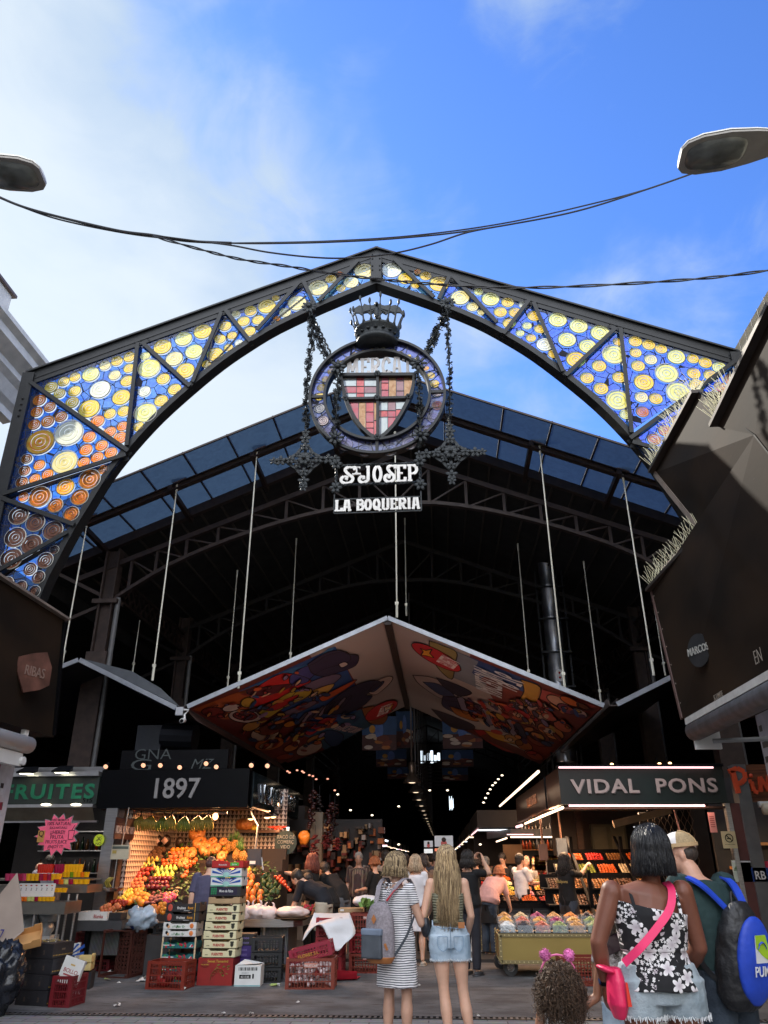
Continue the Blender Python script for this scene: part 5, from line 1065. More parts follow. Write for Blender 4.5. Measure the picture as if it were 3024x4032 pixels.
row('yellow_quince',lst('498 785 555 780 610 780 665 780 720 775 500 840 553 838 612 835 672 832 455 885 520 882 575 882 690 885'),.043,'yellow quince in the pale block below the coconuts','yellow quinces below the coconuts',rot=up)
row('scarlet_apple',lst('805 798 858 797 910 800 965 795 1015 790 815 845 865 845 920 845 970 838'),.045,'bright red apple right of the yellow quinces','bright red apples beside the quinces',rot=up)
row('red_apple',lst('425 918 480 915 540 915 600 910 655 910 438 968 490 965 545 968 598 965 385 1005 430 1010 490 1008'),.048,'dark red apple in the left block of apples','dark red apples at the left of the display',rot=up)
row('green_pear',lst('725 905 783 905 845 897 898 890 958 895 735 958 795 962 853 955 918 958'),.049,'green pear in the middle of the fruit display','green pears in the middle of the display',rot=up)
row('lemon',lst('690 1000 750 1000 810 995 865 1000 915 1000'),.038,'lemon in the thin row under the green pears','thin row of lemons under the pears')
row('peach',lst('395 1050 447 1050 503 1045 558 1040 345 1095 397 1100 457 1100 515 1095 410 1140 475 1145 535 1140 350 1045'),.047,'orange-red peach in the left block below the red apples','peaches below the dark red apples')
row('dark_plum',lst('640 1035 698 1032 755 1030 820 1030 880 1030 655 1085 740 1085 840 1085 605 1140 665 1140 725 1140 785 1145 850 1140 790 1090 700 1090'),.05,'dark wine-red plum under the green pears','dark plums in the middle of the display')
row('lemon',lst('275 1165 325 1165 250 1200 300 1210 240 1250 215 1220 345 1200 385 1190 325 1255 270 1285 200 1285 355 1240 180 1320 300 1320 240 1300 390 1225 285 1245'),.044,'yellow lemon in the heap left of the big oranges','lemons heaped at the left front')
row('orange',lst('445 1200 490 1190 535 1185 465 1245 525 1250 400 1285 480 1305 430 1300 555 1250 590 1260 570 1300 355 1335 520 1345 495 1225 380 1310'),.062,'large orange in the heap beside the lemons','large oranges heaped at the front')
row('sweet_potato',lst('680 1215 745 1195 700 1250 650 1270 740 1260 720 1310 640 1300 660 1340 590 1340 760 1300 690 1280 770 1230 620 1250'),.028,'purple sweet potato between the oranges and the dragon fruit','sweet potatoes on the display',rot=lambda g_:(1.57,g_.uniform(-.3,.3),g_.uniform(.8,2.4)))
row('dragon_fruit',lst('840 1265 930 1265 845 1320 880 1300'),.06,'magenta dragon fruit behind the black fruit boxes','dragon fruit at the front')
row('ginger_root',lst('990 1150 985 1190 905 1215 860 1225 1000 1215 940 1200 990 1240 930 1160'),.028,'knobbly ginger root beside the bent grocer','ginger roots by the grocer')
for i,(x,y,r,rx)in enumerate([(1245,455,.150,-.9),(1285,590,.135,-1.1),(1445,570,.09,-.7),(1365,670,.13,-.6),(1160,725,.11,-.5),(1060,850,.10,-.6),(1590,570,.075,-.3),(1570,760,.09,-.4),(1490,660,.10,-.4)]):
 p=slope(*Z5b(x,y));fruit('pumpkin',p+Vector((0,0,.03)),r,['largest orange pumpkin at the very top of the pile','big pumpkin leaning just below the largest one','small pumpkin at the right of the pumpkin pile','broad flat pumpkin above the bent grocer','pale pumpkin left of the bent grocer, beside the red apples','lowest pale pumpkin beside the bent grocer','little pumpkin at the right end by the leaves','flat pumpkin right of the grocer, behind his hair','pumpkin tucked behind the grocer and the broad flat one'][i],'pumpkins piled at the top',(1.2+rx*.4,frnd.uniform(-.3,.3),frnd.uniform(-.4,.4)),'pumpkin')
for i,(x,y)in enumerate([(740,540),(850,535),(1020,565)]):
 p=slope(*Z5b(x,y));f=MB();f.ball((0,0,0),(.085,.085,.12),mat('dark_melon',(.025,.012,.008),.35,0,.4,6),14,9,rot=RX(.4))
 if i<2:f.box(-.05,-.12,-.05,.05,-.115,.05,mat('price_tag_pink',(.7,.45,.38),.6),RY(.78))
 o=f.build('dark_melon',None,None,smooth=True);o.location=p;tag(o,['dark melon with a square price tag above the coconuts','dark melon with a tilted price tag, second in the row','dark melon without a tag beside the largest pumpkin'][i],'melon','dark melons at the top')
row('mango',lst('365 915 335 890 350 975 410 1005 320 1040 372 1070 450 1075 285 1010 300 950 270 1080 440 1125 370 1130 300 1110'),.062,'orange-red mango piled right of the stacked boxes','mangoes right of the stacked boxes',Z6b)
row('avocado',lst('480 950 520 990 560 1000 600 970 545 940 470 905 590 1025 500 1040 640 1010 560 1050 530 920 620 1050 500 885'),.045,'dark green avocado right of the mangoes','avocados right of the mangoes',Z6b)
row('tomato',lst('600 900 625 920 650 945 675 965 700 985 725 1010 745 1035 640 900 660 925 690 950 210 830 240 850 270 850 480 880 30 720 60 740 300 870 340 860'),.033,'small red tomato strewn along the right edge of the fruit display','red tomatoes on the display',Z6b)
row('dark_plum',lst('1520 800 1500 850 1530 940 1600 960 1560 1000 1480 900 1640 830 1610 880 1560 860'),.045,'dark plum right of the bent grocer','plums right of the grocer')
row('orange',lst('1600 640 1630 690 1545 640 1580 700 1650 600'),.035,'little orange citrus by the right pumpkins','little citrus by the pumpkins')
row('scarlet_apple',lst('1120 800 1160 815 1200 820 1110 880 1150 860 1230 780 1110 950 1090 990 1060 1010'),.045,'red apple hidden between pumpkins and the grocer','red apples beside the grocer')
row('lemon',lst('165 830 195 870 330 840 120 900'),.055,'yellow melon-like citrus behind the red boxes','yellow citrus behind the boxes',Z6b)
row('pineapple',lst('130 600 195 590 245 640 275 700 210 680'),.075,'pineapple with spiky leaves near the black triangular tiles','pineapples near the tiles',Z6b,rot=lambda g_:(g_.uniform(-.3,.3),g_.uniform(-.3,.3),0))
LEAFM=mat('fruit_leaves',(.035,.08,.015),.55,0,.4,8,c2=(.08,.15,.03));f=MB();rr=random.Random(8)
for i in range(900):
 if i<600:x,y=rr.uniform(330,1640),rr.uniform(600,1330);p=slope(*Z5b(x,y))
 else:p=slope(*Z6b(rr.uniform(0,620),rr.uniform(760,1150)))
 if p.x<-5.3:continue
 a=Vector((rr.uniform(-1,1),rr.uniform(-1,.4),rr.uniform(-.2,1))).normalized();b=a.orthogonal().normalized();L__=rr.uniform(.04,.09);p+=Vector((0,0,rr.uniform(-.03,.02)))
 f.add([p,p+a*L__*.5+b*L__*.28,p+a*L__,p+a*L__*.5-b*L__*.28],[(0,1,2,3)],LEAFM)
tag(f.build('leaves'),'loose green leaves strewn between the fruit','leaves',kind='stuff')
for x in(-4.6,-4.1,-3.5):lamp_area('stall_light',(x,14.0,2.37),(R_(0),0,0),.5,.1,36,(1,.50,.22))
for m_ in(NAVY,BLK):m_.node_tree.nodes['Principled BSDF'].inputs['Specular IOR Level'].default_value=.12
lamp_area('canopy_fill',(-1,15.6,3.15),(R_(172),0,0),5.5,.3,17,(1,.62,.5))  # added upward fill brightening the canopy print, in place of spotlights and stall bounce
lamp_pt('bulb_light',BULBP,8,(1,.52,.25),.05);lamp_area('stall_light',(-3.0,15.2,2.4),(R_(-10),0,0),.5,.3,48,(1,.48,.22));lamp_pt('shelf_light',(-3.2,15.7,2.15),4,(1,.5,.25),.06)
def scale_(px,py,w_,h_,Y,label,rot=0):
 p=PY(px,py,Y);t=thing('hanging_scale',label,'scale',tuple(p),group='hanging scales');f=MB();f.box(-w_/2,-.04,-h_/2,w_/2,.04,h_/2,mat('scale_cream',(.5,.45,.33),.5));f.build('housing',None,t)
 f=MB();f.box(-w_*.45,-.045,h_*.22,w_*.45,-.04,h_*.4,mat('scale_display',(.10,.12,.10),.2));f.box(-w_*.42,-.045,-h_*.1,-w_*.2,-.041,h_*.12,hm('b09a50'));f.build('display',None,t)
 f=MB();f.tube([(0,0,h_/2),(.04,0,2.4-p.z)],.01,5,ALU);f.tube([(-.05,0,-h_/2),(-.06,0,-h_/2-.42)],.008,5,ALU);f.lathe([(0,0),(.14,.01),(.19,.06),(.185,.06),(.13,.02),(0,.01)],18,mat('scale_pan',(.35,.32,.30),.2,.8),T(-.06,0,-h_/2-.48));f.build('hanger',None,t);return t
scale_(476,3355,.30,.22,13.35,'cream electronic scale hanging before the tiled wall on the left')
f=MB();p=PY(440,3480,13.35)
for k in range(3):f.tube(catmull([(p.x-.06+.03*k,13.33,p.z-.05),(p.x-.09+.03*k,13.30,p.z+.02),(p.x-.03+.03*k,13.31,p.z+.09)],4),.018,6,YB_)
tag(f.build('bananas_in_pan',None,None,smooth=True),'yellow bananas lying in the pan of the left scale','bananas')
p=PY(1003,3375,14.2);t=thing('hanging_scale','dark electronic scale hanging right of the fruit display','scale',tuple(p),group='hanging scales');f=MB();f.box(-.12,-.05,-.13,.12,.05,.13,mat('scale_dark',(.05,.055,.07),.3,.2));f.box(-.07,-.055,-.11,.03,-.05,-.06,WHITE);f.build('housing',None,t);f=MB();f.tube([(.0,0,.13),(.02,0,.5),(-.1,0,.7),(-.14,0,.85)],.016,6,ALU);f.tube([(.12,0,.0),(.16,0,-.2)],.012,5,WHITE);f.build('hanger',None,t)
p=PY(1125,3318,15.2);t=thing('round_sign','round dark green sign reading RACO DE COMERC VIDO beside the tiles','sign',tuple(p));f=MB();f.lathe([(0,0),(.21,0),(.21,.02),(0,.02)],32,mat('bottle_green',(.02,.035,.025),.4),RX(R_(90)));f.build('disc',None,t);f=MB()
for s_,z in(('RACÓ DE',.07),('COMERÇ',-.015),('VIDO',-.10)):f.text(s_,.085,.004,mat('dim_cream',(.35,.33,.25),.5),T(0,-.022,z),.002,.9)
f.build('lettering',None,t)
f=MB();a,b=PY(940,3270,16.0),PY(1110,3270,16.0);f.box(a.x,15.75,a.z-.05,b.x,16.08,a.z,WOODD);tag(f.build('back_shelf'),'wooden shelf on the tiled back wall holding a pumpkin','shelf')
fruit('pumpkin',PY(965,3252,15.9)+Vector((0,0,.03)),.17,'ribbed pumpkin alone on the back shelf under the lamps','pumpkins piled at the top',(0,0,.3),'pumpkin');fruit('lemon',PY(1000,3262,15.9),.07,'pale squash beside the shelf pumpkin',None,(1.4,0,.6),'squash')
f=MB();rr=random.Random(3)
for i in range(26):p=PY(1065+rr.uniform(0,50),3264-rr.uniform(0,8),15.85);f.tube([p,p+Vector((rr.uniform(-.1,.1),0,.02))],[.02,.004],5,mat('red_chili',(.5,.03,.01),.3))
tag(f.build('chili_heap'),'heap of small red chillies on the back shelf','chillies')
for i,(x,y)in enumerate([(515,300),(575,295),(352,315)]):
 p=PY(850+x*.3918,3100+y*.3918,15.5);t=thing('dish_lamp',['glowing dish lamp left of the paired ones above the back shelf','glowing dish lamp nearest the round green sign','glowing dish lamp above the shelf pumpkin'][i],'lamp',tuple(p),group='dish lamps over the back shelf');f=MB();f.lathe([(.02,.06),(.05,.04),(.10,0),(.095,-.005)],16,ALU,caps=False);f.build('reflector',None,t);f=MB();f.ball((0,0,.0),(.06,.06,.03),BULB);f.build('bulb',None,t)
PERF=brick_mat('perforated_sheet',(.04,.04,.042),(.04,.04,.042),(.22,.22,.22),.022,.022,.006,1.0,.4)
ct=thing('steel_counter','stainless counter with rounded corner and perforated base under the white bags','counter');f=MB();x0,x1=Xat(885,3640,13.1),Xat(1190,3640,13.1);zc=Zat(940,3619,13.1)
P=[(x0,13.1),(x1-.35,13.1),(x1-.15,13.16),(x1-.03,13.32),(x1,13.6),(x1,14.2),(x0,14.2)];n=len(P)
f.add([(x,y,zc-.11)for x,y in P]+[(x,y,zc)for x,y in P],[tuple(range(n))[::-1],tuple(range(n,2*n))]+[(i,(i+1)%n,n+(i+1)%n,n+i)for i in range(n)],GALV);f.build('top',GALV,ct)
f=MB();f.box(x0+.02,13.3,.12,x1-.25,14.1,zc-.11,PERF);f.box(Xat(1035,3700,13.3),13.29,.12,Xat(1035,3700,13.3)+.03,13.3,zc-.11,GALV);f.build('base',None,ct)
ct2=thing('low_counter','low dark metal counter carrying trays of peaches at the left of the fruit stall','counter');f=MB();xa,xb=Xat(305,3640,12.9),Xat(480,3640,12.9);za=Zat(350,3625,12.9)
f.box(xa,12.9,za-.14,xb,13.4,za,mat('dark_steel_sheet',(.09,.09,.095),.35,.5));f.build('top',None,ct2);f=MB();f.box(xa+.08,13.1,.25,xb-.1,13.6,za-.14,PERF);f.box(xa+.1,13.0,.05,xa+.16,13.1,za-.14,BLK);f.build('base',None,ct2)
def tray(loc,w_,d_,h_,m,rz=0,label='',name='fruit_tray',text=None,tcol='a01818',cat='tray',group=None):
 t=thing(name,label,cat,loc,rz,group);f=MB();q=.012
 f.box(-w_/2,-d_/2,0,w_/2,d_/2,q,m);f.box(-w_/2,-d_/2,q,w_/2,-d_/2+q,h_,m);f.box(-w_/2,d_/2-q,q,w_/2,d_/2,h_,m);f.box(-w_/2,-d_/2+q,q,-w_/2+q,d_/2-q,h_,m);f.box(w_/2-q,-d_/2+q,q,w_/2,d_/2-q,h_,m);f.build('box',None,t)
 if text:f=MB();f.text(text,h_*.6,.003,hm(tcol),T(w_*.2,-d_/2-.001,h_*.25),.01,.8);f.build('print',None,t)
 return t
CARD=mat('cardboard',(.42,.28,.15),.8,0,.1,5);PAPERW=mat('white_paper',(.70,.66,.62),.7,0,.06,12,.3,30);BCARD=mat('black_carton',(.02,.018,.02),.6,0,.2,6)
tray((Xat(375,3615,13.05),13.12,za+.002),.46,.36,.12,PAPERW,label='white paper-lined tray of peaches on the low counter',text='Blanka')
tray((Xat(470,3600,13.2),13.2,za+.004),.32,.4,.10,BCARD,-.2,'black tray of peaches next to the white one');tray((Xat(520,3585,13.35),13.4,za+.006),.30,.5,.10,CARD,-.25,'cardboard tray with red nectarines leaning on the lemons')
fl=lambda z_:(lambda px,py:PZ(px,py,z_))
row('peach',lst('55 1400 90 1385 10 1420 200 1380 170 1410 60 1440 110 1440 150 1430 220 1400 20 1450'),.045,'blushing peach in the trays on the low counter','peaches in the trays',Z5b,lambda px,py:PY(px,py,13.15))
row('red_apple',lst('130 1340 180 1330 230 1320 280 1330 250 1350 320 1340 210 1355 290 1360'),.04,'red nectarine in the cardboard tray behind the peaches','red nectarines in the tray',Z5b,lambda px,py:PY(px,py,13.4))
js=thing('juice_stall','steel juice stall with the grey fascia reading FRUITES in green at the left','stall')
FG=mat('grey_green_fascia',(.026,.034,.03),.4,.1,.2,3)
f=MB();f.box(-8.6,13.5,2.47,-5.96,13.62,2.93,FG);f.build('fascia',None,js)
f=MB();f.box(-8.6,13.42,2.93,-5.96,13.62,3.0,ALU);f.box(-8.6,13.62,2.98,-5.96,13.7,3.1,GALV);f.box(-8.6,13.44,2.42,-5.99,13.6,2.47,ALU)
f.add([(-8.6,13.47,2.42),(-6.0,13.47,2.42),(-6.05,13.75,2.22),(-8.6,13.75,2.22)],[(0,1,2,3)],mat('beige_steel',(.30,.28,.22),.4,.3));f.box(-8.6,13.74,2.19,-6.0,13.8,2.22,ALU);f.build('trim',None,js)
f=MB(T(Xat(192,3110,13.5),13.5,2.57));f.text('FRUITES',.33,.012,mat('letter_green',(.01,.16,.08),.5),None,.03,1.22,.0,sp=1.18);f.build('fascia_lettering',None,js)
f=MB(T(-6.12,13.5,2.50));f.text('515',.10,.005,BLK,None,.01,1.2);f.build('stall_number',None,js)
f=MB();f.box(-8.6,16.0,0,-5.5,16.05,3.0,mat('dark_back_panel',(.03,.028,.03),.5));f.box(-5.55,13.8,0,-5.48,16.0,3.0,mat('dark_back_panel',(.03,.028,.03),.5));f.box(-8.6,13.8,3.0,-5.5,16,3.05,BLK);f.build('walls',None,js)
f=MB()
for z in(1.35,1.75,2.1):f.box(-8.0,15.75,z,-6.6,15.98,z+.02,ALU)
f.build('shelf',None,js)
rr=random.Random(6);bm_=[mat('bottle_'+c,hexc(c),.2)for c in('3c2a14','5a3c1c','16301c','6c6c70','8c3a1c','403c38')]
for k in range(26):
 x=-7.95+(k%13)*.1;z=(1.37,1.77)[k//13];f=MB();h_=rr.uniform(.16,.26);f.lathe([(.032,0),(.034,h_*.6),(.014,h_*.8),(.014,h_)],8,bm_[rr.randrange(6)]);o=f.build('bottle',None,None,smooth=True);o.location=(x,15.85,z);tag(o,'bottle on the dark shelves inside the juice stall, %s shelf'%('lower','upper')[k//13],'bottle','bottles on the %s juice stall shelf'%('lower','upper')[k//13])
for i,(x0,x1,m_)in enumerate([(0,112,TUBEP),(120,162,COOL),(255,300,COOL)]):
 a,b=PY(x0,3222,14.6),PY(x1,3222,14.6);tube_light('light_tube',a,b,m_,.03,['pink-white tube light under the juice stall fascia at far left','cool tube light behind the pink star sign','cool tube light between the star sign and the steel pillar'][i])
lamp_area('juice_light',(-7.2,14.4,2.3),(R_(0),0,0),1.2,.3,16,(1,.86,.75));
f=MB();p=PY(178,3222,14.3);f.ball(tuple(p),.07,glow('flood_white',(1,.95,.85),14),10,6);tag(f.build('flood_bulb'),'glaring white bulb above the pink star sign','light bulb')
for i,(px,py,w_)in enumerate([(112,3040,80),(250,3036,85)]):
 p=PY(px,py,13.35);t=thing('floodlight',['left black floodlight on top of the FRUITES fascia','right black floodlight on top of the FRUITES fascia'][i],'floodlight',tuple(p),group='floodlights on the FRUITES fascia');f=MB();f.add([(-.12,.1,.1),(.12,.1,.1),(.17,-.1,.0),(-.17,-.1,.0),(-.12,.1,.02),(.12,.1,.02),(.17,-.1,-.03),(-.17,-.1,-.03)],[(0,1,2,3),(7,6,5,4),(0,4,5,1),(1,5,6,2),(2,6,7,3),(3,7,4,0)],BLK);f.build('housing',None,t)
 f=MB();f.box(-.10,-.105,-.04,.10,.0,-.032,glow('flood_panel',(1,.95,.7),6));f.build('lamp_panel',None,t)
for i,px in enumerate((180,298)):
 p=PY(px,3168,13.42);f=MB();f.ball((0,0,0),(.09,.02,.02),glow('small_down',(1,.9,.65),5),8,5);o=f.build('downlight');o.location=p;tag(o,['left recessed downlight in the FRUITES stall trim','right recessed downlight in the FRUITES stall trim'][i],'light')
def starsign():
 p=PY(226,3285,13.2);t=thing('star_sign','pink star-burst sign advertising fruit juice in hand lettering','sign',tuple(p));f=MB();n=14;P=[];rr=random.Random(1)
 for i in range(2*n):a=2*math.pi*i/(2*n)+.1;r=(.37+rr.uniform(-.02,.02))if i%2==0 else.275;P.append((r*math.cos(a),r*.86*math.sin(a)))
 f.prism(P[::1]if False else P[::-1],.01,mat('fluorescent_pink',(.85,.12,.22),.6,emit=.12,ecol=(.9,.15,.25)));f.build('star',None,t)
 f=MB();f.prism([(x*1.07,z*1.07)for x,z in P][::-1],.004,mat('clear_film',(.5,.5,.5),.1,alpha=.35),T(0,.014,0));f.build('plastic_backing',None,t)
 f=MB();ink=mat('black_ink',(.05,.005,.02),.6)
 for s_,z,h_,sx in(('SWEET MOMENTS',.205,.05,.8),('100% NATURAL',.14,.075,.8),('SUCS NATURALS',.085,.05,.8),('¡¡HERE!!',.005,.08,.95),('FRUTA',-.07,.08,.95),('FRUITS JUICE',-.14,.075,.85),('¡ENJOY IT!',-.21,.065,.9)):f.text(s_,h_,.003,ink,T(0,-.001,z),.004,sx)
 f.bar((.19,-.004,.06),(.20,-.004,-.08),.008,.004,ink,up=(0,1,0));f.bar((.29,-.004,.06),(.28,-.004,-.08),.008,.004,ink,up=(0,1,0));f.bar((.20,-.004,-.08),(.28,-.004,-.08),.008,.004,ink,up=(0,1,0));f.bar((.19,-.005,.06),(.29,-.005,.06),.008,.004,ink,up=(0,1,0));f.bar((.24,-.006,.06),(.28,-.006,.14),.008,.004,ink,up=(0,1,0))
 f.build('lettering',None,t)
 f=MB();f.box(-.33,-.012,-.12,-.215,-.004,.06,mat('gold_card',(.60,.32,.08),.6));f.text('Q',.13,.003,ink,T(-.272,-.013,-.03),.004,.9);f.build('gold_card',None,t)
starsign()
p=PY(390,3308,13.44);t=thing('round_sticker','round yellow-green sticker reading NO on the steel pillar','sticker',tuple(p));f=MB();f.lathe([(0,0),(.092,0),(.092,.006),(0,.006)],24,mat('lime_sticker',(.50,.62,.03),.5,emit=.1),RX(R_(90)));f.build('disc',None,t);f=MB();ink=mat('black_ink',(.05,.005,.02),.6)
f.text('NO',.06,.002,ink,T(0,-.007,-.075),.006,1.1)
for a,b in(((-.05,-.02),(.04,.06)),((.045,-.02),(-.04,.055)),((-.02,-.02),(0,.05)),((-.055,.0),(.05,.02))):f.bar((a[0],-.008,a[1]),(b[0],-.008,b[1]),.006,.003,ink,up=(0,1,0))
f.build('drawing',None,t)
def Z4c(x,y):return(x*.3762,3200+y*.3762)
jc=thing('juice_counter','stainless stepped counter with slim legs holding juice cups','counter')
ST2=mat('counter_steel',(.22,.21,.19),.3,.8,.15,4)
def shelf(par,pxa,pxb,py,Y,dep,h,name='tray_shelf',m=None):
 z=Zat(pxb,py,Y);xa,xb=Xat(pxa,py,Y),Xat(pxb,py,Y);f=MB();f.box(xa,Y,z-h,xb,Y+dep,z,m or ST2);f.build(name,None,par);return xa,xb,z
LA=shelf(jc,-60,259,3552,12.0,.55,.16);LB_=shelf(jc,-60,345,3484,12.6,.6,.11);LC_=shelf(jc,-60,348,3459,12.95,.5,.03)
for x,y0,y1,Y in[(142,3570,3680,12.05),(240,3560,3740,12.1),(272,3520,3760,12.65),(305,3520,3760,12.7)]:
 a,b=PY(x,y0,Y),PY(x,y0,Y);f=MB();f.tube([(a.x,Y,a.z),(a.x,Y,0)],.02,8,GALV);f.build('leg',GALV,jc)
f=MB();f.box(LA[0],12.2,.3,LA[1],12.25,.34,GALV);f.build('stretcher',None,jc)
JU={c:mat('juice_'+c,hexc(h),.15,0,.1,20,coat=.5)for c,h in dict(red='d02c1c',magenta='a01440',yellow='f0b018',orange='f07818',green='78981c',pale='d8d880',pink='c83c68').items()}
CUPL=mat('clear_cup_lid',(.8,.8,.8),.1,alpha=.35)
def cup(px,py,Y,h_,r,c,where):
 p=PY(px,py,Y);z=p.z;f=MB();f.lathe([(r*.78,0),(r,h_),(r*.5,h_+.002),(0,h_+.002)],12,JU[c]);o=f.build('juice_cup',None,None,smooth=False);o.location=(p.x,Y+.05,z);tag(o,'%s juice cup %s'%(c,where),'juice cup','%s juice cups %s'%(c,where))
for i in range(6):cup(150+i*8.5,3438,13.0,.13,.05,'red','in the back row of the juice counter')
for i in range(4):cup(217+i*10,3438,13.0,.13,.05,'magenta','in the back row of the juice counter')
for i in range(6):cup(253+i*11,3438,13.0,.13,.05,'yellow','in the back row of the juice counter')
for i,c in enumerate(['magenta','yellow','yellow','green','yellow','yellow','orange','yellow']):cup(236+i*14,3454,12.98,.075,.05,c,'in the small middle row');
for i in range(13):
 c=['pink','pink','pink','magenta','pink','yellow','yellow','yellow','magenta','red','magenta','yellow','yellow'][i];cup(24+i*16.5,3468,12.65,.10,.055,c,'of cut fruit on the upper counter')
for i,c in enumerate(['magenta','orange','pale','magenta','yellow','yellow','yellow']):cup(218+i*19,3482,12.62,.07,.06,c,'along the right edge of the upper counter')
for i,c in enumerate(['orange','orange','pale','pale','magenta','yellow','yellow','yellow','yellow']):cup(80+i*14.5,3549,12.02,.06,.05,c,'in front of the price cards')
for i,c in enumerate(['yellow']*4):cup(213+i*11,3514,12.3,.06,.045,c,'on the corner tray beside the price cards')
for i in range(7):
 p=PY(72+i*20.5,3548,12.13);q=PY(72+i*20.5,3478,12.13);f=MB();f.box(-.042,-.003,0,.042,0,q.z-p.z,mat('price_card',(.68,.66,.64),.5));f.text('2',.05,.002,BLK,T(0,-.004,(q.z-p.z)*.60),.003,1)
 f.ball((-.012,-.004,(q.z-p.z)*.88),(.018,.003,.01),hm(['b05030','c07838','a01c3c','b04030','403848','a02848','c87838'][i]),8,4);o=f.build('price_card');o.location=(p.x,12.13,p.z);o.rotation_euler=(R_(-8),0,0);tag(o,'white price card with the figure 2 on the lower juice counter','price card','price cards on the lower juice counter')
BAG=mat('thin_plastic_bag',(.55,.62,.68),.3,0,.15,9,.4,12,alpha=.9)
def rumple(f,c,r,m,seed,amp=.22,n=18,k=12):
 o=len(f.v);f.ball(c,r,m,n,k);rr=Vector(c)
 for i in range(o,len(f.v)):
  v=f.v[i];d=(v-f.M@rr);q=.35-1.1*abs(noise.noise(v*7+Vector((seed,0,0))))-.5*abs(noise.noise(v*17+Vector((0,seed,0))))+.4*noise.noise(v*3);f.v[i]=v+d*amp*q*2
for i,(px,py,Y,r,lab)in enumerate([(95,3640,12.5,(.22,.2,.22),'blueish plastic sack with packaging under the juice counter'),(195,3608,12.6,(.16,.15,.09),'knotted top of a white bag under the juice counter'),(180,3665,12.6,(.11,.12,.16),'tall white plastic bag standing in a tray under the counter')]):
 p=PY(px,py,Y);f=MB();rumple(f,tuple(p),r,BAG,i*3.1);tag(f.build('plastic_bag',None,None,smooth=True),lab,'plastic bag')
p=PY(172,3700,12.5);tray((p.x,12.5,p.z-.06),.32,.3,.12,WHITE,0,'white plastic tub under the juice counter','plastic_tub',cat='tub')
def carton(name,label,loc,rz,w_,d_,h_,m,text=None,tc='a01020',th=.45,tx=0,post=None,cut=True,group=None,inner=None,motif=None,cat='fruit box',tilt=0,tz=.25):
 t=thing(name,label,cat,loc,rz,group);f=MB();q=.008;im=inner or m
 f.box(-w_/2,-d_/2,0,w_/2,d_/2,q,im)
 hh=h_*.78
 P=[(-w_/2,0),(w_/2,0),(w_/2,h_),(w_*.30,h_),(w_*.26,hh),(-w_*.26,hh),(-w_*.30,h_),(-w_/2,h_)]
 f.prism(P,q,m,T(0,-d_/2,0));f.prism(P,q,m,T(0,d_/2-q,0))
 Q=[(-d_/2+q,0),(d_/2-q,0),(d_/2-q,h_),(d_*.18,h_),(d_*.14,hh*.9),(-d_*.14,hh*.9),(-d_*.18,h_),(-d_/2+q,h_)]
 for x in(-w_/2,w_/2-q):f.prism(Q,q,m,T(x,0,0)@RZ(R_(90))@T(0,-q,0)if x<0 else T(x,0,0)@RZ(R_(90))@T(0,-q,0))
 f.build('box',None,t)
 if post:
  f=MB();
  for x in(-w_/2-.002,w_/2-.02+.002):
   for y in(-d_/2-.002,d_/2-.022):f.box(x,y,0,x+.02,y+.024,post,mat('pale_wood_post',(.62,.48,.30),.7))
  f.build('corner_post',None,t)
 f=MB();any_=False
 if text:f.text(text,h_*th,.002,hm(tc,.5),T(tx,-d_/2-.001,h_*tz),.02,.95);any_=True
 if motif:motif(f,w_,d_,h_);any_=True
 if any_:f.build('print',None,t)
 return t
def pz(px,py,Y):return PY(px,py,Y)
XA,YA_=Xat(708,3700,12.3),12.42
def m_font(f,w_,d_,h_):
 f.text('fruites',h_*.42,.002,WHITE,T(-.02,-d_/2-.001,h_*.32),.018,1.0);f.text('font',h_*.42,.002,hm('d89018'),T(.115,-d_/2-.0011,h_*.32),.018,1.0);f.text('PREMIUM',h_*.13,.002,WHITE,T(.06,-d_/2-.001,h_*.12),.0,1.3)
 f.ball((-w_*.38,-d_/2-.002,h_*.5),(.035,.004,h_*.4),hm('c04838'),10,6);f.box(w_*.36,-d_/2-.002,0,w_*.375,-d_/2-.0005,h_,hm('d8a838'))
def m_white(f,w_,d_,h_):
 f.ball((-w_*.38,-d_/2-.002,h_*.6),(.02,.004,h_*.25),BLK,8,5);f.ball((-w_*.34,-d_/2-.002,h_*.4),(.02,.004,h_*.22),hm('d8a070'),8,5)
 f.ball((w_*.36,-d_/2-.002,h_*.5),(.03,.004,h_*.35),hm('d87838'),8,5)
 rr=random.Random(2)
 for i in range(26):x=rr.uniform(-.11,.06);f.bar((x,-d_/2-.0015,h_*.25),(x+rr.uniform(-.02,.02),-d_/2-.0015,h_*rr.uniform(.4,.62)),.004,.002,hm('3c8c4c'),up=(0,1,0))
def m_cherry(f,w_,d_,h_):
 rr=random.Random(int(h_*999))
 for i in range(7):f.ball((rr.uniform(-.2,.2),-d_/2-.002,h_*rr.uniform(.3,.8)),(.018,.003,.018),hm('a81830'),8,5)
 for i in range(8):f.ball((rr.uniform(-.2,.2),-d_/2-.0015,h_*rr.uniform(.2,.9)),(.018,.003,.007),hm('3c9c3c'),7,4,rot=RY(rr.uniform(-1,1)))
 f.box(-w_*.46,-d_/2-.0025,h_*.5,-w_*.12,-d_/2-.001,h_*.62,WHITE);f.prism([(w_*.3,h_*.25),(w_*.44,h_*.25),(w_*.38,h_*.75)],.002,WHITE,T(0,-d_/2-.003,0))
TEAL=hm('1c6468',.6);WCART=mat('white_carton',(.68,.68,.66),.6,0,.06,6);YCART=mat('cream_carton',(.68,.62,.38),.6,0,.06,6)
zt=[3872,3790,3716,3643,3643]
zA_=lambda py:Zat(708,py,12.22)
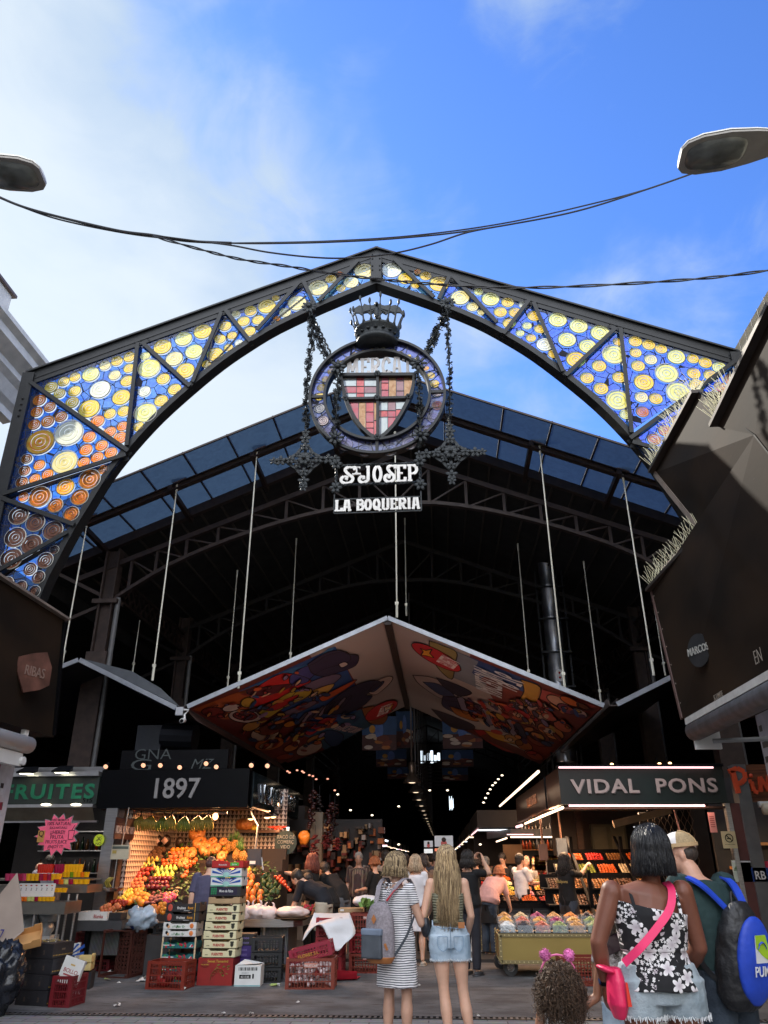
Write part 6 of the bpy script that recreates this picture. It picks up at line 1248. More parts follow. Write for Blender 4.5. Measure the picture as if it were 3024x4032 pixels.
spec=[(3872,.125,TEAL,m_cherry,.085,'lowest teal cherry box at the foot of the left stack'),(3800,.10,TEAL,m_cherry,.115,'teal cherry box, second from the bottom of its stack'),(3757,.09,TEAL,m_cherry,.14,'teal cherry box in the middle of its stack'),(3716,.09,TEAL,m_cherry,.16,'topmost teal cherry box under the white boxes')]
z=0.0;zs=[0,.12,.27,.42,.57,.665,.765,.88]
for i in range(4):carton('fruit_box',spec[i][5],(XA+.01,YA_,zs[i]),0,.50,.36,.085,TEAL,post=.148,motif=m_cherry,group='left stack of fruit boxes',inner=CARD)
for i in range(2):carton('fruit_box',['lower white box with fruit pictures in the left stack','upper white box with fruit pictures in the left stack'][i],(XA+.0,YA_,zs[4+i]),0,.49,.36,.095,WCART,motif=m_white,group='left stack of fruit boxes')
for i in range(2):carton('fruit_box',['lower black box printed fruitesfont','top black box printed fruitesfont on the left stack'][i],(XA+.02,YA_,.765+i*.125),0,.50,.36,.12,BCARD,motif=m_font,group='left stack of fruit boxes')
XB,YBX=Xat(866,3700,12.05),12.22
def m_tam(f,w_,d_,h_):
 f.text('Sweet Tamarind',.045,.002,hm('c8a83c'),T(.03,-d_/2-.001,h_*.84),.002,1);rr=random.Random(5)
 f.ball((-w_*.3,-d_/2-.001,h_*.76),(.06,.003,.04),hm('7a2018'),10,6);f.text('MARIGOLD' if False else 'KALAMARU',.022,.002,hm('d0a838'),T(-w_*.3,-d_/2-.004,h_*.74),.001,1)
 for i in range(6):t_=.4+i*.45;f.tube(catmull([(.05+.06*math.cos(t_),-d_/2-.003,.10+.06*math.sin(t_)),(.05+.10*math.cos(t_+.3),-d_/2-.003,.10+.10*math.sin(t_+.3)),(.05+.11*math.cos(t_+.7),-d_/2-.003,.09+.11*math.sin(t_+.7))],3),.014,5,hm('7a4418'),flat=.3)
 for i in range(14):x=rr.uniform(-.02,.18);zz=rr.uniform(.12,.25);f.bar((x,-d_/2-.002,zz),(x+.03,-d_/2-.002,zz+rr.uniform(-.02,.03)),.008,.002,hm('6c7828'),up=(0,1,0))
def solidbox(name,label,loc,rz,w_,d_,h_,m,motif=None,group=None,cat='box',bev=0):
 t=thing(name,label,cat,loc,rz,group);f=MB();f.box(-w_/2,-d_/2,0,w_/2,d_/2,h_,m);f.bar((-w_/2,0,h_+.001),(w_/2,0,h_+.001),.004,.002,BLK);f.build('carton',None,t)
 if motif:f=MB();motif(f,w_,d_,h_);f.build('print',None,t)
 return t
solidbox('tamarind_box','red carton printed Sweet Tamarind at the foot of the cream stack',(XB-.03,YBX,0),0,.50,.38,.33,hm('8c1c18'),m_tam)
def m_fu(f,w_,d_,h_):
 f.text('FUENTES',h_*.40,.002,hm('b01828'),T(-.02,-d_/2-.001,h_*.28),.03,.95);f.ball((w_*.36,-d_/2-.002,h_*.5),(.024,.003,h_*.3),hm('28281c'),8,5)
 for k in(-1,0,1):f.ball((w_*.36+k*.016,-d_/2-.002,h_*.74),(.012,.003,.014),hm('28281c'),6,4)
 f.box(-w_*.42,-d_/2-.002,h_*.3,-w_*.33,-d_/2-.001,h_*.38,hm('6c6c50'))
hB=.0
for i in range(6):
 carton('fruit_box','cream box printed FUENTES, %s from the bottom of the right stack'%['first','second','third','fourth','fifth','sixth and highest'][i],(XB+[.0,.012,-.004,.008,.016,.02][i],YBX,.333+i*.112),0,.47,.37,.108,YCART,motif=m_fu,group='cream boxes in the right stack')
z=.333+6*.112
carton('fruit_box','plain brown box between the cream boxes and the black one',(XB+.02,YBX,z),0,.46,.36,.09,CARD,group=None);z+=.095
def m_mora(f,w_,d_,h_):
 f.box(-w_/2,-d_/2-.002,h_*.2,w_*.40,-d_/2-.0005,h_*.95,hm('1c1430'));f.text('Mora de Palos',h_*.38,.002,WHITE,T(.02,-d_/2-.003,h_*.45),.014,.72)
 for i in range(12):f.ball((-w_*.42+.03*(i%3),-d_/2-.003,h_*(.3+.17*(i//3))),(.014,.004,.013),hm('187848'),6,4)
carton('fruit_box','black and purple box printed Mora de Palos',(XB+.02,YBX,z),0,.46,.36,.13,BCARD,motif=m_mora);z+=.134
def m_ray(f,w_,d_,h_):
 for k in range(9):
  a=R_(12+k*19.5);q=[(0,h_*.25)]+[(min(.21,.6*math.cos(a+da))if math.cos(a+da)>0 else max(-.21,.6*math.cos(a+da)),min(h_*.98,h_*.25+.6*abs(math.sin(a+da))))for da in(-.08,.08)]
  P=[]
  for da in(-.08,.08):
   ca,sa=math.cos(a+da),max(.05,math.sin(a+da));L__=min((h_*.72)/sa,.21/abs(ca)if abs(ca)>1e-3 else 9);P.append((ca*L__,h_*.25+sa*L__))
  f.prism([(0,h_*.25),P[0],P[1]],.002,hm('1c4c9c'),T(0,-d_/2-.0025,0))
 f.ball((0,-d_/2-.003,h_*.28),(.05,.003,.035),hm('9cc8c0'),10,6);f.box(-w_/2,-d_/2-.004,0,w_/2,-d_/2-.0005,h_*.14,hm('58a888'))
for i in range(2):carton('fruit_box',['lower box with blue sun rays in the right stack','upper box with blue sun rays, just under the red one'][i],(XB+.03-i*.01,YBX,z),0,.46,.36,.118,WCART,motif=m_ray,group='blue-ray boxes');z+=.121
def m_red(f,w_,d_,h_):f.text('Momoments',h_*.3,.002,WHITE,T(-.07,-d_/2-.001,h_*.35),.01,.8);f.box(.04,-d_/2-.003,h_*.3,.17,-d_/2-.001,h_*.75,hm('48a838'));f.text('Berries',h_*.3,.002,WHITE,T(.105,-d_/2-.0035,h_*.4),.008,.8)
carton('fruit_box','red box with a green Berries patch on top of the tall stack',(XB+.03,YBX,z),0,.47,.36,.10,hm('b01c18'),motif=m_red)
def m_421(f,w_,d_,h_):
 f.box(-w_*.32,-d_/2-.002,h_*.38,w_*.12,-d_/2-.0005,h_*.56,BLK);f.text('421335',h_*.15,.002,WHITE,T(-w_*.10,-d_/2-.003,h_*.41),.006,1.1)
 for k in range(16):f.box(-w_*.36+k*.017,-d_/2-.002,h_*.76,-w_*.36+k*.017+.005+.004*(k%3),-d_/2-.0005,h_*.92,BLK)
 f.text('JONGENE LVE',h_*.06,.002,hm('506070'),T(-w_*.1,-d_/2-.002,h_*.63),0,1);f.box(-w_/2,-d_/2-.002,.005,w_/2,-d_/2-.0005,.015,hm('3898a0'));f.box(w_*.18,-d_/2-.003,h_*.38,w_*.24,-d_/2-.001,h_*.6,BLK)
t=solidbox('white_carton','white carton with the black number 421335 on the ground',(Xat(972,3850,11.95),12.1,0),.06,.36,.30,.25,WCART,m_421)
f=MB();f.add([(-.17,-.13,.255),(.15,-.1,.27),(.17,.14,.255),(-.1,.13,.30)],[(0,1,2,3)],WCART);f.build('lid_flap',None,t)
PURP=hm('3c2870')
for i in range(4):solidbox('purple_carton',['purple carton at the bottom of the pile behind the white carton','purple carton, second of the pile behind the tall stack','purple carton, third of the pile behind the tall stack','dark carton on top of the purple pile'][i],(Xat(958,3760,12.5)+.02*(i%2),12.6,i*.15),.05,.26,.3,.145,PURP if i<3 else BCARD,lambda f,w_,d_,h_:[f.text('oooo',.05,.002,hm('8c7cb8'),T(0,-d_/2-.001,.08),.0,1),f.text('oooo',.05,.002,hm('8c7cb8'),T(0,-d_/2-.001,.02),.0,1)]if h_ else None,'cartons behind the white carton')
def crate(name,label,loc,rz,w_,d_,h_,m,group=None,rot=None,nv=14,diag=False,tagtxt=None,cat='crate'):
 t=thing(name,label,cat,loc,rz,group)
 if rot is not None:t.rotation_euler=rot
 f=MB();q=.014
 for z0,z1 in((0,.02),(h_-.035,h_)):
  f.box(-w_/2,-d_/2,z0,w_/2,-d_/2+q,z1,m);f.box(-w_/2,d_/2-q,z0,w_/2,d_/2,z1,m);f.box(-w_/2,-d_/2+q,z0,-w_/2+q,d_/2-q,z1,m);f.box(w_/2-q,-d_/2+q,z0,w_/2,d_/2-q,z1,m)
 for sx in(-1,1):
  for sy in(-1,1):f.box(*sorted((sx*(w_/2+.003),sx*(w_/2-.045)))[:1],*sorted((sy*(d_/2+.003),sy*(d_/2-.04)))[:1],.0,sorted((sx*(w_/2+.003),sx*(w_/2-.045)))[1],sorted((sy*(d_/2+.003),sy*(d_/2-.04)))[1],h_+.002,m)
 nh=max(2,int(h_/.075))
 if not diag:
  for k in range(1,nv):x=-w_/2+w_*k/nv;f.box(x-.004,-d_/2+.002,.02,x+.004,-d_/2+.012,h_-.035,m);f.box(x-.004,d_/2-.012,.02,x+.004,d_/2-.002,h_-.035,m)
  for k in range(1,int(nv*d_/w_)):y=-d_/2+d_*k/int(nv*d_/w_);f.box(-w_/2+.002,y-.004,.02,-w_/2+.012,y+.004,h_-.035,m);f.box(w_/2-.012,y-.004,.02,w_/2-.002,y+.004,h_-.035,m)
  for k in range(1,nh):z=h_*k/nh;f.box(-w_/2,-d_/2+.001,z-.006,w_/2,-d_/2+.013,z+.006,m);f.box(-w_/2,d_/2-.013,z-.006,w_/2,d_/2-.001,z+.006,m);f.box(-w_/2+.001,-d_/2+.014,z-.006,-w_/2+.013,d_/2-.014,z+.006,m);f.box(w_/2-.013,-d_/2+.014,z-.006,w_/2-.001,d_/2-.014,z+.006,m)
 for k in range(8):x=-w_/2+w_*(k+.5)/8;f.box(x-.012,-d_/2,.002,x+.012,d_/2,.012,m)
 for k in range(6):y=-d_/2+d_*(k+.5)/6;f.box(-w_/2,y-.01,.006,w_/2,y+.01,.010,m)
 if diag:
  k=-h_
  for sgn in(1,-1):
   y=-d_/2-h_
   while y<d_/2:
    f.bar((y if False else-w_/2,y,0),(-w_/2,y+.001,0),.001,.001,m)if False else None;y+=.06
   for yy_ in[(-w_/2-d_)+.055*j for j in range(int((w_+2*d_)/.055))]:
    x0,x1=yy_,yy_+d_;ya,yb=-d_/2,d_/2
    a,b=Vector((x0,ya,0)),Vector((x1,yb,0))
    if sgn<0:a,b=Vector((x0,yb,0)),Vector((x1,ya,0))
    def cl(a,b):
     lo,hi=-w_/2,w_/2;d=b-a
     t0,t1=max(0,(lo-a.x)/d.x),min(1,(hi-a.x)/d.x)
     return(a+d*t0,a+d*t1)if t1>t0 else None
    c=cl(a,b)
    if c:f.bar(c[0]+Vector((0,0,.008)),c[1]+Vector((0,0,.008)),.012,.008+.002*sgn,m)
 f.build('crate_body',m,t)
 if tagtxt:f=MB();f.box(-.08,-d_/2-.006,h_*.70,.10,-d_/2-.002,h_*.86,mat('crate_tag',(.5,.2,.15),.6));f.text(tagtxt,.04,.002,WHITE,T(.01,-d_/2-.007,h_*.73),.002,1);f.build('tag',None,t)
 return t
RC1,RC2,RC3,BC=hm('7a2a1c',.45),hm('8a1c24',.45),hm('6c1820',.45),hm('15171a',.5)
crate('plastic_crate','low brick-red crate on the ground in front of the left stacks',(Xat(664,3850,11.7),11.8,0),-.12,.55,.36,.33,RC1,tagtxt=None)
f=MB();c=(Xat(664,3850,11.7),11.8,0)
for k in range(9):rumple(f,(c[0]+random.uniform(-.18,.18),c[1]+random.uniform(-.1,.1),.08+.03*(k%3)),(.08,.07,.06),hm(['a02020','b8a8a0','701418'][k%3]),k,.3,10,7)
tag(f.build('red_mesh_bags',None,None,smooth=True),'crumpled red and white netting inside the low brick-red crate','netting',kind='stuff')
t=crate('plastic_crate','tall brown crate standing on its side with a lattice bottom facing out',(Xat(512,3745,13.05),13.1,.31),0,.50,.62,.42,hm('4a241c',.5),rot=(R_(90),0,R_(-12)),diag=True)
crate('plastic_crate','dark red crate behind the lattice crate under the display',(Xat(640,3745,13.2),13.45,0),0,.4,.4,.62,RC3,nv=10)
crate('plastic_crate','bread-filled brown crate on the ground left of the striped-dress woman',(Xat(1218,3850,11.75),11.95,0),.04,.66,.42,.36,hm('7c3424',.45),nv=16,tagtxt='FRUITCAR')
f=MB();rr=random.Random(3);cx=Xat(1218,3850,11.75)
CORNH=mat('pale_garlic',(.75,.62,.62),.6,0,.12,8)
for i in range(90):f.ball((cx+rr.uniform(-.29,.29),11.95+rr.choice([-1,-1,1,.3])*rr.uniform(.12,.17),.04+rr.random()*.24),(.03,.03,.028),CORNH,7,5)
for i in range(40):f.ball((cx+rr.uniform(-.29,.29),11.95+rr.uniform(-.16,.16),.27),(.03,.03,.028),CORNH,7,5)
tag(f.build('garlic',None,None,smooth=True),'mass of pale bulbs showing through the bars of the brown crate','garlic',kind='stuff')
crate('plastic_crate','crimson crate lying tilted on top of the bulb-filled brown crate',(cx+.01,11.98,.34),0,.58,.38,.17,hm('8c1c34',.45),rot=(0,R_(-13),.02),nv=14,tagtxt=None)
f=MB(T(cx-.02,11.78,.385)@RY(R_(-13)));f.text('FLORES S.L.',.055,.003,hm('c89838'),None,.003,1.1);tag(f.build('crate_lettering'),'gold lettering FLORES S.L. along the tilted crimson crate','lettering')
for i in range(3):crate('plastic_crate',['bottom red crate of the stack left of the striped dress','middle red crate of the stack left of the striped dress','top red crate of the stack, holding lettuce'][i],(Xat(1450,3720,13.3)-.0,13.55,i*.275),0,.60,.42,.26,[RC1,RC2,RC1][i],'red crate stack behind the striped dress',tagtxt='FRUITCAR')
for i in range(3):crate('plastic_crate',['lowest crimson crate of the leaning pile under the white cloth','second crimson crate under the white cloth','uppermost crimson crate under the white cloth'][i],(Xat(1300,3720,13.2),13.3,i*.26),0,.40,.55,.25,RC2,'crimson crates under the white cloth',nv=10)
f=MB();f.add([(0,0,0),(.35,.1,0),(.38,.4,0),(.02,.35,0),(.05,-.02,.12),(.36,.06,.10)],[(0,1,2,3),(0,1,5,4)],hm('a01828',.4));o=f.build('red_tray');o.location=(Xat(1310,3850,12.6),12.5,.02);tag(o,'bright red plastic sheet tray on the ground beside the crates','tray')
f=MB();c=PY(1460,3570,13.5);rr=random.Random(9);LG=mat('lettuce',(.16,.30,.06),.6,0,.35,14,c2=(.30,.48,.14))
for i in range(70):
 a=Vector((rr.uniform(-1,1),rr.uniform(-1,1),rr.uniform(.1,1))).normalized();b=a.orthogonal().normalized();p=c+Vector((rr.uniform(-.18,.18),rr.uniform(-.1,.1),rr.uniform(-.02,.05)))
 f.add([p,p+a*.05+b*.05,p+a*.10+b*.02,p+a*.09-b*.03,p+a*.05-b*.05],[(0,1,2,3,4)],LG)
tag(f.build('lettuce'),'bright green lettuce leaves in the top red crate','lettuce')
WBAG=mat('white_bag',(.72,.68,.68),.35,0,.08,9,.3,14);PBAG=mat('pinkish_bag',(.75,.60,.56),.35,0,.1,9,.35,14)
f=MB();rumple(f,tuple(PY(1445,3548,13.7)),(.24,.15,.09),WBAG,3,.12,26,16);tag(f.build('white_sack',None,None,smooth=True),'smooth white sack lying behind the lettuce crate','sack')
f=MB();p=PY(1380,3585,13.9);f.box(p.x-.2,13.9,p.z-.03,p.x+.2,14.2,p.z+.03,CARD);f.box(p.x-.17,13.898,p.z-.01,p.x-.11,13.9,p.z+.02,WHITE);tag(f.build('flat_carton'),'flat cardboard box behind the top red crate','carton')
for i,(px,py,r,lab)in enumerate([(960,3598,(.17,.16,.13),'leftmost knotted plastic bag on the steel counter'),(1010,3600,(.18,.17,.14),'second knotted plastic bag on the steel counter'),(1060,3602,(.15,.15,.12),'third plastic bag on the steel counter, a crumpled one'),(925,3600,(.12,.15,.12),'plastic bag half hidden by the tall fruit boxes')]):
 p=PY(px,py,13.35);f=MB();rumple(f,tuple(p),r,PBAG,i*2.3+1,.26,30,20)
 for k in(-1,1):f.tube(catmull([p+Vector((k*.05,0,r[2]*.7)),p+Vector((k*.07,0,r[2]*1.2)),p+Vector((k*.03,-.02,r[2]*1.5))],4),[.05,.045,.04,.04,.035,.03,.02,.01,.006],7,PBAG,flat=.4)
 tag(f.build('plastic_bag',None,None,smooth=True),lab,'plastic bag','knotted bags on the steel counter')
f=MB();p=PY(1150,3592,13.3);rumple(f,tuple(p),(.27,.2,.085),PBAG,11,.13,34,20);tag(f.build('covered_tray',None,None,smooth=True),'wide tray wrapped in pale plastic at the counter corner','tray')
f=MB();p=PY(1150,3612,13.3);f.lathe([(.0,-.04),(.22,-.035),(.28,.0),(.27,.0)],20,mat('wicker_brown',(.12,.07,.03),.8,bump=.4),T(p.x,13.3,p.z));tag(f.build('basket'),'shallow brown basket under the plastic-wrapped tray','basket')
f=MB();rr=random.Random(12)
for i in range(40):p=PY(1180+rr.uniform(0,60),3565+rr.uniform(0,18),13.7);f.ball(tuple(p),(.025,.025,.022),mat('radish_red',(.45,.02,.04),.4)if i%3 else LEAFM,6,4)
tag(f.build('radishes',None,None,smooth=True),'bunch of red radishes with greens by the bending man','radishes')
def drape(name,label,pts,m,cat):
 "rows of world points -> smooth cloth"
 rows=[catmull(r,5)for r in pts];cols_=[]
 n_=len(rows[0]);V=[]
 for j in range(n_):cols_.append(catmull([rows[i][j]for i in range(len(rows))],5))
 K2=len(cols_[0]);V=[c for cc in cols_ for c in cc];V=[v+Vector((0,.012*noise.noise(v*9),.010*noise.noise(v*11)))for v in V]
 F=[(j*K2+i,j*K2+i+1,(j+1)*K2+i+1,(j+1)*K2+i)for j in range(n_-1)for i in range(K2-1)]
 f=MB();f.add(V,F,m);o=f.build(name,m,None,smooth=True);md=o.modifiers.new('thickness','SOLIDIFY');md.thickness=.006;return tag(o,label,cat)
q=lambda x,y,Y:PY(850+x*.3918,3100+y*.3918,Y)
drape('white_cloth','white plastic sheet draped over the crates with a hanging point',[[q(985,1265,13.2),q(1100,1262,13.4),q(1220,1262,13.4),q(1340,1258,13.3)],[q(930,1400,13.0),q(1080,1350,12.95),q(1200,1340,12.9),q(1370,1330,13.05)],[q(890,1470,12.9),q(1050,1370,12.85),q(1150,1480,12.8),q(1400,1470,12.95)],[q(868,1545,12.85),q(1040,1385,12.9),q(1200,1640,12.75),q(1290,1570,12.8)]],mat('white_sheet',(.66,.66,.67),.5,0,.05,5,.25,10),'cloth')
for i in range(3):crate('plastic_crate',['bottom black crate beside the white 421335 carton','middle black crate beside the white 421335 carton','top black crate beside the white 421335 carton'][i],(Xat(1035,3800,12.2),12.5,i*.19),.1,.44,.36,.18,BC,'black crates by the steel counter',nv=10)
crate('plastic_crate','black crate holding yellow mangoes behind the blue-tinged bag',(Xat(655,3640,12.9),13.0,Zat(655,3655,12.9)-.07),0,.34,.34,.14,BC,nv=9,tagtxt=None)
f=MB();f.box(Xat(590,3660,12.95),12.85,.0,Xat(700,3660,12.95),13.2,Zat(655,3655,12.9)-.08,mat('dark_steel_sheet',(.09,.09,.095),.35,.5));tag(f.build('crate_stand'),'dark box stand under the crate of yellow mangoes','stand')
row('mango',lst('620 1420 665 1400 700 1440 640 1460 680 1480 720 1460 610 1470 650 1490 700 1400 740 1420'),.042,'yellow-green mango in the black crate behind the bag','mangoes in the black crate',Z5b,lambda px,py:PY(px,py,12.95))
row('orange',lst('770 1360 800 1390 760 1400 790 1430 770 1450 820 1420 800 1470 820 1360'),.036,'small orange squeezed between crate and black boxes','small oranges beside the black boxes',Z5b,lambda px,py:PY(px,py,13.0))
f=MB();p=PY(555,3612,12.7);BLB=mat('clear_blue_bag',(.42,.52,.62),.15,0,.3,6,.4,14,alpha=.75);rumple(f,tuple(p+Vector((0,0,-.02))),(.20,.15,.15),BLB,5,.55,30,20);tag(f.build('plastic_bag',None,None,smooth=True),'clear bluish plastic bag on top of the lattice crate','plastic bag')
f=MB();p=PY(530,3635,12.66);rumple(f,tuple(p),(.09,.05,.07),hm('1c3478',.5),7,.3,14,9);tag(f.build('blue_wrapper',None,None,smooth=True),'dark blue wrapper inside the clear bag','wrapper')
crate('plastic_crate','dark red crate standing under the low counter at far left',(Xat(325,3720,13.2),13.4,0),0,.3,.3,.55,RC3,nv=8)
crate('plastic_crate','dark crate lying on the ground under the low counter',(Xat(385,3770,13.4),13.6,0),0,.4,.4,.16,RC3,nv=10)
BK=mat('black_print_carton',(.018,.018,.022),.5,0,.3,6)
YF=10.35
def m_gold(f,w_,d_,h_):
 rr=random.Random(int(h_*100));G_=hm('b09048')
 for s_ in(-1,1):f.box(s_*w_*.22-.012,-d_/2-.002,h_*.25,s_*w_*.22+.012,-d_/2-.0005,h_*.55,hm('4c4038'))
 for k in range(10):f.ball((rr.uniform(-.19,.19),-d_/2-.002,rr.uniform(.03,h_-.03)),(.010,.002,.010),hm('2c2c30'),6,4)
 for k in range(14):y=-d_/2+d_*(k+.5)/14;f.box(w_/2+.0005,y,h_*.15,w_/2+.002,y+.012,h_*.15+.012,G_)
 f.box(w_/2+.0005,-.03,h_*.5,w_/2+.003,.03,h_*.62,hm('6c6050'))
bx=Xat(145,3850,YF)
for i in range(4):solidbox('black_carton',['lowest black carton in the stack beside the garbage bag','second black carton from the bottom beside the garbage bag','third black carton, with gold marks along its side','topmost black carton, its lid littered with scraps'][i],(bx+[.02,.0,.03,.0][i],YF+.18,i*.165),[-.25,-.22,-.27,-.24][i],.46,.38,.16,BK,m_gold,'black cartons beside the garbage bag',cat='carton')
f=MB();rr=random.Random(4)
for k in range(22):x,y=rr.uniform(-.2,.2),rr.uniform(-.16,.16);f.box(x,y,0,x+rr.uniform(.02,.06),y+.012,.008,hm(rr.choice(['b09a60','c8c0b0','8c7c4c'])),RZ(rr.uniform(0,3)))
o=f.build('scraps');o.location=(bx,YF+.18,.662);tag(o,'pale scraps strewn on the topmost black carton','scraps',kind='stuff')
t=carton('open_tray','empty orange-brown cardboard tray tipped open on the garbage bag',(Xat(85,3700,10.1),10.15,.68),0,.42,.30,.10,mat('orange_card',(.62,.33,.12),.7,0,.08,4),cat='tray');t.rotation_euler=(R_(32),R_(-12),.35)
f=MB();p=PY(40,3600,9.95);CB=mat('worn_cardboard',(.40,.32,.27),.85,0,.12,3)
f.add([PY(-60,3560,9.8),PY(0,3520,9.9),PY(68,3436,10.0),PY(82,3520,10.0),PY(95,3665,10.0),PY(30,3720,9.9),PY(-60,3760,9.8)],[(0,1,2,3,4,5,6)],CB);o=f.build('cardboard_sheet',CB);md=o.modifiers.new('thickness','SOLIDIFY');md.thickness=.012;tag(o,'big upright sheet of torn cardboard at the left edge','cardboard')
f=MB();q0=PY(8,3690,9.86);f.text('7',.12,.003,hm('3c3c8c'),T(q0.x,q0.y-.02,q0.z),.004,.9);o=f.build('marker_figure');o.parent=None;tag(o,'blue handwritten figure 7 on the torn cardboard','lettering')
f=MB();GB=mat('black_garbage_bag',(.012,.014,.02),.22,0,.3,8,.5,16);p=PY(10,3880,9.6)
rumple(f,(p.x-.12,9.65,.36),(.30,.26,.40),GB,2,.22,44,30);tag(f.build('garbage_bag',None,None,smooth=True),'shiny black garbage bag slumped at the bottom left corner','garbage bag')
crate('plastic_crate','narrow dark red crate with a white box stuck in it, beside the black cartons',(Xat(245,3910,10.25),10.42,0),-.1,.26,.36,.32,RC3,nv=9)
def m_bollo(f,w_,d_,h_):f.text('BOLLO',.062,.002,hm('a03838'),T(0,-d_/2-.001,h_*.42),.005,1);f.box(-w_*.3,-d_/2-.002,h_*.30,w_*.3,-d_/2-.0005,h_*.36,hm('a04848'));f.box(-.03,-d_/2-.002,h_*.7,.03,-d_/2-.0005,h_*.76,hm('c8a860'))
t=solidbox('fruit_box','white box lid printed BOLLO standing askew in the red crate',(Xat(268,3850,10.4),10.38,.22),0,.27,.05,.28,WCART,m_bollo,cat='fruit box');t.rotation_euler=(R_(-8),R_(14),-.1)
t=carton('fruit_box','box end with blue sun rays standing behind the BOLLO lid',(Xat(272,3770,10.8),10.8,.42),0,.22,.1,.2,WCART,motif=m_ray)
for i in range(2):carton('fruit_box',['lower small yellow box behind the BOLLO lid','upper small yellow box behind the BOLLO lid'][i],(Xat(322,3790,11.6),11.7,.22+i*.095),.2,.22,.24,.09,mat('yellow_card',(.62,.48,.20),.7),group='small yellow boxes')
solidbox('black_carton','small black carton under the two yellow boxes',(Xat(318,3830,11.6),11.7,0),.2,.26,.26,.2,BK)
LW2=mat('litter_white',(.62,.60,.56),.7,0,.1,9)
for i,(px,py,s_)in enumerate([(408,3815,.07),(435,3828,.06),(490,3828,.05),(512,3822,.05),(555,3862,.10),(580,3858,.11),(468,3870,.04),(300,3920,.09),(460,3960,.07),(1400,3770,.08),(720,3895,.05),(1172,3948,.04),(990,3990,.04),(880,3990,.03),(1650,3880,.04),(1880,4000,.04)]):
 p=PZ(px,py,.01);f=MB();s_*=.9;g_=random.Random(i)
 for k in range(7):a=k*.9;f.add([(g_.uniform(-.3,.3)*s_,g_.uniform(-.3,.3)*s_,g_.uniform(.2,.7)*s_),(math.cos(a)*s_,math.sin(a)*s_*.7,g_.uniform(0,.2)*s_),(math.cos(a+1)*s_,math.sin(a+1)*s_*.7,g_.uniform(0,.5)*s_)],[(0,1,2)],LW2)
 _=0;o=f.build('paper_scrap',None,None,smooth=False);o.location=p;o.rotation_euler=(0,0,i);tag(o,'crumpled white scrap on the asphalt in front of the stall','litter','white scraps on the ground')
for i,(px,py)in enumerate([(340,3850),(355,3842),(425,3857),(1085,3880),(1092,3850),(1080,3878)]):
 p=PZ(px,py,.01);f=MB();f.add([(-.08,0,.0),(-.02,.04,.015),(.07,.02,.0),(.09,-.01,.02),(.02,-.04,.0)],[(0,1,2,3,4)],mat('wilted_leaf',(.30,.34,.10),.7));o=f.build('fallen_leaf');o.location=p;o.rotation_euler=(0,0,i*1.3);tag(o,'wilted green leaf fallen on the asphalt','leaf','fallen green leaves')
f=MB();f.box(-.06,0,0,.05,.01,.025,hm('b8d878'));f.box(.03,-.01,0,.07,.02,.03,WHITE);o=f.build('marker_pen');o.location=PZ(1082,3882,.0);tag(o,'pale green stick of celery-like litter near the bulb crate','litter')
vs=thing('sweets_stall','brown and green corner stall with the fascia reading VIDAL PONS at the right','stall')
GF=mat('dark_green_fascia',(.020,.019,.015),.5,.0,.25,1.2,c2=(.006,.018,.015));BRF=mat('brown_metal_fascia',(.13,.055,.035),.3,.6,.2,1.5)
xa,xb=1.99,4.69
f=MB();f.box(xa,13.5,2.42,xb,13.62,2.98,GF);f.build('fascia',None,vs);f=MB()
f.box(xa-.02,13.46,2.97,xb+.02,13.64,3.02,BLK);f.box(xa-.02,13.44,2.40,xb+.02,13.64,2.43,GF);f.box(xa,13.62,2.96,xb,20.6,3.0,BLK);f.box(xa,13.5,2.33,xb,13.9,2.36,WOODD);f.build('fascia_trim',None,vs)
f=MB();f.add([(xa,13.5,2.42),(1.9,20.6,2.42),(1.9,20.6,2.98),(xa,13.5,2.98),(xa-.001+.1,13.5,2.42),(2.0,20.6,2.42),(2.0,20.6,2.98),(xa+.1,13.5,2.98)],[(0,3,2,1),(4,5,6,7),(0,1,5,4),(3,7,6,2)],BRF);f.box(1.93,15.0,2.42,1.96,15.02,2.98,BLK);f.build('side_fascia',None,vs)
f=MB(T(Xat(2535,3105,13.5),13.5,2.58));lm=mat('letter_pinkgrey',(.50,.38,.34),.5);ls=mat('letter_side',(.22,.20,.19),.5);f.text('VIDAL  PONS',.30,.025,ls,T(.012,-.0,-.012),.022,1.22,0,sp=1.12);f.text('VIDAL  PONS',.30,.012,lm,T(0,-.03,0),.022,1.22,0,sp=1.12);f.build('fascia_lettering',None,vs)
f=MB(basis((1.93,17.3,2.62),(.013,-1,0),(1,.013,0),(0,0,1)));f.text('VIDAL PONS',.26,.02,mat('letter_side_glow',(.6,.25,.12),.5),None,.01,1.1);f.build('side_lettering',None,vs)
tube_light('light_tube',PY(2200,3022,13.42),PY(2808,3022,13.42),TUBEP,.016,'long pinkish tube light along the top of the VIDAL PONS fascia')
tube_light('light_tube',PY(2240,3172,13.42),PY(2775,3172,13.42),TUBEP,.016,'pinkish tube light along the bottom of the VIDAL PONS fascia')
tube_light('light_tube',PX(2216,3180,1.93),PX(2068,3243,1.9),TUBEW,.022,'tube light under the side fascia of the sweets stall')
tube_light('light_tube',PX(2055,3250,1.85),PX(2034,3256,1.85),TUBEP,.03,'short violet-pink tube at the far end of the side fascia')
tube_light('light_tube',PX(2120,3038,1.5),PX(1968,3174,1.5),TUBEW,.022,'long slanting tube light hanging beside the sweets stall')
f=MB();f.box(4.69,13.5,0,4.86,13.7,2.4,mat('maroon_post',(.11,.035,.03),.5));f.box(4.63,13.48,0,4.70,13.6,2.42,GALV);f.box(4.86,13.45,0,5.06,13.7,3.0,mat('grey_post',(.14,.14,.14),.5,.3));f.build('post',None,vs)
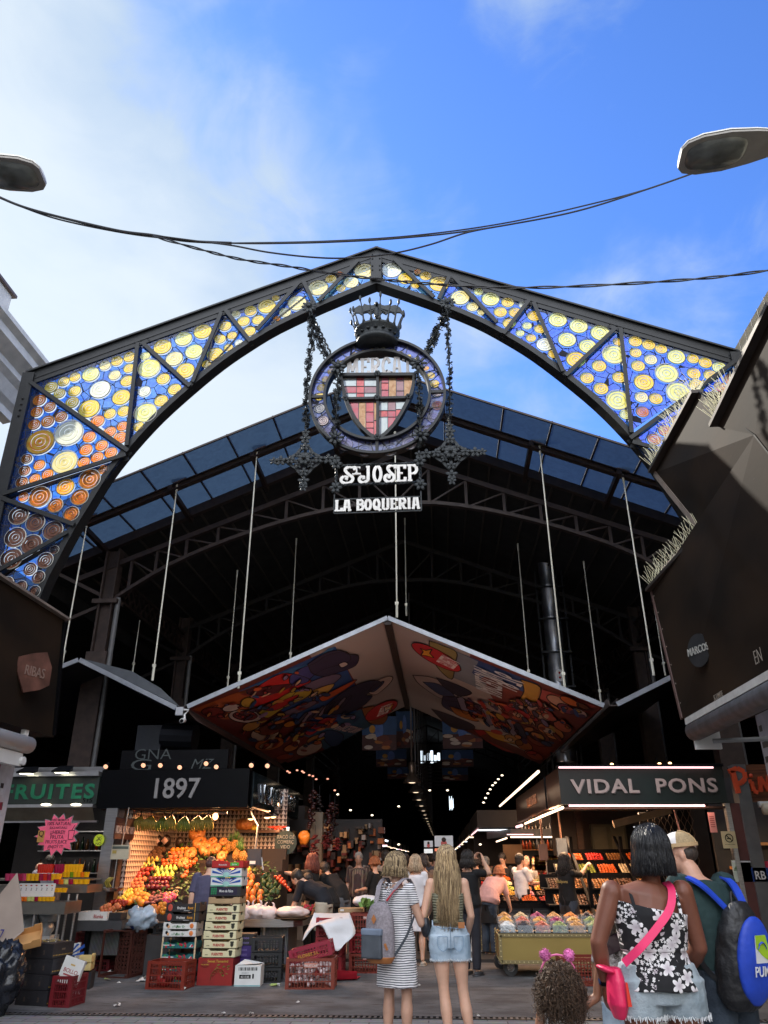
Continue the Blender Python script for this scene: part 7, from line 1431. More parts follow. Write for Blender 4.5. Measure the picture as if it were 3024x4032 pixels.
for i,(px,py)in enumerate([(2408,3010),(2595,3008),(2636,3006)]):
 p=PY(px,py,13.55);t=thing('spotlight',['lone tiny spotlight above the letter D of VIDAL PONS','left one of two tiny spotlights above PONS','right one of two tiny spotlights above PONS'][i],'spotlight',tuple(p),group='spotlights above the green fascia');f=MB();f.ball((0,-.03,0),(.03,.02,.02),BULB,8,5);f.build('bulb',None,t);f=MB();f.tube([(0,.1,.0),(0,0,.0)],.04,8,BLK);f.tube([(0,.1,0),(0,.1,.12)],.01,5,BLK);f.build('housing',None,t)
GW=mat('olive_cabinet',(.10,.09,.055),.5,0,.1,2)
f=MB();f.box(2.6,19.5,0,6.2,19.6,3.0,mat('brown_inner_wall',(.05,.035,.028),.6));f.build('back_wall',None,vs)
p=PY(2345,3300,19.3);f=MB();a,b=PY(2338,3382,19.3),PY(2460,3245,19.3);f.box(a.x,19.25,a.z,b.x,19.4,b.z,GW);
for k in(0,1):x0=a.x+.05+k*(b.x-a.x)/2;f.box(x0,19.23,a.z+.06,x0+(b.x-a.x)/2-.1,19.245,b.z-.06,mat('olive_panel',(.14,.125,.08),.5))
f.build('cabinet',None,vs)
f=MB();a=PY(2310,3500,18.9);f.box(a.x-.08,18.9,1.0,a.x+.05,19.05,2.7,WOODD);f.build('inner_post',None,vs)
f=MB();gx0,gx1=Xat(2560,3300,15.2),4.62;gm2=mat('gate_strip',(.16,.12,.09),.4,.6)
x=gx0
while x<gx1:
 z=.9
 while z<2.4:f.bar((x,15.2,z),(x+.10,15.2,z+.22),.008,.008,gm2);f.bar((x+.10,15.21,z),(x,15.21,z+.22),.008,.008,gm2);z+=.22
 x+=.12
f.build('scissor_gate',None,vs);f=MB();f.box(gx0-.1,15.4,.3,gx1,15.45,2.4,BLK);f.build('gate_backing',None,vs)
f=MB();a,b=PY(2415,3245,15.0),PY(2640,3190,15.0);f.bar(a,b,.1,.12,mat('tan_beam',(.25,.17,.09),.6));f.build('inner_beam',None,vs)
t=thing('inner_stall','small inner bar with grey fascia and bottle shelves behind the sweets stall','stall');a,b=PY(1998,3297,21.5),PY(2305,3262,21.5);f=MB();f.box(a.x+.1,21.5,a.z+.02,b.x,21.7,b.z,mat('grey_fascia',(.10,.10,.105),.4,.4));f.add([(a.x+.1,21.5,a.z+.02),(a.x+.1,21.5,b.z),(a.x-.4,24,b.z),(a.x-.4,24,a.z+.02)],[(0,1,2,3)],mat('grey_fascia',(.10,.10,.105),.4,.4));f.build('fascia',None,t)
tube_light('light_tube',PY(2010,3296,21.4),PY(2305,3296,21.4),TUBEW,.02,'warm white tube light along the foot of the inner grey fascia')
tube_light('light_tube',PY(1996,3286,21.4),PY(2100,3286,21.4),TUBEP,.012,'thin violet tube above the warm one on the inner fascia')
tube_light('light_tube',PY(1995,3300,21.6),PY(1955,3314,23.5),TUBEW,.02,'short tube light turning the corner of the inner bar')
tan=mat('tan_lit_wood',(.40,.18,.06),.6,0,.2,3)
f=MB();a,b=PY(1985,3400,21.9),PY(2055,3325,21.9);f.box(a.x,21.9,a.z,b.x,22.0,b.z,tan);a,b=PY(2055,3390,22.2),PY(2300,3305,22.2);f.box(a.x,22.2,a.z,b.x,22.25,b.z,mat('dark_back_panel',(.03,.028,.03),.5))
for z in(a.z+.25,a.z+.6):f.box(a.x,22.0,z,b.x,22.2,z+.03,tan)
f.build('back_shelves',None,t)
rr=random.Random(3)
for i in range(34):
 x=a.x+.05+(i%17)*(b.x-a.x-.1)/17;z=a.z+(.28 if i<17 else.63);f=MB();h_=rr.uniform(.2,.3);f.lathe([(.04,0),(.04,h_*.62),(.015,h_*.82),(.015,h_)],7,bm_[rr.randrange(6)]);o=f.build('bottle',None,None,smooth=True);o.location=(x,22.1,z);tag(o,'bottle on the %s shelf of the inner bar'%('lower' if i<17 else 'upper'),'bottle','bottles on the %s shelf of the inner bar'%('lower' if i<17 else 'upper'))
lamp_area('inner_light',(b.x-.8,21.3,2.9),(R_(20),0,0),2.0,.2,45,(1,.62,.36))
cols_j=['c85020','e0a050','902018','d8c8a0','6c3414','b03040','c8b030']
def jar_at(px,py,Y,i):
 p=PY(px,py,Y);f=MB();c=hm(cols_j[i%7]);f.box(-.045,-.04,0,.045,.04,.10,c);f.box(-.04,-.042,.02,.04,-.04,.07,WHITE if i%2 else hm('c8a060'));f.box(-.05,-.045,.10,.05,.045,.12,BLK if i%3 else hm('c8a050'));o=f.build('spice_jar');o.location=p;tag(o,'labelled jar in the packed rows of jars beside the boy in the white shirt','jar','jars on the sweets stall')
for r_ in range(4):
 for k in range(14):jar_at(2105+k*7.5,3392+r_*12,18.4-r_*.3,rr.randrange(7))
SW_={k:mat('sweets_'+k,hexc(h),.5,0,.35,30,.6,60)for k,h in dict(nut='8a5a2c',brown='50301c',orange='d86018',red='c02018',yellow='d8a030',green='94a03c',pink='d07888',cream='d8c4a0',dark='28180f',white='e8e4dc').items()}
rack=thing('tray_rack','stepped black rack of shallow trays climbing to the right of the sweets stall','rack')
def goods_tray(p,w_,d_,k,tilt,label,group,heap=.04,par=None):
 t=thing('goods_tray',label,'tray',tuple(p),0,group);t.rotation_euler=tilt;f=MB();f.box(-w_/2,-d_/2,0,w_/2,d_/2,.015,BLK);f.box(-w_/2,-d_/2,.015,w_/2,-d_/2+.01,.055,BLK);f.box(-w_/2,d_/2-.01,.015,w_/2,d_/2,.055,BLK);f.box(-w_/2,-d_/2+.01,.015,-w_/2+.01,d_/2-.01,.055,BLK);f.box(w_/2-.01,-d_/2+.01,.015,w_/2,d_/2-.01,.055,BLK);f.build('tray_frame',None,t)
 f=MB();rr2=random.Random(int(p[0]*991+p[2]*77));n1_,n2_=int(w_/.055),int(d_/.055)
 for i in range(n1_):
  for j in range(n2_):
   f.ball((-w_/2+.02+(i+.5)*(w_-.04)/n1_,-d_/2+.02+(j+.5)*(d_-.04)/n2_,.03+heap*(1-abs(2*(i+.5)/n1_-1))*(1-abs(2*(j+.5)/n2_-1))+rr2.random()*.015),(.03,.028,.025),SW_[k],5,3)
 f.build('contents',None,t);return t
cyc=['nut','orange','nut','orange','brown','nut','yellow','green','nut','red','brown','cream']
ci=0
tiers=[(2225,3620,15.0),(2185,3555,15.5),(2160,3490,16.0),(2190,3430,16.6),(2230,3385,17.2)]
words_=['lowest','second lowest','middle','second highest','highest']
for ti,(px0,py0,Y)in enumerate(tiers):
 z=Zat(px0,py0,Y);x0=Xat(px0,py0,Y);f=MB();f.box(x0-.1,Y-.05,z-.06,4.55,Y+.55,z-.03,BLK);f.box(x0-.1,Y+.5,z-.06,4.55,Y+.55,z+.2,BLK);f.build('rack_shelf',None,rack)
 n_=int((4.5-x0)/.42)
 for k in range(n_):
  kind=cyc[(ci*5+k*3+ti)%12];ci+=1
  if k==n_-3 and ti==4:kind='red'
  goods_tray((x0+.2+k*.42,Y+.25,z-.0),.38,.42,kind,(R_(24),0,0),'tray of %s sweets or dried fruit on the %s rack shelf'%(kind,words_[ti]),'trays on the %s rack shelf'%words_[ti],.05)
f=MB()
for x in(2.6,3.6,4.5):f.box(x,15.3,.05,x+.06,15.4,1.4,BLK);f.box(x,17.0,.05,x+.06,17.1,2.0,BLK);f.bar((x+.03,15.0,.6),(x+.03,17.6,2.0),.05,.05,BLK)
f.build('frame',None,rack)
lamp_area('sweets_light',(2.9,15.5,2.35),(R_(-12),0,0),2.4,.3,135,(1,.60,.34));lamp_area('sweets_light',(2.0,17.4,2.35),(0,0,0),1.8,.6,120,(1,.60,.34));lamp_area('tube_glow',(3.2,13.35,2.36),(R_(25),0,0),2.3,.05,9,(1,.62,.5));lamp_area('tube_glow',(1.75,16.5,2.4),(0,R_(-20),R_(0)),.1,4.5,10,(1,.6,.4))
tb=thing('sweets_table','low table covered with trays of candy behind the riveted carts','table');f=MB();zt_=.80;f.box(.75,16.6,.05,2.9,19.2,zt_,BLK);f.build('base',None,tb)
ci=0
for r_ in range(6):
 for k in range(6):
  kind=['pink','cream','yellow','red','nut','orange','green','brown','white'][(r_*4+k*7)%9];goods_tray((.95+k*.36,16.8+r_*.42,zt_+.02+r_*.08),.33,.38,kind,(R_(8),0,0),'tray of %s candy on the low table, %s row from the front'%(kind,['first','second','third','fourth','fifth','sixth'][r_]),'candy trays in the %s row of the low table'%['first','second','third','fourth','fifth','sixth'][r_],.09)
for i,(px,py,w_,h_,Y,c)in enumerate([(2139,3355,.17,.30,17.0,'brown'),(2212,3337,.19,.33,16.0,'grey')]):
 p=PY(px,py,Y);t=thing('hanging_scale',['brownish hanging scale left of the woman in black','grey hanging scale right above the woman in black'][i],'scale',tuple(p),group='scales on poles in the sweets stall');f=MB();f.box(-w_/2,-.05,-h_/2,w_/2,.05,h_/2,mat('scale_'+c,(.12,.07,.06)if i==0 else(.12,.14,.16),.35,.3));f.build('housing',None,t);f=MB();f.tube([(0,0,h_/2),(0,0,2.95-p.z)],.022,8,mat('copper_pole',(.30,.16,.11),.35,.7));f.tube([(.04,0,-h_/2),(.05,0,-h_/2-.5)],.01,5,ALU);f.build('pole',None,t)
p=PY(2690,3330,14.3);t=thing('hanging_scale','pale scale on a pink pole behind the man with the cap','scale',tuple(p),group='scales on poles in the sweets stall');f=MB();f.box(-.2,-.05,-.1,.2,.05,.10,mat('scale_pale',(.35,.32,.30),.4));f.box(-.15,-.055,.0,.12,-.05,.06,mat('scale_display',(.10,.12,.10),.2));f.build('housing',None,t);f=MB();f.tube([(.0,0,.10),(-.08,0,.75)],.016,8,mat('pink_pole',(.50,.26,.22),.4,.4));f.build('pole',None,t)
GOLD=mat('gold_painted_panel',(.36,.26,.075),.45,.35,.12,1.0,.05,8);RIV=mat('gold_rim',(.30,.24,.12),.4,.6)
def cart(label,loc,rz,w_,d_,z0,z1):
 t=thing('riveted_cart',label,'cart',loc,rz,'riveted gold carts');f=MB();f.box(-w_/2,-d_/2,z0,w_/2,d_/2,z1,GOLD);f.build('body',None,t);f=MB()
 for(a,b)in(((-w_/2,z0),(w_/2,z0)),((-w_/2,z1),(w_/2,z1)),((-w_/2,z0),(-w_/2,z1)),((w_/2,z0),(w_/2,z1))):
  f.bar((a[0],-d_/2-.006,a[1]),(b[0],-d_/2-.006,b[1]),.05,.012,RIV,up=(0,1,0));L_=math.hypot(b[0]-a[0],b[1]-a[1]);n_=int(L_/.065)
  for k in range(n_+1):f.ball((a[0]+(b[0]-a[0])*k/n_,-d_/2-.014,a[1]+(b[1]-a[1])*k/n_),.010,mat('rivet_gold',(.55,.45,.22),.3,.8),6,4)
 for(a,b)in(((-d_/2,z0),(d_/2,z0)),((-d_/2,z1),(d_/2,z1)),((d_/2,z0),(d_/2,z1))):
  f.bar((-w_/2-.006,a[0],a[1]),(-w_/2-.006,b[0],b[1]),.05,.012,RIV,up=(1,0,0));n_=8
  for k in range(n_+1):f.ball((-w_/2-.014,a[0]+(b[0]-a[0])*k/n_,a[1]+(b[1]-a[1])*k/n_),.010,mat('rivet_gold',(.55,.45,.22),.3,.8),6,4)
 f.build('rim',None,t)
 for x,y in((-w_/2+.14,-d_/2+.16),(w_/2-.14,-d_/2+.16),(-w_/2+.05,d_/2-.15),(w_/2-.14,d_/2-.15)):
  r=.115;f=MB(T(x,y,r)@RZ(.35));f.lathe([(.06,-.022),(r,-.022),(r,.022),(.06,.022)],24,mat('caster_tyre',(.06,.06,.06),.7),RX(R_(90)),caps=False);f.lathe([(0,-.018),(.02,-.018),(.02,.018),(0,.018)],10,GALV,RX(R_(90)))
  for k in range(8):a=k*math.pi/4;f.bar((.018*math.cos(a),0,.018*math.sin(a)),(.062*math.cos(a),0,.062*math.sin(a)),.012,.02,mat('caster_spoke',(.45,.45,.45),.4,.3),up=(0,1,0))
  f.lathe([(.055,-.02),(.068,-.02),(.068,.02),(.055,.02)],20,mat('caster_spoke',(.45,.45,.45),.4,.3),RX(R_(90)),caps=False);wh=f.build('wheel',None,t)
  f=MB(T(x,y,r)@RZ(.35));f.bar((0,-.03,0),(.03,-.03,z0-r),.05,.006,GALV,up=(0,1,0));f.bar((0,.03,0),(.03,.03,z0-r),.05,.006,GALV,up=(0,1,0));f.build('fork',None,wh)
 return t
c0=PY(1968,3678,13.0);zb_,zt1=Zat(2100,3798,13.0),Zat(2100,3680,13.0)
cx0,cx1=c0.x,Xat(2520,3700,13.0);CW=cx1-cx0
cart('gold riveted cart on casters carrying the bins of dried fruit, nearest one',((cx0+cx1)/2,13.55,0),0,CW,1.1,zb_+.03,zt1-.01)
kinds=[['white','dark','orange2','green','tan','green2','red','tan'],['yellow','orange2','yellow','pinkd','yellow2','green','tan','red'],['tan','cream','pinkd','tan','orange','dark','tan','red']]
DF={k:mat('dried_'+k,hexc(h),.45,0,.25,25,.3,40)for k,h in dict(white='e8e6e2',dark='3a3038',orange2='d87860',green='90a060',tan='d8a060',green2='a4b078',red='a03030',yellow='e0a850',pinkd='a83868',yellow2='e4b060',orange='e89040',cream='d8c498').items()}
ACR=mat('acrylic',(.7,.75,.78),.08,alpha=.22)
for r_ in range(3):
 for k in range(7):
  x=cx0+.13+k*.262;y=13.16+r_*.28;z=zt1-.01+r_*.045;kd=kinds[r_][k];t=thing('sweets_bin','acrylic bin of %s candied fruit, %s row of the riveted cart'%(dict(orange2='salmon',green2='pale green',yellow2='golden',pinkd='magenta').get(kd,kd),['front','middle','back'][r_]),'bin',(x,y,z),0,'bins on the riveted cart, %s row'%['front','middle','back'][r_]);f=MB();w_,d_,h_=.235,.24,.13
  f.box(-w_/2,-d_/2,0,w_/2,d_/2,.03,BLK);f.box(-w_/2,-d_/2,.03,w_/2,-d_/2+.004,h_,ACR);f.box(-w_/2,-d_/2+.004,.03,-w_/2+.004,d_/2,h_+.02,ACR);f.box(w_/2-.004,-d_/2+.004,.03,w_/2,d_/2,h_+.02,ACR);f.build('box',None,t)
  f=MB();rr2=random.Random(r_*10+k);s_=.022 if kd not in('white','dark')else.024
  for i in range(120):
   u_,v_=rr2.uniform(-1,1),rr2.uniform(-1,1);top=h_-.02+.065*(1-max(abs(u_),abs(v_)))
   edge=i%3;zz=rr2.uniform(.04,top)if edge==0 else top
   if edge==0:v_=-.92
   f.ball((u_*(w_/2-.025),v_*(d_/2-.025),zz),(s_,s_,s_*.85)if True else 0,DF[kd],6,4)
  f.build('candied_fruit',None,t)
c2=PY(1894,3640,15.6);zb2,zt2=Zat(1920,3740,15.6),Zat(1920,3635,15.6)
cart('gold riveted cart half hidden behind the first, with black empty bins',(c2.x+.75,16.15,0),0,1.5,.9,zb2,zt2)
for k in range(3):
 f=MB();f.box(-.2,-.3,0,.2,.3,.16,BLK);f.box(-.21,-.31,.16,.21,.31,.17,BLK)
 for j in range(5):f.box(-.2,-.302,.02+j*.028,.2,-.3,.03+j*.028,STEEL)
 o=f.build('black_bin');o.location=(c2.x+.27+k*.45,16.0,zt2+.005);o.rotation_euler=(R_(-12),0,0);tag(o,['left black louvred bin on the rear cart','middle black louvred bin on the rear cart','right black louvred bin on the rear cart'][k],'bin','black bins on the rear cart')
for i,(px,py)in enumerate([(1866,3745),(1892,3740)]):
 p=PZ(px,py,.05);f=MB();f.lathe([(0,0),(.12,0),(.14,.26),(.145,.26),(.145,.28),(.13,.28),(0,.27)],20,WHITE);o=f.build('bucket',None,None,smooth=False);o.location=(p.x,16.0,.05);tag(o,['white plastic bucket next to the blonde woman\'s shorts','white plastic bucket tucked against the rear cart'][i],'bucket','white buckets by the rear cart')
crate('plastic_crate','red crate on the ground between the riveted cart and the curly-haired girl',(Xat(2300,3840,12.2),12.4,0),.05,.62,.4,.34,RC1,nv=14,tagtxt=None)
crate('plastic_crate','red crate far back beside the rear cart',(Xat(1860,3680,17),17,.05),0,.4,.4,.5,RC3,nv=10)
ps=thing('bar_stall','wood-clad bar at the right edge with red letters PIN and an orange awning','stall');WD=mat('reddish_planks',(.12,.03,.012),.5,0,.3,2,.15,12,stretch=(1,1,14),c2=(.22,.08,.03))
f=MB();f.box(5.07,13.5,2.42,8,13.6,3.0,WD);f.build('fascia',None,ps)
f=MB(T(Xat(2945,3115,13.5),13.5,2.58));RL=mat('red_orange_letter',(.62,.07,.02),.5)
P_=[(-.20,0),(-.14,.0),(-.13,.14),(-.03,.16),(.02,.26),(-.04,.36),(-.2,.38),(-.27,.34),(-.22,.32)]
for pts in([(-.17,-.03),(-.20,.32)],[(-.26,.31),(-.12,.36),(-.02,.30),(-.02,.20),(-.10,.13),(-.17,.12)]):
 for i in range(len(pts)-1):f.bar((pts[i][0],-.03-.001*i,pts[i][1]),(pts[i+1][0],-.03-.001*i,pts[i+1][1]),.075,.06,RL,up=(0,1,0))
for pts in([(.02,.15),(.07,.15),(.08,-.0),(.14,-.02)],):
 for i in range(len(pts)-1):f.bar((pts[i][0],-.032-.001*i,pts[i][1]),(pts[i+1][0],-.032-.001*i,pts[i+1][1]),.06,.06,RL,up=(0,1,0))
f.ball((.08,-.04,.24),(.035,.03,.035),RL)
for pts in([(.19,-.01),(.22,.22),(.31,.0),(.36,.24)],):
 for i in range(len(pts)-1):f.bar((pts[i][0],-.034-.001*i,pts[i][1]),(pts[i+1][0],-.034-.001*i,pts[i+1][1]),.055,.06,RL,up=(0,1,0))
f.text('OTXO',.34,.05,RL,T(.75,0,0),.02,.9);f.build('fascia_lettering',None,ps)
f=MB();f.tube([(5.15,13.3,2.30),(8,13.3,2.30)],.09,14,mat('awning_tube',(.55,.48,.36),.5));f.box(5.15,13.38,2.33,8,13.5,2.42,mat('pale_awning_cover',(.55,.53,.50),.6));f.build('awning_cassette',None,ps,smooth=True)
f=MB();f.add([(5.2,13.28,2.22),(8,13.28,2.22),(8,13.2,2.0),(5.22,13.2,2.0)],[(0,1,2,3)],mat('orange_awning',(.62,.14,.05),.7,0,.15,3));f.M=T(6.05,13.2,2.03);f.text('PINOTXO',.18,.004,WHITE,None,.006,1);f.build('awning_valance',None,ps)
f=MB();f.box(5.15,13.55,0,8,14.2,1.05,mat('zinc_counter',(.20,.21,.20),.4,.4,.2,2));f.box(5.1,13.4,1.05,8,14.25,1.09,mat('counter_slab',(.26,.25,.22),.35,.3));f.build('counter',None,ps)
f=MB();f.box(5.1,15.8,0,8.5,15.9,3,mat('dark_back_panel',(.03,.028,.03),.5));f.box(5.3,15.6,1.4,6.6,15.8,1.45,tan);f.box(5.3,15.6,1.8,6.6,15.8,1.85,tan);f.build('back_wall',None,ps)
lamp_area('bar_light',(5.9,14.4,2.25),(0,0,0),.9,.2,15,(1,.75,.45));lamp_area('awning_glow',(6.0,13.7,2.1),(R_(-70),0,0),1.4,.05,3,(1,.6,.3))
p=PY(2872,3308,13.42);t=thing('no_smoking_sign','cream no smoking sign taped to the post beside the bar','sign',tuple(p));f=MB();f.box(-.11,0,-.12,.11,.01,.13,mat('cream_card',(.55,.45,.25),.6));f.build('card',None,t);f=MB(T(0,-.002,.03));ring(f,.052,.064,-.002,0,BLK,24);f.bar((-.04,-.003,.04),(.04,-.003,-.04),.012,.002,BLK,up=(0,1,0));f.box(-.035,-.004,-.012,.025,-.002,.0,BLK);f.text('PROHIBIDO FUMAR',.018,.001,BLK,T(0,-.001,-.10),0,1);f.build('symbol',None,t)
p=PY(2955,3388,13.6);t=thing('tapas_sign','dark and tan card reading BAR DE BARTEX on the bar counter','sign',tuple(p));f=MB();f.box(-.15,0,0,.15,.02,.13,mat('bottle_green',(.02,.035,.025),.4));f.box(-.15,0,-.12,.15,.02,-.002,mat('tan_card',(.50,.30,.15),.6));f.build('card',None,t);f=MB();f.text('BAR DE BARTEX',.05,.003,mat('dim_cream',(.35,.33,.25),.5),T(0,-.001,.065),.002,.75);f.text('o - o C o',.035,.003,WHITE,T(0,-.001,.025),.002,1);f.build('print',None,t)
p=PY(2940,3470,13.5);f=MB();f.box(-.18,0,-.01,.16,.01,.30,mat('pale_menu',(.55,.6,.50),.5));f.box(-.17,-.003,.27,.16,-.001,.29,WHITE)
for k in range(6):f.ball((-.15+.012*k,-.004,.16+.02*(k%3)),(.02,.003,.008),LEAFM,6,4)
o=f.build('menu_card');o.location=p;tag(o,'pale menu card with a green sprig standing behind the RB plate','menu')
p=PY(2998,3472,13.45);f=MB();f.box(-.12,0,0,.14,.01,.20,hm('0c3478',.4));f.text('RB',.17,.003,WHITE,T(0,-.001,.035),.01,.85);o=f.build('rb_plate');o.location=p;tag(o,'blue plate with white letters RB on the bar counter','sign')
f=MB();p=PY(3024,3460,13.47);f.box(-.03,0,0,.2,.01,.25,hm('c02848',.5));o=f.build('red_poster');o.location=p;tag(o,'red poster cut by the right edge beside the RB plate','poster')
p=PY(2925,3300,14.6);f=MB();f.ball((0,0,.05),(.07,.06,.09),mat('figurine_face',(.35,.14,.09),.5),12,8);f.ball((0,.02,.11),(.075,.065,.06),BLK,12,8);f.lathe([(.12,-.3),(.13,-.12),(.07,-.05),(.04,-.02)],12,mat('maroon_vest',(.14,.02,.02),.7));f.tube([(.08,-.02,-.1),(.17,-.04,-.08),(.22,-.05,-.03)],[.035,.03,.02],6,WHITE);o=f.build('figurine',None,None,smooth=True);o.location=p;tag(o,'small waiter figurine in a maroon waistcoat at the bar','figurine')
f=MB();p=PY(2990,3375,13.7);f.ball((0,0,.1),(.02,.02,.03),WHITE);f.lathe([(.035,0),(.02,.07)],8,hm('c81828'));f.tube([(0,0,0),(.03,0,-.08),(.06,0,-.12)],.008,5,WHITE);o=f.build('puppet',None,None);o.location=p;tag(o,'tiny red and white puppet dangling at the bar','puppet')
f=MB();p=PY(2805,3230,13.45);f.box(-.06,0,-.18,.05,.004,.12,mat('pink_leaflet',(.55,.22,.18),.7));
for k in range(6):f.box(-.04,-.002,-.1+k*.03,.03,-.0005,-.09+k*.03,hm('7c2c28'))
o=f.build('leaflet');o.location=p;tag(o,'pink notice hanging by the scissor gate','notice')
def ind_lamp(i,px,py):
 dist=26.0+i*3.9;p=PX(px,py,-.95+0)if False else None;Y=dist;t=thing('industrial_lamp','bell-shaped metal ceiling lamp over the central aisle, %s in the row'%(['nearest one','second','third','fourth','fifth','sixth','seventh','eighth','ninth','tenth','eleventh','twelfth','thirteenth','fourteenth','fifteenth','sixteenth'][i]),'ceiling lamp',(-.93,Y,3.9),0,'lamps over the central aisle');M_=mat('lamp_spun_metal',(.30,.28,.26),.35,.7)
 f=MB();f.lathe([(.08,.62),(.11,.58),(.12,.42),(.09,.36),(.10,.22),(.17,.17),(.26,.05),(.29,-.03),(.285,-.05),(.25,.04),(.1,.14)],24,M_,caps=False);f.build('shade',None,t,smooth=True);f=MB();f.tube([(0,0,.6),(0,0,6.5)],.03,6,mat('lamp_cord',(.16,.15,.15),.5));f.build('cord',None,t);f=MB();f.ball((0,0,.0),(.15,.15,.05),glow('lamp_mouth',(1,.75,.5),2.2),14,6);f.build('bulb',None,t)
for i in range(16):ind_lamp(i,0,0)
def banner(px0,py0,px1,py1,Y,label,seed):
 a,b=PY(px0,py1,Y),PY(px1,py0,Y);t=thing('hanging_banner',label,'banner',(a.x,Y,a.z),group='printed banners in the hall');W_,H_=b.x-a.x,b.z-a.z;f=MB();f.box(0,0,0,W_,.02,H_,hm('4a201c'));f.box(0,-.004,H_*.45,W_,-.001,H_,hm('2a5080'));f.build('sheet',None,t);f=MB();rr=random.Random(seed)
 for k in range(9):f.ball((W_*rr.uniform(.12,.88),-.006,H_*rr.uniform(.08,.45)),(W_*.13,.004,H_*.06),hm(['cbb8a8','7c3018','b06828','c8b098'][k%4]),12,6)
 f.ball((W_*.6,-.008,H_*.34),(W_*.2,.004,H_*.1),hm('6a2c18'),12,6);f.ball((W_*.5,-.007,H_*.6),(W_*.12,.004,H_*.3),hm('5c7cc0'),10,8);f.ball((W_*.3,-.009,H_*.62),(W_*.09,.004,H_*.12),hm('c89030'),10,6)
 f.build('print',None,t)
banner(1425,2820,1560,2955,30,'printed banner with a clay pot dish, nearest on the left',1);banner(1575-15,2800,1625,2945,33,'narrow blue banner strip beside the nearest banner',2);banner(1745,2820,1895,2948,30,'printed banner with hats and plates, nearest on the right',3)
banner(1480,2950,1600,3020,37,'second printed banner on the left, under the first',4);banner(1740,2952,1862,3020,37,'second printed banner on the right',5);banner(1525,3020,1620,3068,44,'third printed banner on the left, dim',6);banner(1742,3022,1842,3075,44,'third printed banner on the right, dim',7)
lamp_area('banner_light',(-.9,20.5,3.6),(R_(60),0,0),3,.5,26,(1,.75,.6))
def scr(px0,py0,px1,py1,lab,m,i):
 a,b=PY(px0,py1,22.0),PY(px1,py0,22.0);f=MB();f.box(a.x,22,a.z,b.x,22.05,b.z,BLK);f.box(a.x+.015,21.99,a.z+.015,b.x-.015,22,b.z-.015,m)
 if i in(0,1):f.ball(((a.x+b.x)/2,21.985,a.z+(b.z-a.z)*.3),((b.x-a.x)*.16,.004,(b.z-a.z)*.28),hm('c86868'),10,6);f.ball(((a.x+b.x)/2,21.98,a.z+(b.z-a.z)*.62),((b.x-a.x)*.12,.004,(b.z-a.z)*.2),hm('281818'),10,6)
 if i==3:
  for k in range(3):f.box(a.x+.13,21.985,a.z+.06+k*.05,b.x-.05,21.99,a.z+.085+k*.05,WHITE)
 tag(f.build('television_screen'),lab,'screen','wall of television screens')
SCB=glow('screen_grey',(.35,.38,.42),.5);SCO=glow('screen_orange',(.75,.22,.12),.6);SCW=glow('screen_pale',(.6,.65,.66),.8)
scr(1668,3308,1706,3338,'upper left screen showing a person against grey',SCB,0);scr(1710,3288,1785,3336,'upper right screen, larger, with a dark-haired presenter',SCB,1);scr(1668,3340,1706,3362,'lower left pale screen',SCW,2);scr(1710,3338,1750,3362,'lower orange screen with white text lines',SCO,3)
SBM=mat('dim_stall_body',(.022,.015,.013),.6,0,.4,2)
blk=[]
for i in range(9):
 for s_ in(-1,1):
  Y=23+i*7.5 if s_>0 else 20.5+i*7.5;x0=.9 if s_>0 else-3.4;t=thing('far_stall','%s lit market stall down the %s side of the aisle'%(['first','second','third','fourth','fifth','sixth','seventh','eighth','ninth'][i],'right' if s_>0 else 'left'),'stall',(x0,Y,.05),0,'stalls along the aisle');f=MB()
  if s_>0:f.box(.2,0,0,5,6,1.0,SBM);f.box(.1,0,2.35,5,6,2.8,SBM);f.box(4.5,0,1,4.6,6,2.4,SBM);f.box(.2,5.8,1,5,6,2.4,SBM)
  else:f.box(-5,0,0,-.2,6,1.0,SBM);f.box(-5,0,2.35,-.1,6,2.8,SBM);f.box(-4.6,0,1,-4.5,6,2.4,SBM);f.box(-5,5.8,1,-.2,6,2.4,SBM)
  f.build('stall_body',None,t)
  f=MB();rr=random.Random(i*2+s_)
  for k in range(70):x=rr.uniform(.25,2.4)*s_;y=rr.uniform(0,5.5);f.ball((x,y,1.03+rr.random()*.25),rr.uniform(.05,.10),hm(rr.choice(['b04018','c88830','8a2018','5c6c28','c8b088','6c3c20','a83048'])),6,4)
  tag(f.build('wares',None,t),kind='stuff')
  f=MB();xs=.12*s_;f.tube([(xs,.2,2.3),(xs,5.6,2.3)],.02,5,TUBEW if i%3 else TUBEP);
  if i==0 and s_<0:f.tube([(-.9,-.2,2.22),(.2-.3,-.2,2.22)],.03,5,TUBEW)
  f.tube([(xs,.1,2.28),(1.6*s_,.1,2.28)],.02,5,TUBEW if i%2 else COOL);f.build('light_strip',None,t)
  if i<5:lamp_area('far_stall_light',(x0+1.2*s_,Y+2.5,2.3),(0,0,0),1.6,3,26,(1,.62,.38))
for i,(a,b,m_)in enumerate([((1357,3289),(1470,3316),COOL),((1357,3314),(1472,3314),COOL),((1357,3330),(1525,3330),TUBEP),((1430,3288),(1528,3312),COOL)]):
 tube_light('light_tube',PY(*a,19.5),PY(*b,19.5),m_,.022,['slanting cool tube at the left of the aisle, upper one','flat cool tube at the left of the aisle','pinkish tube just above the red garlands of peppers','slanting cool tube at the left of the aisle, right one'][i])
lamp_area('aisle_light',(-1.9,19.7,2.3),(0,0,0),1.5,.4,22,(.9,.9,1));lamp_pt('aisle_red',(-2.0,20.6,2.0),4,(1,.4,.25),.1)
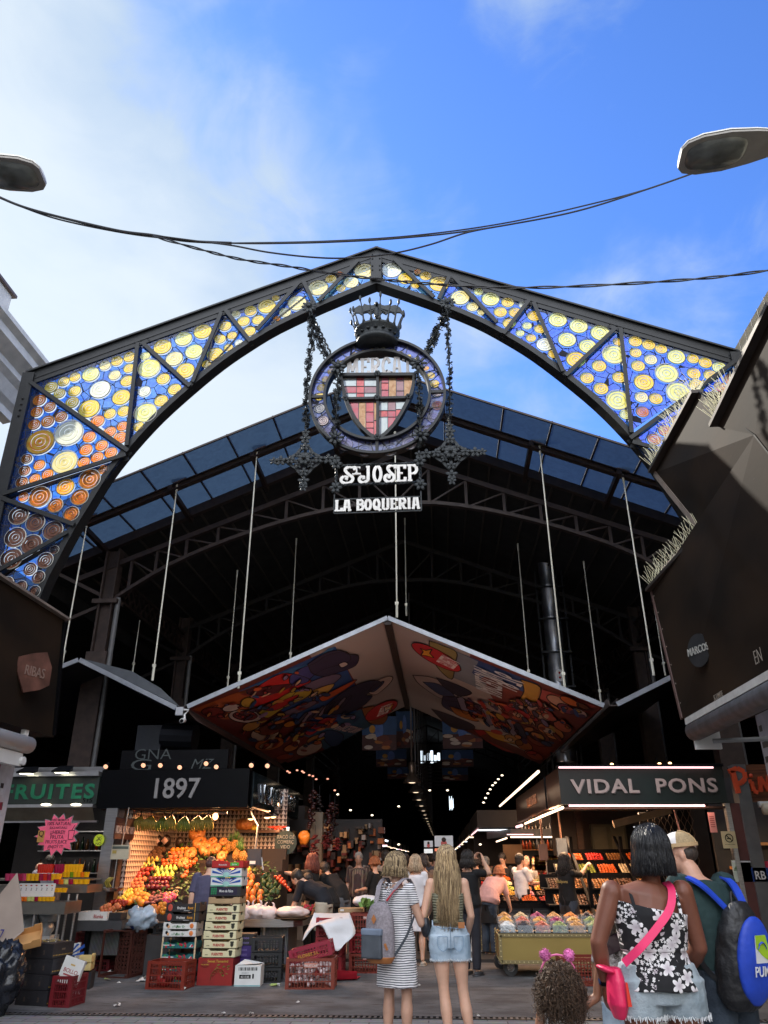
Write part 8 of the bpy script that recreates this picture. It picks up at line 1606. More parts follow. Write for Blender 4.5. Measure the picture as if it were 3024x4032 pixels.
for i,(px,py,Y)in enumerate([(1132,3037,16.5),(1170,3033,17),(1196,3042,17.6),(1218,3052,18.2),(1245,3068,18.8),(1140,3042,17),(1190,3037,17.4),(1232,3056,18.6),(1290,3067,20),(1318,3112,21),(1330,3128,22),(1380,3190,26),(1465,3210,26),(1977,3053,24),(1962,3068,26),(1950,3082,28),(1940,3092,30),(1930,3108,33),(1921,3124,36),(1912,3142,40),(1904,3160,44),(1900,3220,40),(1893,3228,40),(1887,3236,40),(1882,3244,42),(1692,3112,50),(1762,3112,50),(1570,3175,40),(1891,3325,25),(1570,3325,24),(1697,3369,26)]):
 p=PY(px,py,Y);f=MB();f.ball((0,0,0),(.033*Y/20,.033*Y/20,.02*Y/20),glow('small_warm',(1,.42,.28),1.3)if i<10 else glow('small_bright',(1,.82,.6),3),8,5);o=f.build('small_lamp',None,None,smooth=True);o.location=p;tag(o,('small warm lamp in the cluster above the left stalls' if i<8 else 'tiny bright lamp glinting in the dark hall'),'lamp','small warm lamps above the left stalls' if i<8 else 'tiny lamps in the dark hall')
for i,(px0,py0,px1,py1,Y)in enumerate([(1655,2955,1735,3005,70),(1770,3135,1785,3190,80),(1775,2430,1800,2490,60)]):
 a,b=PY(px0,py1,Y),PY(px1,py0,Y);f=MB();n_=6
 for k in range(n_):x=a.x+(b.x-a.x)*k/n_;f.box(x,Y,a.z+.1*(k%3),x+(b.x-a.x)/n_*.75,Y+.05,b.z-.2*((k*2)%3),SKYL)
 tag(f.build('far_window'),['broken patch of daylight high at the end of the hall','tall slit of daylight on the right of the hall end','bright slit behind the central rods'][i],'window')
def strings(px,py0,py1,Y,c,label,r=.05,n_=16):
 a,b=PY(px,py0,Y),PY(px,py1,Y);f=MB();rr=random.Random(px);m_=hm(c,.4)
 for k in range(n_):z=a.z+(b.z-a.z)*k/n_;f.ball((a.x+rr.uniform(-r,r)*.7,Y+rr.uniform(-r,r)*.7,z),(r*.6,r*.6,abs(b.z-a.z)/n_*.8),m_,6,4)
 f.tube([a+Vector((0,0,.2)),b],.006,4,CABLE);tag(f.build('chilli_string',None,None,smooth=True),label,'chilli string','strings of chillies hanging left of the aisle')
for i,(px,y0,y1,Y,c)in enumerate([(1232,3115,3265,16.6,'301010'),(1258,3130,3270,17,'180c0c'),(1298,3165,3335,17,'381212'),(1318,3170,3260,17.3,'2c1010'),(1240,3290,3370,16.4,'5c1010'),(1283,3290,3345,16.8,'681414'),(1326,3300,3350,17,'7c1818')]):strings(px,y0,y1,Y,c,'dark string of dried chillies hanging left of the aisle',.09,18)
for i,(px,c)in enumerate([(1368,'e03018'),(1382,'e84020'),(1392,'e89828'),(1418,'d87040'),(1438,'e05020'),(1460,'e83018'),(1472,'e06020')]):strings(px,3344,3372,20.8,c,'bright red string of peppers below the pinkish tube',.06,8)
f=MB();rr=random.Random(21)
t=thing('side_shop','small warm-lit shop with goods behind the bending men','stall',(-2.4,17.8,.05));f.box(-1.2,1.2,0,1.0,1.3,2.4,SBM);f.box(-1.2,.1,0,1.0,.8,.85,mat('cabinet_grey',(.20,.18,.16),.5));f.build('body',None,t);f=MB()
for k in range(170):f.box(*(lambda x,z:(x,.6+k*.003,z,x+rr.uniform(.03,.14),1.15+k*.0005,z+rr.uniform(.03,.16)))(rr.uniform(-1.15,.95),rr.uniform(.9,2.2)),hm(rr.choice(['a85820','6a2010','8c6c48','241812','88807c','6c3414','2c1810'])))
tag(f.build('wares',None,t),kind='stuff');lamp_area('shop_light',(-2.5,18.1,2.35),(0,0,0),1.2,.4,6,(1,.6,.35))
f=MB();p=PY(1197,3300,16.6);rumple(f,tuple(p),(.13,.1,.14),mat('hanging_oranges',(.85,.25,.03),.4,0,.3,10,.5,20),4,.2);tag(f.build('net_of_oranges',None,None,smooth=True),'lit net of oranges hanging beside the round green sign','oranges');lamp_pt('net_light',(p.x,p.y-.35,p.z+.2),2.5,(1,.5,.25),.05)
f=MB();a,b=PY(530,2955,16),PY(640,2855,16);f.box(a.x,16,a.z,b.x,16.6,b.z,mat('dark_blue_box',(.02,.024,.03),.5,.2));f.tube([PY(645,2900,16.2),PY(770,2905,16.2)],.28,14,mat('dark_duct',(.012,.014,.02),.4,.5));tag(f.build('roof_fan_unit',None,None),'dark square fan unit and duct above the 1897 stall','ventilation unit')
f=MB();a,b=PY(470,3030,14.6),PY(900,2950,14.6);f.box(a.x,14.6,a.z,b.x,14.7,b.z+.0,BLK);f.M=T(Xat(600,2990,14.6),14.6,Zat(600,2990,14.6));gp=mat('graffiti_paint',(.05,.06,.06),.6)
f.text('GNA',.28,.004,gp,None,-.01,1.2);f.text('G',.3,.004,gp,T(-.2,0,-.2),-.01,2.2);f.text('MZ',.26,.004,gp,T(.95,0,-.18),-.008,1.1,.3);tag(f.build('graffiti_panel'),'dark panel scrawled with white graffiti above the 1897 fascia','panel')
def skin(name,c,v=.06):
 m=mat('skin_tone_'+name,c,.5,0,v*2,7,.06,90);b=m.node_tree.nodes['Principled BSDF'];b.inputs['Subsurface Weight'].default_value=.12;b.inputs['Subsurface Radius'].default_value=(.02,.008,.005);return m
SK={'fair':skin('fair',(.68,.40,.28)),'tan':skin('tan',(.52,.30,.21)),'brown':skin('brown',(.28,.13,.075)),'dark':skin('dark',(.17,.058,.032)),'warm':skin('warm',(.58,.32,.22))}
def vox(f,name,m,par,size,sm=2,disp=None):
 o=f.build(name,m,par,smooth=True);md=o.modifiers.new('union','REMESH');md.mode='VOXEL';md.voxel_size=size;md.use_smooth_shade=True
 if sm:s_=o.modifiers.new('relax','SMOOTH');s_.iterations=sm;s_.factor=.6
 if disp:
  tx=bpy.data.textures.get('wrinkle_%g'%disp[1])or bpy.data.textures.new('wrinkle_%g'%disp[1],'CLOUDS');tx.noise_scale=disp[1];tx.noise_depth=2;dm=o.modifiers.new('folds','DISPLACE');dm.texture=tx;dm.strength=disp[0];dm.mid_level=.5;dm.texture_coords='LOCAL'
 return o
def V_(*a):return Vector(a)
STD=dict(pel=(0,0,.95),wst=(0,.0,1.09),chs=(0,-.005,1.27),nck=(0,-.015,1.435),hd=(0,.015,1.585),shL=(-.16,-.01,1.385),shR=(.16,-.01,1.385),elL=(-.205,-.02,1.11),elR=(.205,-.02,1.11),wrL=(-.215,.06,.87),wrR=(.215,.06,.87),hpL=(-.085,0,.92),hpR=(.085,0,.92),knL=(-.09,.01,.50),knR=(.09,.01,.50),anL=(-.095,-.02,.085),anR=(.095,-.02,.085))
def hand(f,w_,d,pn,s=1.0,curl=.5,thumb=1):
 "wrist w_, direction d, palm normal pn"
 w_,d,pn=V_(*w_),V_(*d).normalized(),V_(*pn);pn=(pn-d*pn.dot(d)).normalized();x=d.cross(pn)
 B=basis(w_+d*.045*s,x,d,pn);f.ball((0,0,0),(.038*s,.052*s,.017*s),None,10,7,M=B)
 f.tube([w_-d*.02,w_+d*.03*s],[.022*s,.028*s],8,None,flat=.7)
 for k in range(4):
  off=(-.028+.0185*k)*s;L_=[.062,.074,.070,.055][k]*s;p=w_+d*.085*s+x*off;dd=d.copy();pts=[p-d*.03*s]
  for j in range(3):
   pts.append(p.copy());ang=curl*(.5+.35*j);dd=(dd*math.cos(ang)+pn*math.sin(ang)).normalized();p=p+dd*L_*[.45,.32,.25][j]
  pts.append(p);f.tube(pts,[.009*s]*2+[.0088*s,.008*s,.0065*s],7)
 t0=w_+d*.02*s-x*.024*s*thumb;t1=t0+(d*.5-x*.75*thumb+pn*.35).normalized()*.04*s;t2=t1+(d*.85-x*.2*thumb+pn*.4).normalized()*.035*s;f.tube([t0,t1,t2],[.014*s,.0105*s,.008*s],7)
def headmesh(f,c,fd,s=1.0,ears=True,jaw=1.0):
 c=V_(*c);fd=V_(*fd).normalized();x=fd.cross(V_(0,0,1)).normalized();up_=x.cross(fd).normalized();B=basis(c,x,fd,up_)
 f.ball((0,-.008*s,.022*s),(.074*s,.094*s,.088*s),None,16,12,M=B);f.ball((0,.018*s,-.035*s),(.060*s,.070*s,.080*s),None,14,10,M=B);f.ball((0,.052*s,-.082*s),(.030*s,.026*s,.026*s*jaw),None,10,7,M=B)
 f.tube([B@V_(0,.085*s,.012*s),B@V_(0,.103*s,-.020*s),B@V_(0,.085*s,-.034*s)],[.009*s,.014*s,.012*s],8);f.ball((0,.083*s,-.058*s),(.022*s,.010*s,.008*s),None,8,6,M=B)
 f.ball((0,.078*s,.026*s),(.05*s,.014*s,.012*s),None,8,6,M=B)
 if ears:
  for k in(-1,1):f.ball((k*.074*s,-.004*s,-.012*s),(.010*s,.020*s,.031*s),None,8,6,M=B)
 return B
def face_bits(B,s,par,hairc=(.08,.05,.03),lips=(.45,.16,.14)):
 f=MB()
 for k in(-1,1):
  f.ball((k*.031*s,.080*s,.010*s),(.014*s,.009*s,.008*s),mat('eye_white',(.6,.57,.54),.3),10,6,M=B);f.ball((k*.031*s,.0875*s,.010*s),(.006*s,.004*s,.006*s),mat('eye_dark',(.02,.012,.01),.2),8,5,M=B)
  f.tube([B@V_(k*.018*s,.090*s,.030*s),B@V_(k*.033*s,.088*s,.036*s),B@V_(k*.050*s,.076*s,.030*s)],.0035*s,5,mat('brow_%g'%hairc[0],hairc,.8))
 f.ball((0,.090*s,-.058*s),(.020*s,.006*s,.006*s),mat('lips_%g'%lips[0],lips,.45),8,5,M=B)
 return f.build('face_features',None,par)
def rotx(p,piv,a):
 p=V_(*p)-V_(*piv);c,s=math.cos(a),math.sin(a);return V_(p.x,p.y*c-p.z*s,p.y*s+p.z*c)+V_(*piv)
UP_=('wst','chs','nck','hd','shL','shR','elL','elR','wrL','wrR')
def person(label,loc,rz,H=1.7,k=1.0,sk='fair',J=None,bend=0,lean=0,face=None,top=None,topm=None,sleeve=.45,bot=None,botm=None,hem=None,hair=None,hairm=None,res=.013,skin_arm=True,group=None,handp=None,shoes=(.05,.05,.055),male=False,chestk=1.0,extra=None,feat=True,disp=(.012,.09),curl=.6,headscale=1.0,neckl=None,hipk=1.0,calves=True):
 s=H/1.7;t=thing('person',label,'person',tuple(loc),rz,group);P={a:V_(*b)for a,b in STD.items()}
 if male:
  for q in 'LR':P['sh'+q].x*=1.15;P['el'+q].x*=1.12;P['wr'+q].x*=1.1;P['hp'+q].x*=.95
 if bend:
  for a in UP_:
   fr_=.5 if a=='wst' else 1;P[a]=rotx(P[a],P['pel'],-bend*fr_)
  for q in 'LR':
   if bend>.4:P['el'+q]=P['sh'+q]+V_((-.03 if q=='L' else.03),.08,-.27);P['wr'+q]=P['el'+q]+V_(0,.10,-.23)
 for a,b in(J or{}).items():P[a]=V_(*b)
 for a in P:P[a]=P[a]*s
 w_=k*s;side=(P['shR']-P['shL']).normalized();fd=V_(*(face or(0,1,-.05)))
 spine=[P['pel']-(P['wst']-P['pel']).normalized()*.08*s,P['pel'],P['wst'],P['chs'],(P['chs']+P['nck'])/2+(P['nck']-P['chs'])*.12,P['nck']]
 ck=chestk;tr_r=[(.12*w_*hipk,.095*w_),(.165*w_*hipk*(.9 if male else 1),.11*w_),((.135 if male else.118)*w_,.092*w_),((.155 if male else.138)*w_*ck,.105*w_),((.165 if male else.145)*w_,.085*w_),(.055*w_,.05*w_)]
 f=MB();f.tube(spine,tr_r,18,None,side=tuple(side))
 hc=P['hd'];f.tube([P['nck']-V_(0,0,.03*s),P['nck']+(hc-P['nck'])*.3,hc-V_(0,0,.02*s)],[.062*s*(1.12 if male else.92),.052*s*(1.12 if male else.9),.05*s],12)
 hs=s*headscale;B=headmesh(f,hc,fd,hs,jaw=1.15 if male else 1)
 ar=(1.15 if male else 1)*(k*.8+.2)
 for q in 'LR':
  sh,el,wr=P['sh'+q],P['el'+q],P['wr'+q];f.ball(tuple(sh),.052*s*ar,None,10,8);f.tube([sh,sh.lerp(el,.35),el],[.050*s*ar,.046*s*ar,.036*s*ar],12);f.ball(tuple(el),.037*s*ar,None,10,8);f.tube([el,el.lerp(wr,.3),wr],[.036*s*ar,.038*s*ar,.024*s*ar],12)
  hp=(handp or{}).get(q,{});d=V_(*hp['d'])if 'd' in hp else(wr-el);pn=hp.get('n',(1 if q=='L' else-1,.1,0));hand(f,wr,d,pn,s*1.0,hp.get('curl',curl),hp.get('thumb',1 if q=='R' else-1))
  hj,kn,an=P['hp'+q],P['kn'+q],P['an'+q];lk=k*.6+.4
  f.tube([hj+V_(0,0,.02),hj.lerp(kn,.15),hj.lerp(kn,.5),hj.lerp(kn,.88),kn,kn.lerp(an,.12),kn.lerp(an,.35),kn.lerp(an,.75),an],[(r*s*lk,r*s*lk*b_)for r,b_ in((.088,1.05),(.088,1.05),(.074,1.05),(.052,1.05),(.050,1.08),(.050,1.05),(.056,1.12),(.036,1.05),(.031,1.1))],14,None,side=(1,0,0))
  f.ball(tuple(an+V_(0,.045*s,-.05*s)),(.042*s,.115*s,.032*s),None,12,8)
 vox(f,'body',SK[sk],t,res,3)
 f=MB()
 for q in 'LR':an=P['an'+q];f.ball(tuple(an+V_(0,.045*s,-.05*s)),(.047*s,.125*s,.036*s),None,12,8);f.box(an.x-.04*s,an.y-.07*s,.0,an.x+.04*s,an.y+.15*s,.02)
 f.build('shoes',mat('shoe_%g'%shoes[0],shoes,.5),t,smooth=True)
 if feat:face_bits(B,hs,t,hairc=tuple(x*.8 for x in((.05,.035,.025))))
 g_=.014*s+.003;gt=g_+.010*s
 if top:
  f=MB();rr=[(a+gt,b+gt)for a,b in tr_r]
  if top in('tee','dress','loose'):
   sp_=spine[:5]+[spine[4].lerp(spine[5],.55)];r_=rr[:5]+[(.085*w_,.062*w_)]
   if top!='tee' or True:r_[2]=(max(r_[2][0],r_[1][0]*.84),r_[2][1]+.012)
   if top=='loose':r_=[(a*1.12,b*1.18)for a,b in r_]
   f.tube(sp_,r_,20,None,side=tuple(side))
   for q in 'LR':sh,el,wr=P['sh'+q],P['el'+q],P['wr'+q];f.ball(tuple(sh),.062*s*ar,None,10,8);e_=sh.lerp(el,min(1,sleeve*2))if sleeve<=.5 else el;f.tube([sh-side*(.05 if q=='R' else-.05)*s,sh,e_],[.06*s*ar,.062*s*ar,.055*s*ar],12)
   if sleeve>.5:
    for q in 'LR':el,wr=P['el'+q],P['wr'+q];f.ball(tuple(el),.05*s*ar);f.tube([el,el.lerp(wr,sleeve*2-1)],[.05*s*ar,.038*s*ar],12)
   if top=='dress':
    hz=hem*s;c=P['pel'];f.tube([c+V_(0,0,.02),V_(c.x*.6,c.y,c.z-.12*s),V_(c.x*.3,c.y,(c.z+hz)/2),V_(0,0,hz)],[(.175*w_*hipk+g_,.125*w_+g_),(.18*w_*hipk+g_,.13*w_+g_),(.185*w_+g_,.135*w_+g_),(.195*w_+g_,.14*w_+g_)],22,None,side=(1,0,0))
  elif top=='tank':
   a,b=P['chs'],P['nck'];z1=spine[3].lerp(spine[4],(chestk if False else.35));f.tube([spine[1]if hem is None else spine[2].lerp(spine[1],hem),spine[2],spine[3],z1],[rr[1]if hem is None else tuple(rr[2][i]*(1-hem)+rr[1][i]*hem for i in(0,1)),rr[2],rr[3],tuple(rr[3][i]*.65+rr[4][i]*.35 for i in(0,1))],22,None,side=tuple(side))
  vox(f,'top' if top!='dress' else 'dress',topm,t,max(res*.8,.007),2,disp)
 if bot:
  f=MB();f.tube([spine[0]-V_(0,0,.03),spine[1],spine[1].lerp(spine[2],.55)],[(tr_r[0][0]+g_,tr_r[0][1]+g_),(tr_r[1][0]+g_,tr_r[1][1]+g_*1.2),tuple((tr_r[1][i]+tr_r[2][i])/2+g_ for i in(0,1))],20,None,side=(1,0,0))
  lk=k*.6+.4
  for q in 'LR':
   hj,kn,an=P['hp'+q],P['kn'+q],P['an'+q];up0=hj+V_(0,0,.03)
   if bot=='pants':f.tube([up0,hj.lerp(kn,.3),kn,kn.lerp(an,.5),an+V_(0,0,.0)],[.108*s*lk,.098*s*lk,.075*s*lk,.070*s*lk,.062*s*lk],14)
   else:e={'shorts':.42,'bermuda':.9,'micro':.34}[bot];f.tube([up0,hj.lerp(kn,e*.5),hj.lerp(kn,e)],[(.108*s*lk,.116*s*lk),(.108*s*lk,.112*s*lk),(.104*s*lk,.106*s*lk)],16,None,side=(1,0,0))
  vox(f,'trousers' if bot=='pants' else 'shorts',botm,t,max(res*.8,.007),2,(.010,.06))
 if hair:hair(t,B,hs,hairm,P,s)
 if extra:extra(t,P,s,B)
 return t
HAIRM={}
def hairmat(n,c1,c2):
 return mat('hair_'+n,c1,.55,0,.2,4,.35,14,stretch=(22,22,1.2),c2=c2,lo=.38,hi=.62)
def h_short(t,B,s,m,P,s0,back=.0):
 f=MB();f.ball((0,-.026*s,.036*s),(.090*s,.102*s,.098*s),None,16,12,M=B);f.ball((0,-.056*s,-.02*s),(.082*s,.066*s,.075*s),None,14,10,M=B)
 o=vox(f,'hair',m,t,.009,1,(.012,.02))
def h_bun(t,B,s,m,P,s0):
 h_short(t,B,s,m,P,s0)
def strands(t,B,s,m,n,length,spread,wave,seed,name='hair',r=.0045,back_only=False,curlr=0,taper=.4,lift=1.0,flip=0,volume=1.0,under=True,fringe=False,w0=None):
 rr=random.Random(seed);f=MB();c0=B@V_(0,-.01*s,.02*s);Mi=B.to_3x3()
 if under:
  f.ball((0,-.014*s,.034*s),(.083*s*volume,.100*s*volume,.092*s*volume),None,16,12,M=B)
 for i in range(n):
  az=rr.uniform(-2.35,2.35)+math.pi*1.5;rad=V_(math.cos(az),math.sin(az),0)
  lay=rr.random();R1=(.088+.014*lay)*s*volume;pts=[]
  el0=rr.uniform(.15,1.5)
  for j in range(5):
   e=el0*(1-j/4)+(-.12)*(j/4)
   pts.append(B@V_(rad.x*math.cos(e)*R1*.95,rad.y*math.cos(e)*R1*1.12-.012*s,math.sin(e)*R1*1.12+.03*s))
  L_=length*rr.uniform(.82,1.03)*s;d=(Mi@rad).normalized();base=pts[-1];ph=rr.uniform(0,6.28);wv=wave*rr.uniform(.5,1.2);K2=9 if not curlr else 16
  for j in range(1,K2+1):
   u_=j/K2;out_=spread*math.sin(min(1,u_*1.6)*math.pi/2)*s*(1-taper*u_);q=base+V_(0,0,-L_*u_)+V_(d.x,d.y,0)*out_+V_(math.sin(ph+u_*9),math.cos(ph+u_*7),0)*wv*u_*s
   if curlr:q+=V_(math.cos(ph+j*1.5),math.sin(ph+j*1.5),math.sin(ph+j*1.1)*.6)*curlr*s
   if flip:q+=V_(d.x,d.y,.5)*flip*max(0,u_-.7)*s
   pts.append(q)
  n_=len(pts);f.tube(pts,[r*s*(1.2-.9*(jj/n_))for jj in range(n_)],4 if r>.006 else 3,None,flat=.5 if not curlr else 1)
 o=f.build(name,m,t,smooth=True);return o
def curly(t,B,s,m,R,dz,n):
 rr=random.Random(6);f=MB();c=B@V_(0,-.05*s,0)+V_(0,0,dz*s*.6);f.ball(tuple(c),(R[0]*s*.86,R[1]*s*.8,R[2]*s*.86),None,18,12);f.ball(tuple(c+V_(0,0,-R[2]*.45*s)),(R[0]*s*.96,R[1]*s*.85,R[2]*s*.55),None,18,12)
 for i in range(n):
  z=rr.uniform(-1,1);a=rr.uniform(0,6.283);q=math.sqrt(1-z*z);d=V_(q*math.cos(a),q*math.sin(a),z)
  if d.y>.55 and z>-.7:continue
  wd=1.0+.14*max(0,-z);p=c+V_(d.x*R[0]*wd,d.y*R[1],d.z*R[2]*(1.0 if z>0 else 1.12))*s*rr.uniform(.80,1.12)
  ax=(d*.35+V_(rr.uniform(-.3,.3),rr.uniform(-.3,.3),-1.0)).normalized();x=ax.orthogonal().normalized();y=ax.cross(x);L_=rr.uniform(.06,.12)*s;cr=rr.uniform(.007,.016)*s;ph=rr.uniform(0,6.28);K2=20
  f.tube([p+ax*L_*j/K2+noise.noise_vector(p*30+ax*j*.5)*cr*2.2 for j in range(K2+1)],[.0030*s*(1.1-.8*j/K2)for j in range(K2+1)],3)
 return f.build('hair',m,t,smooth=True)
def stripe_mat():
 m=bpy.data.materials.new('navy_striped_cotton');m.use_nodes=True;t=m.node_tree;b=t.nodes['Principled BSDF'];b.inputs['Roughness'].default_value=.85
 tcn=t.nodes.new('ShaderNodeTexCoord');sp=t.nodes.new('ShaderNodeSeparateXYZ');t.links.new(tcn.outputs['Object'],sp.inputs[0]);ns=t.nodes.new('ShaderNodeTexNoise');ns.inputs['Scale'].default_value=5;t.links.new(tcn.outputs['Object'],ns.inputs[0])
 a=t.nodes.new('ShaderNodeMath');a.operation='MULTIPLY_ADD';t.links.new(ns.outputs[0],a.inputs[0]);a.inputs[1].default_value=.03;t.links.new(sp.outputs[2],a.inputs[2])
 mu=t.nodes.new('ShaderNodeMath');mu.operation='MULTIPLY';mu.inputs[1].default_value=54;t.links.new(a.outputs[0],mu.inputs[0]);fr=t.nodes.new('ShaderNodeMath');fr.operation='FRACT';t.links.new(mu.outputs[0],fr.inputs[0])
 lt=t.nodes.new('ShaderNodeMath');lt.operation='LESS_THAN';lt.inputs[1].default_value=.38;t.links.new(fr.outputs[0],lt.inputs[0])
 mxn=t.nodes.new('ShaderNodeMix');mxn.data_type='RGBA';t.links.new(lt.outputs[0],mxn.inputs[0]);mxn.inputs[6].default_value=(.78,.76,.76,1);mxn.inputs[7].default_value=(.015,.02,.045,1);t.links.new(mxn.outputs[2],b.inputs['Base Color']);return m
def floral_mat():
 m=bpy.data.materials.new('black_floral_cotton');m.use_nodes=True;t=m.node_tree;b=t.nodes['Principled BSDF'];b.inputs['Roughness'].default_value=.85
 tcn=t.nodes.new('ShaderNodeTexCoord')
 def M_(op,a,b_=None,c_=None):
  n=t.nodes.new('ShaderNodeMath');n.operation=op
  for i,v in enumerate((a,b_,c_)):
   if v is None:continue
   if isinstance(v,(int,float)):n.inputs[i].default_value=v
   else:t.links.new(v,n.inputs[i])
  return n.outputs[0]
 def layer(sc_,R,amp,pet,loc,thr):
  mp_=t.nodes.new('ShaderNodeMapping');mp_.inputs['Scale'].default_value=(1,.25,1);mp_.inputs['Location'].default_value=loc;t.links.new(tcn.outputs['Object'],mp_.inputs[0])
  vo=t.nodes.new('ShaderNodeTexVoronoi');vo.inputs['Scale'].default_value=sc_;t.links.new(mp_.outputs[0],vo.inputs[0]);vo.inputs['Randomness'].default_value=.85
  sb=t.nodes.new('ShaderNodeVectorMath');sb.operation='SUBTRACT';t.links.new(mp_.outputs[0],sb.inputs[0]);t.links.new(vo.outputs['Position'],sb.inputs[1]);sp=t.nodes.new('ShaderNodeSeparateXYZ');t.links.new(sb.outputs[0],sp.inputs[0])
  sc2=t.nodes.new('ShaderNodeSeparateColor');t.links.new(vo.outputs['Color'],sc2.inputs[0])
  ang=M_('ARCTAN2',sp.outputs[2],sp.outputs[0]);rad=M_('SQRT',M_('ADD',M_('MULTIPLY',sp.outputs[0],sp.outputs[0]),M_('MULTIPLY',sp.outputs[2],sp.outputs[2])))
  rr_=M_('ADD',R,M_('MULTIPLY',M_('ABSOLUTE',M_('SINE',M_('ADD',M_('MULTIPLY',ang,pet/2),M_('MULTIPLY',sc2.outputs[0],6.28)))),amp))
  ins=M_('LESS_THAN',rad,rr_);on=M_('GREATER_THAN',sc2.outputs[1],thr);return M_('MULTIPLY',ins,on),M_('DIVIDE',rad,R+amp)
 a,ra=layer(12.3,.015,.025,5,(0,0,0),.12);c,rc=layer(55,.0025,.006,5,(3.1,0,1.7),.15)
 ns=t.nodes.new('ShaderNodeTexNoise');ns.inputs['Scale'].default_value=9;t.links.new(tcn.outputs['Object'],ns.inputs[0]);msk=M_('GREATER_THAN',ns.outputs[0],.54);c=M_('MULTIPLY',c,msk)
 fac=M_('MAXIMUM',a,c);cr2=t.nodes.new('ShaderNodeMix');cr2.data_type='RGBA';t.links.new(M_('MINIMUM',ra,1.0),cr2.inputs[0]);cr2.inputs[6].default_value=(.42,.36,.40,1);cr2.inputs[7].default_value=(.80,.78,.78,1)
 mxn=t.nodes.new('ShaderNodeMix');mxn.data_type='RGBA';t.links.new(fac,mxn.inputs[0]);mxn.inputs[6].default_value=(.008,.008,.010,1);t.links.new(cr2.outputs[2],mxn.inputs[7]);t.links.new(mxn.outputs[2],b.inputs['Base Color']);return m
DENL=mat('pale_denim',(.34,.47,.60),.9,0,.2,5,.2,120,c2=(.55,.65,.74));DEND=mat('dark_denim',(.022,.034,.052),.9,0,.3,6,.25,90,c2=(.05,.07,.10));DENM=mat('grey_denim',(.26,.33,.38),.9,0,.2,5,.25,90,c2=(.44,.50,.54))
def strap(f,pts,w_,m,th=.006,nrm=(0,-1,0)):
 C=catmull([V_(*p)for p in pts],6);
 for i in range(len(C)-1):f.bar(C[i],C[i+1]+(C[i+1]-C[i])*.15,w_,th+.0003*(i%2),m,up=nrm)
def fray(f,cx,cy,z,rx,ry,n,m,seed=1,L_=.02):
 rr=random.Random(seed)
 for i in range(n):
  a=2*math.pi*i/n;p=V_(cx+rx*math.cos(a),cy+ry*math.sin(a),z+rr.uniform(0,.012));f.bar(p,p+V_(rr.uniform(-.006,.006),rr.uniform(-.006,.006),-rr.uniform(.4,1)*L_),.0035,.002,m)
def ex_stripe(t,P,s,B):
 g1=mat('heather_backpack',(.26,.23,.25),.85,0,.2,60,.2,150);g2=mat('slate_pocket',(.07,.08,.095),.8,0,.2,8);g2b=mat('blue_grey_flap',(.17,.21,.28),.8);tanl=mat('tan_leather',(.40,.15,.045),.6,0,.2,8)
 bp=thing('backpack','grey heather backpack with tan diamond patch and base, worn by the striped-dress woman','backpack',tuple(t.matrix_basis@V_(0,0,0)),0);bp.rotation_euler=t.rotation_euler
 f=MB(T(-.03,-.245,.99));prof=[(-.24,.125,.06),(-.20,.15,.085),(0,.15,.09),(.12,.135,.08),(.20,.10,.06),(.235,.05,.03)]
 f.tube([(0,0,z)for z,a,b in prof],[(a,b)for z,a,b in prof],20,None,side=(1,0,0));vox(f,'bag_body',g1,bp,.009,3,(.008,.06))
 f=MB(T(-.03,-.245,.99));f.tube([(0,0,-.255),(0,0,-.20)],[(.12,.06),(.155,.09)],20,None,side=(1,0,0));vox(f,'leather_base',tanl,bp,.01,2)
 f=MB(T(-.06,-.335,.885));f.box(-.105,-.02,-.11,.105,.03,.10);vox(f,'front_pocket',g2,bp,.009,6);f=MB(T(-.06,-.34,.985));f.box(-.11,-.02,-.03,.11,.03,.03);vox(f,'pocket_flap',g2b,bp,.009,5)
 f=MB();f.prism([(0,.04),(-.026,0),(0,-.04),(.026,0)],.004,tanl,T(-.03,-.352,1.09));f.bar((.075,-.33,.90),(.095,-.32,.85),.02,.008,tanl,up=(0,1,0));f.build('leather_patch',None,bp)
 f=MB();strap(f,[(-.10,-.20,1.22),(-.12,-.10,1.37),(-.12,.02,1.42),(-.13,.11,1.33)],.045,g1,nrm=(0,-.6,1));strap(f,[(.02,-.22,1.22),(.08,-.12,1.36),(.12,.0,1.42),(.13,.11,1.33)],.045,g1,nrm=(0,-.6,1));strap(f,[(.11,-.22,.80),(.19,-.14,.95),(.19,.0,1.10)],.022,g2,nrm=(1,-.4,0));strap(f,[(.03,-.225,1.235),(.09,-.13,1.345),(.10,-.04,1.40)],.014,hm('b02830'),.010,nrm=(0,-.6,1));f.build('strap',None,bp)
 f=MB()
 for k in(-1,1):
  f.tube(catmull([(0,-.115,1.37),(k*.03,-.14,1.385),(k*.035,-.145,1.355),(0,-.13,1.36)],4),.004,5,stripeM);f.tube(catmull([(0,-.13,1.36),(k*.015,-.15,1.30),(k*.01,-.15,1.25)],4),.004,5,stripeM);f.tube([(k*.10,-.06,1.40),(0,-.125,1.365)],.004,5,stripeM)
 f.build('nape_bow',None,t)
stripeM=stripe_mat()
Lp=PY(1562,3700,8.0)
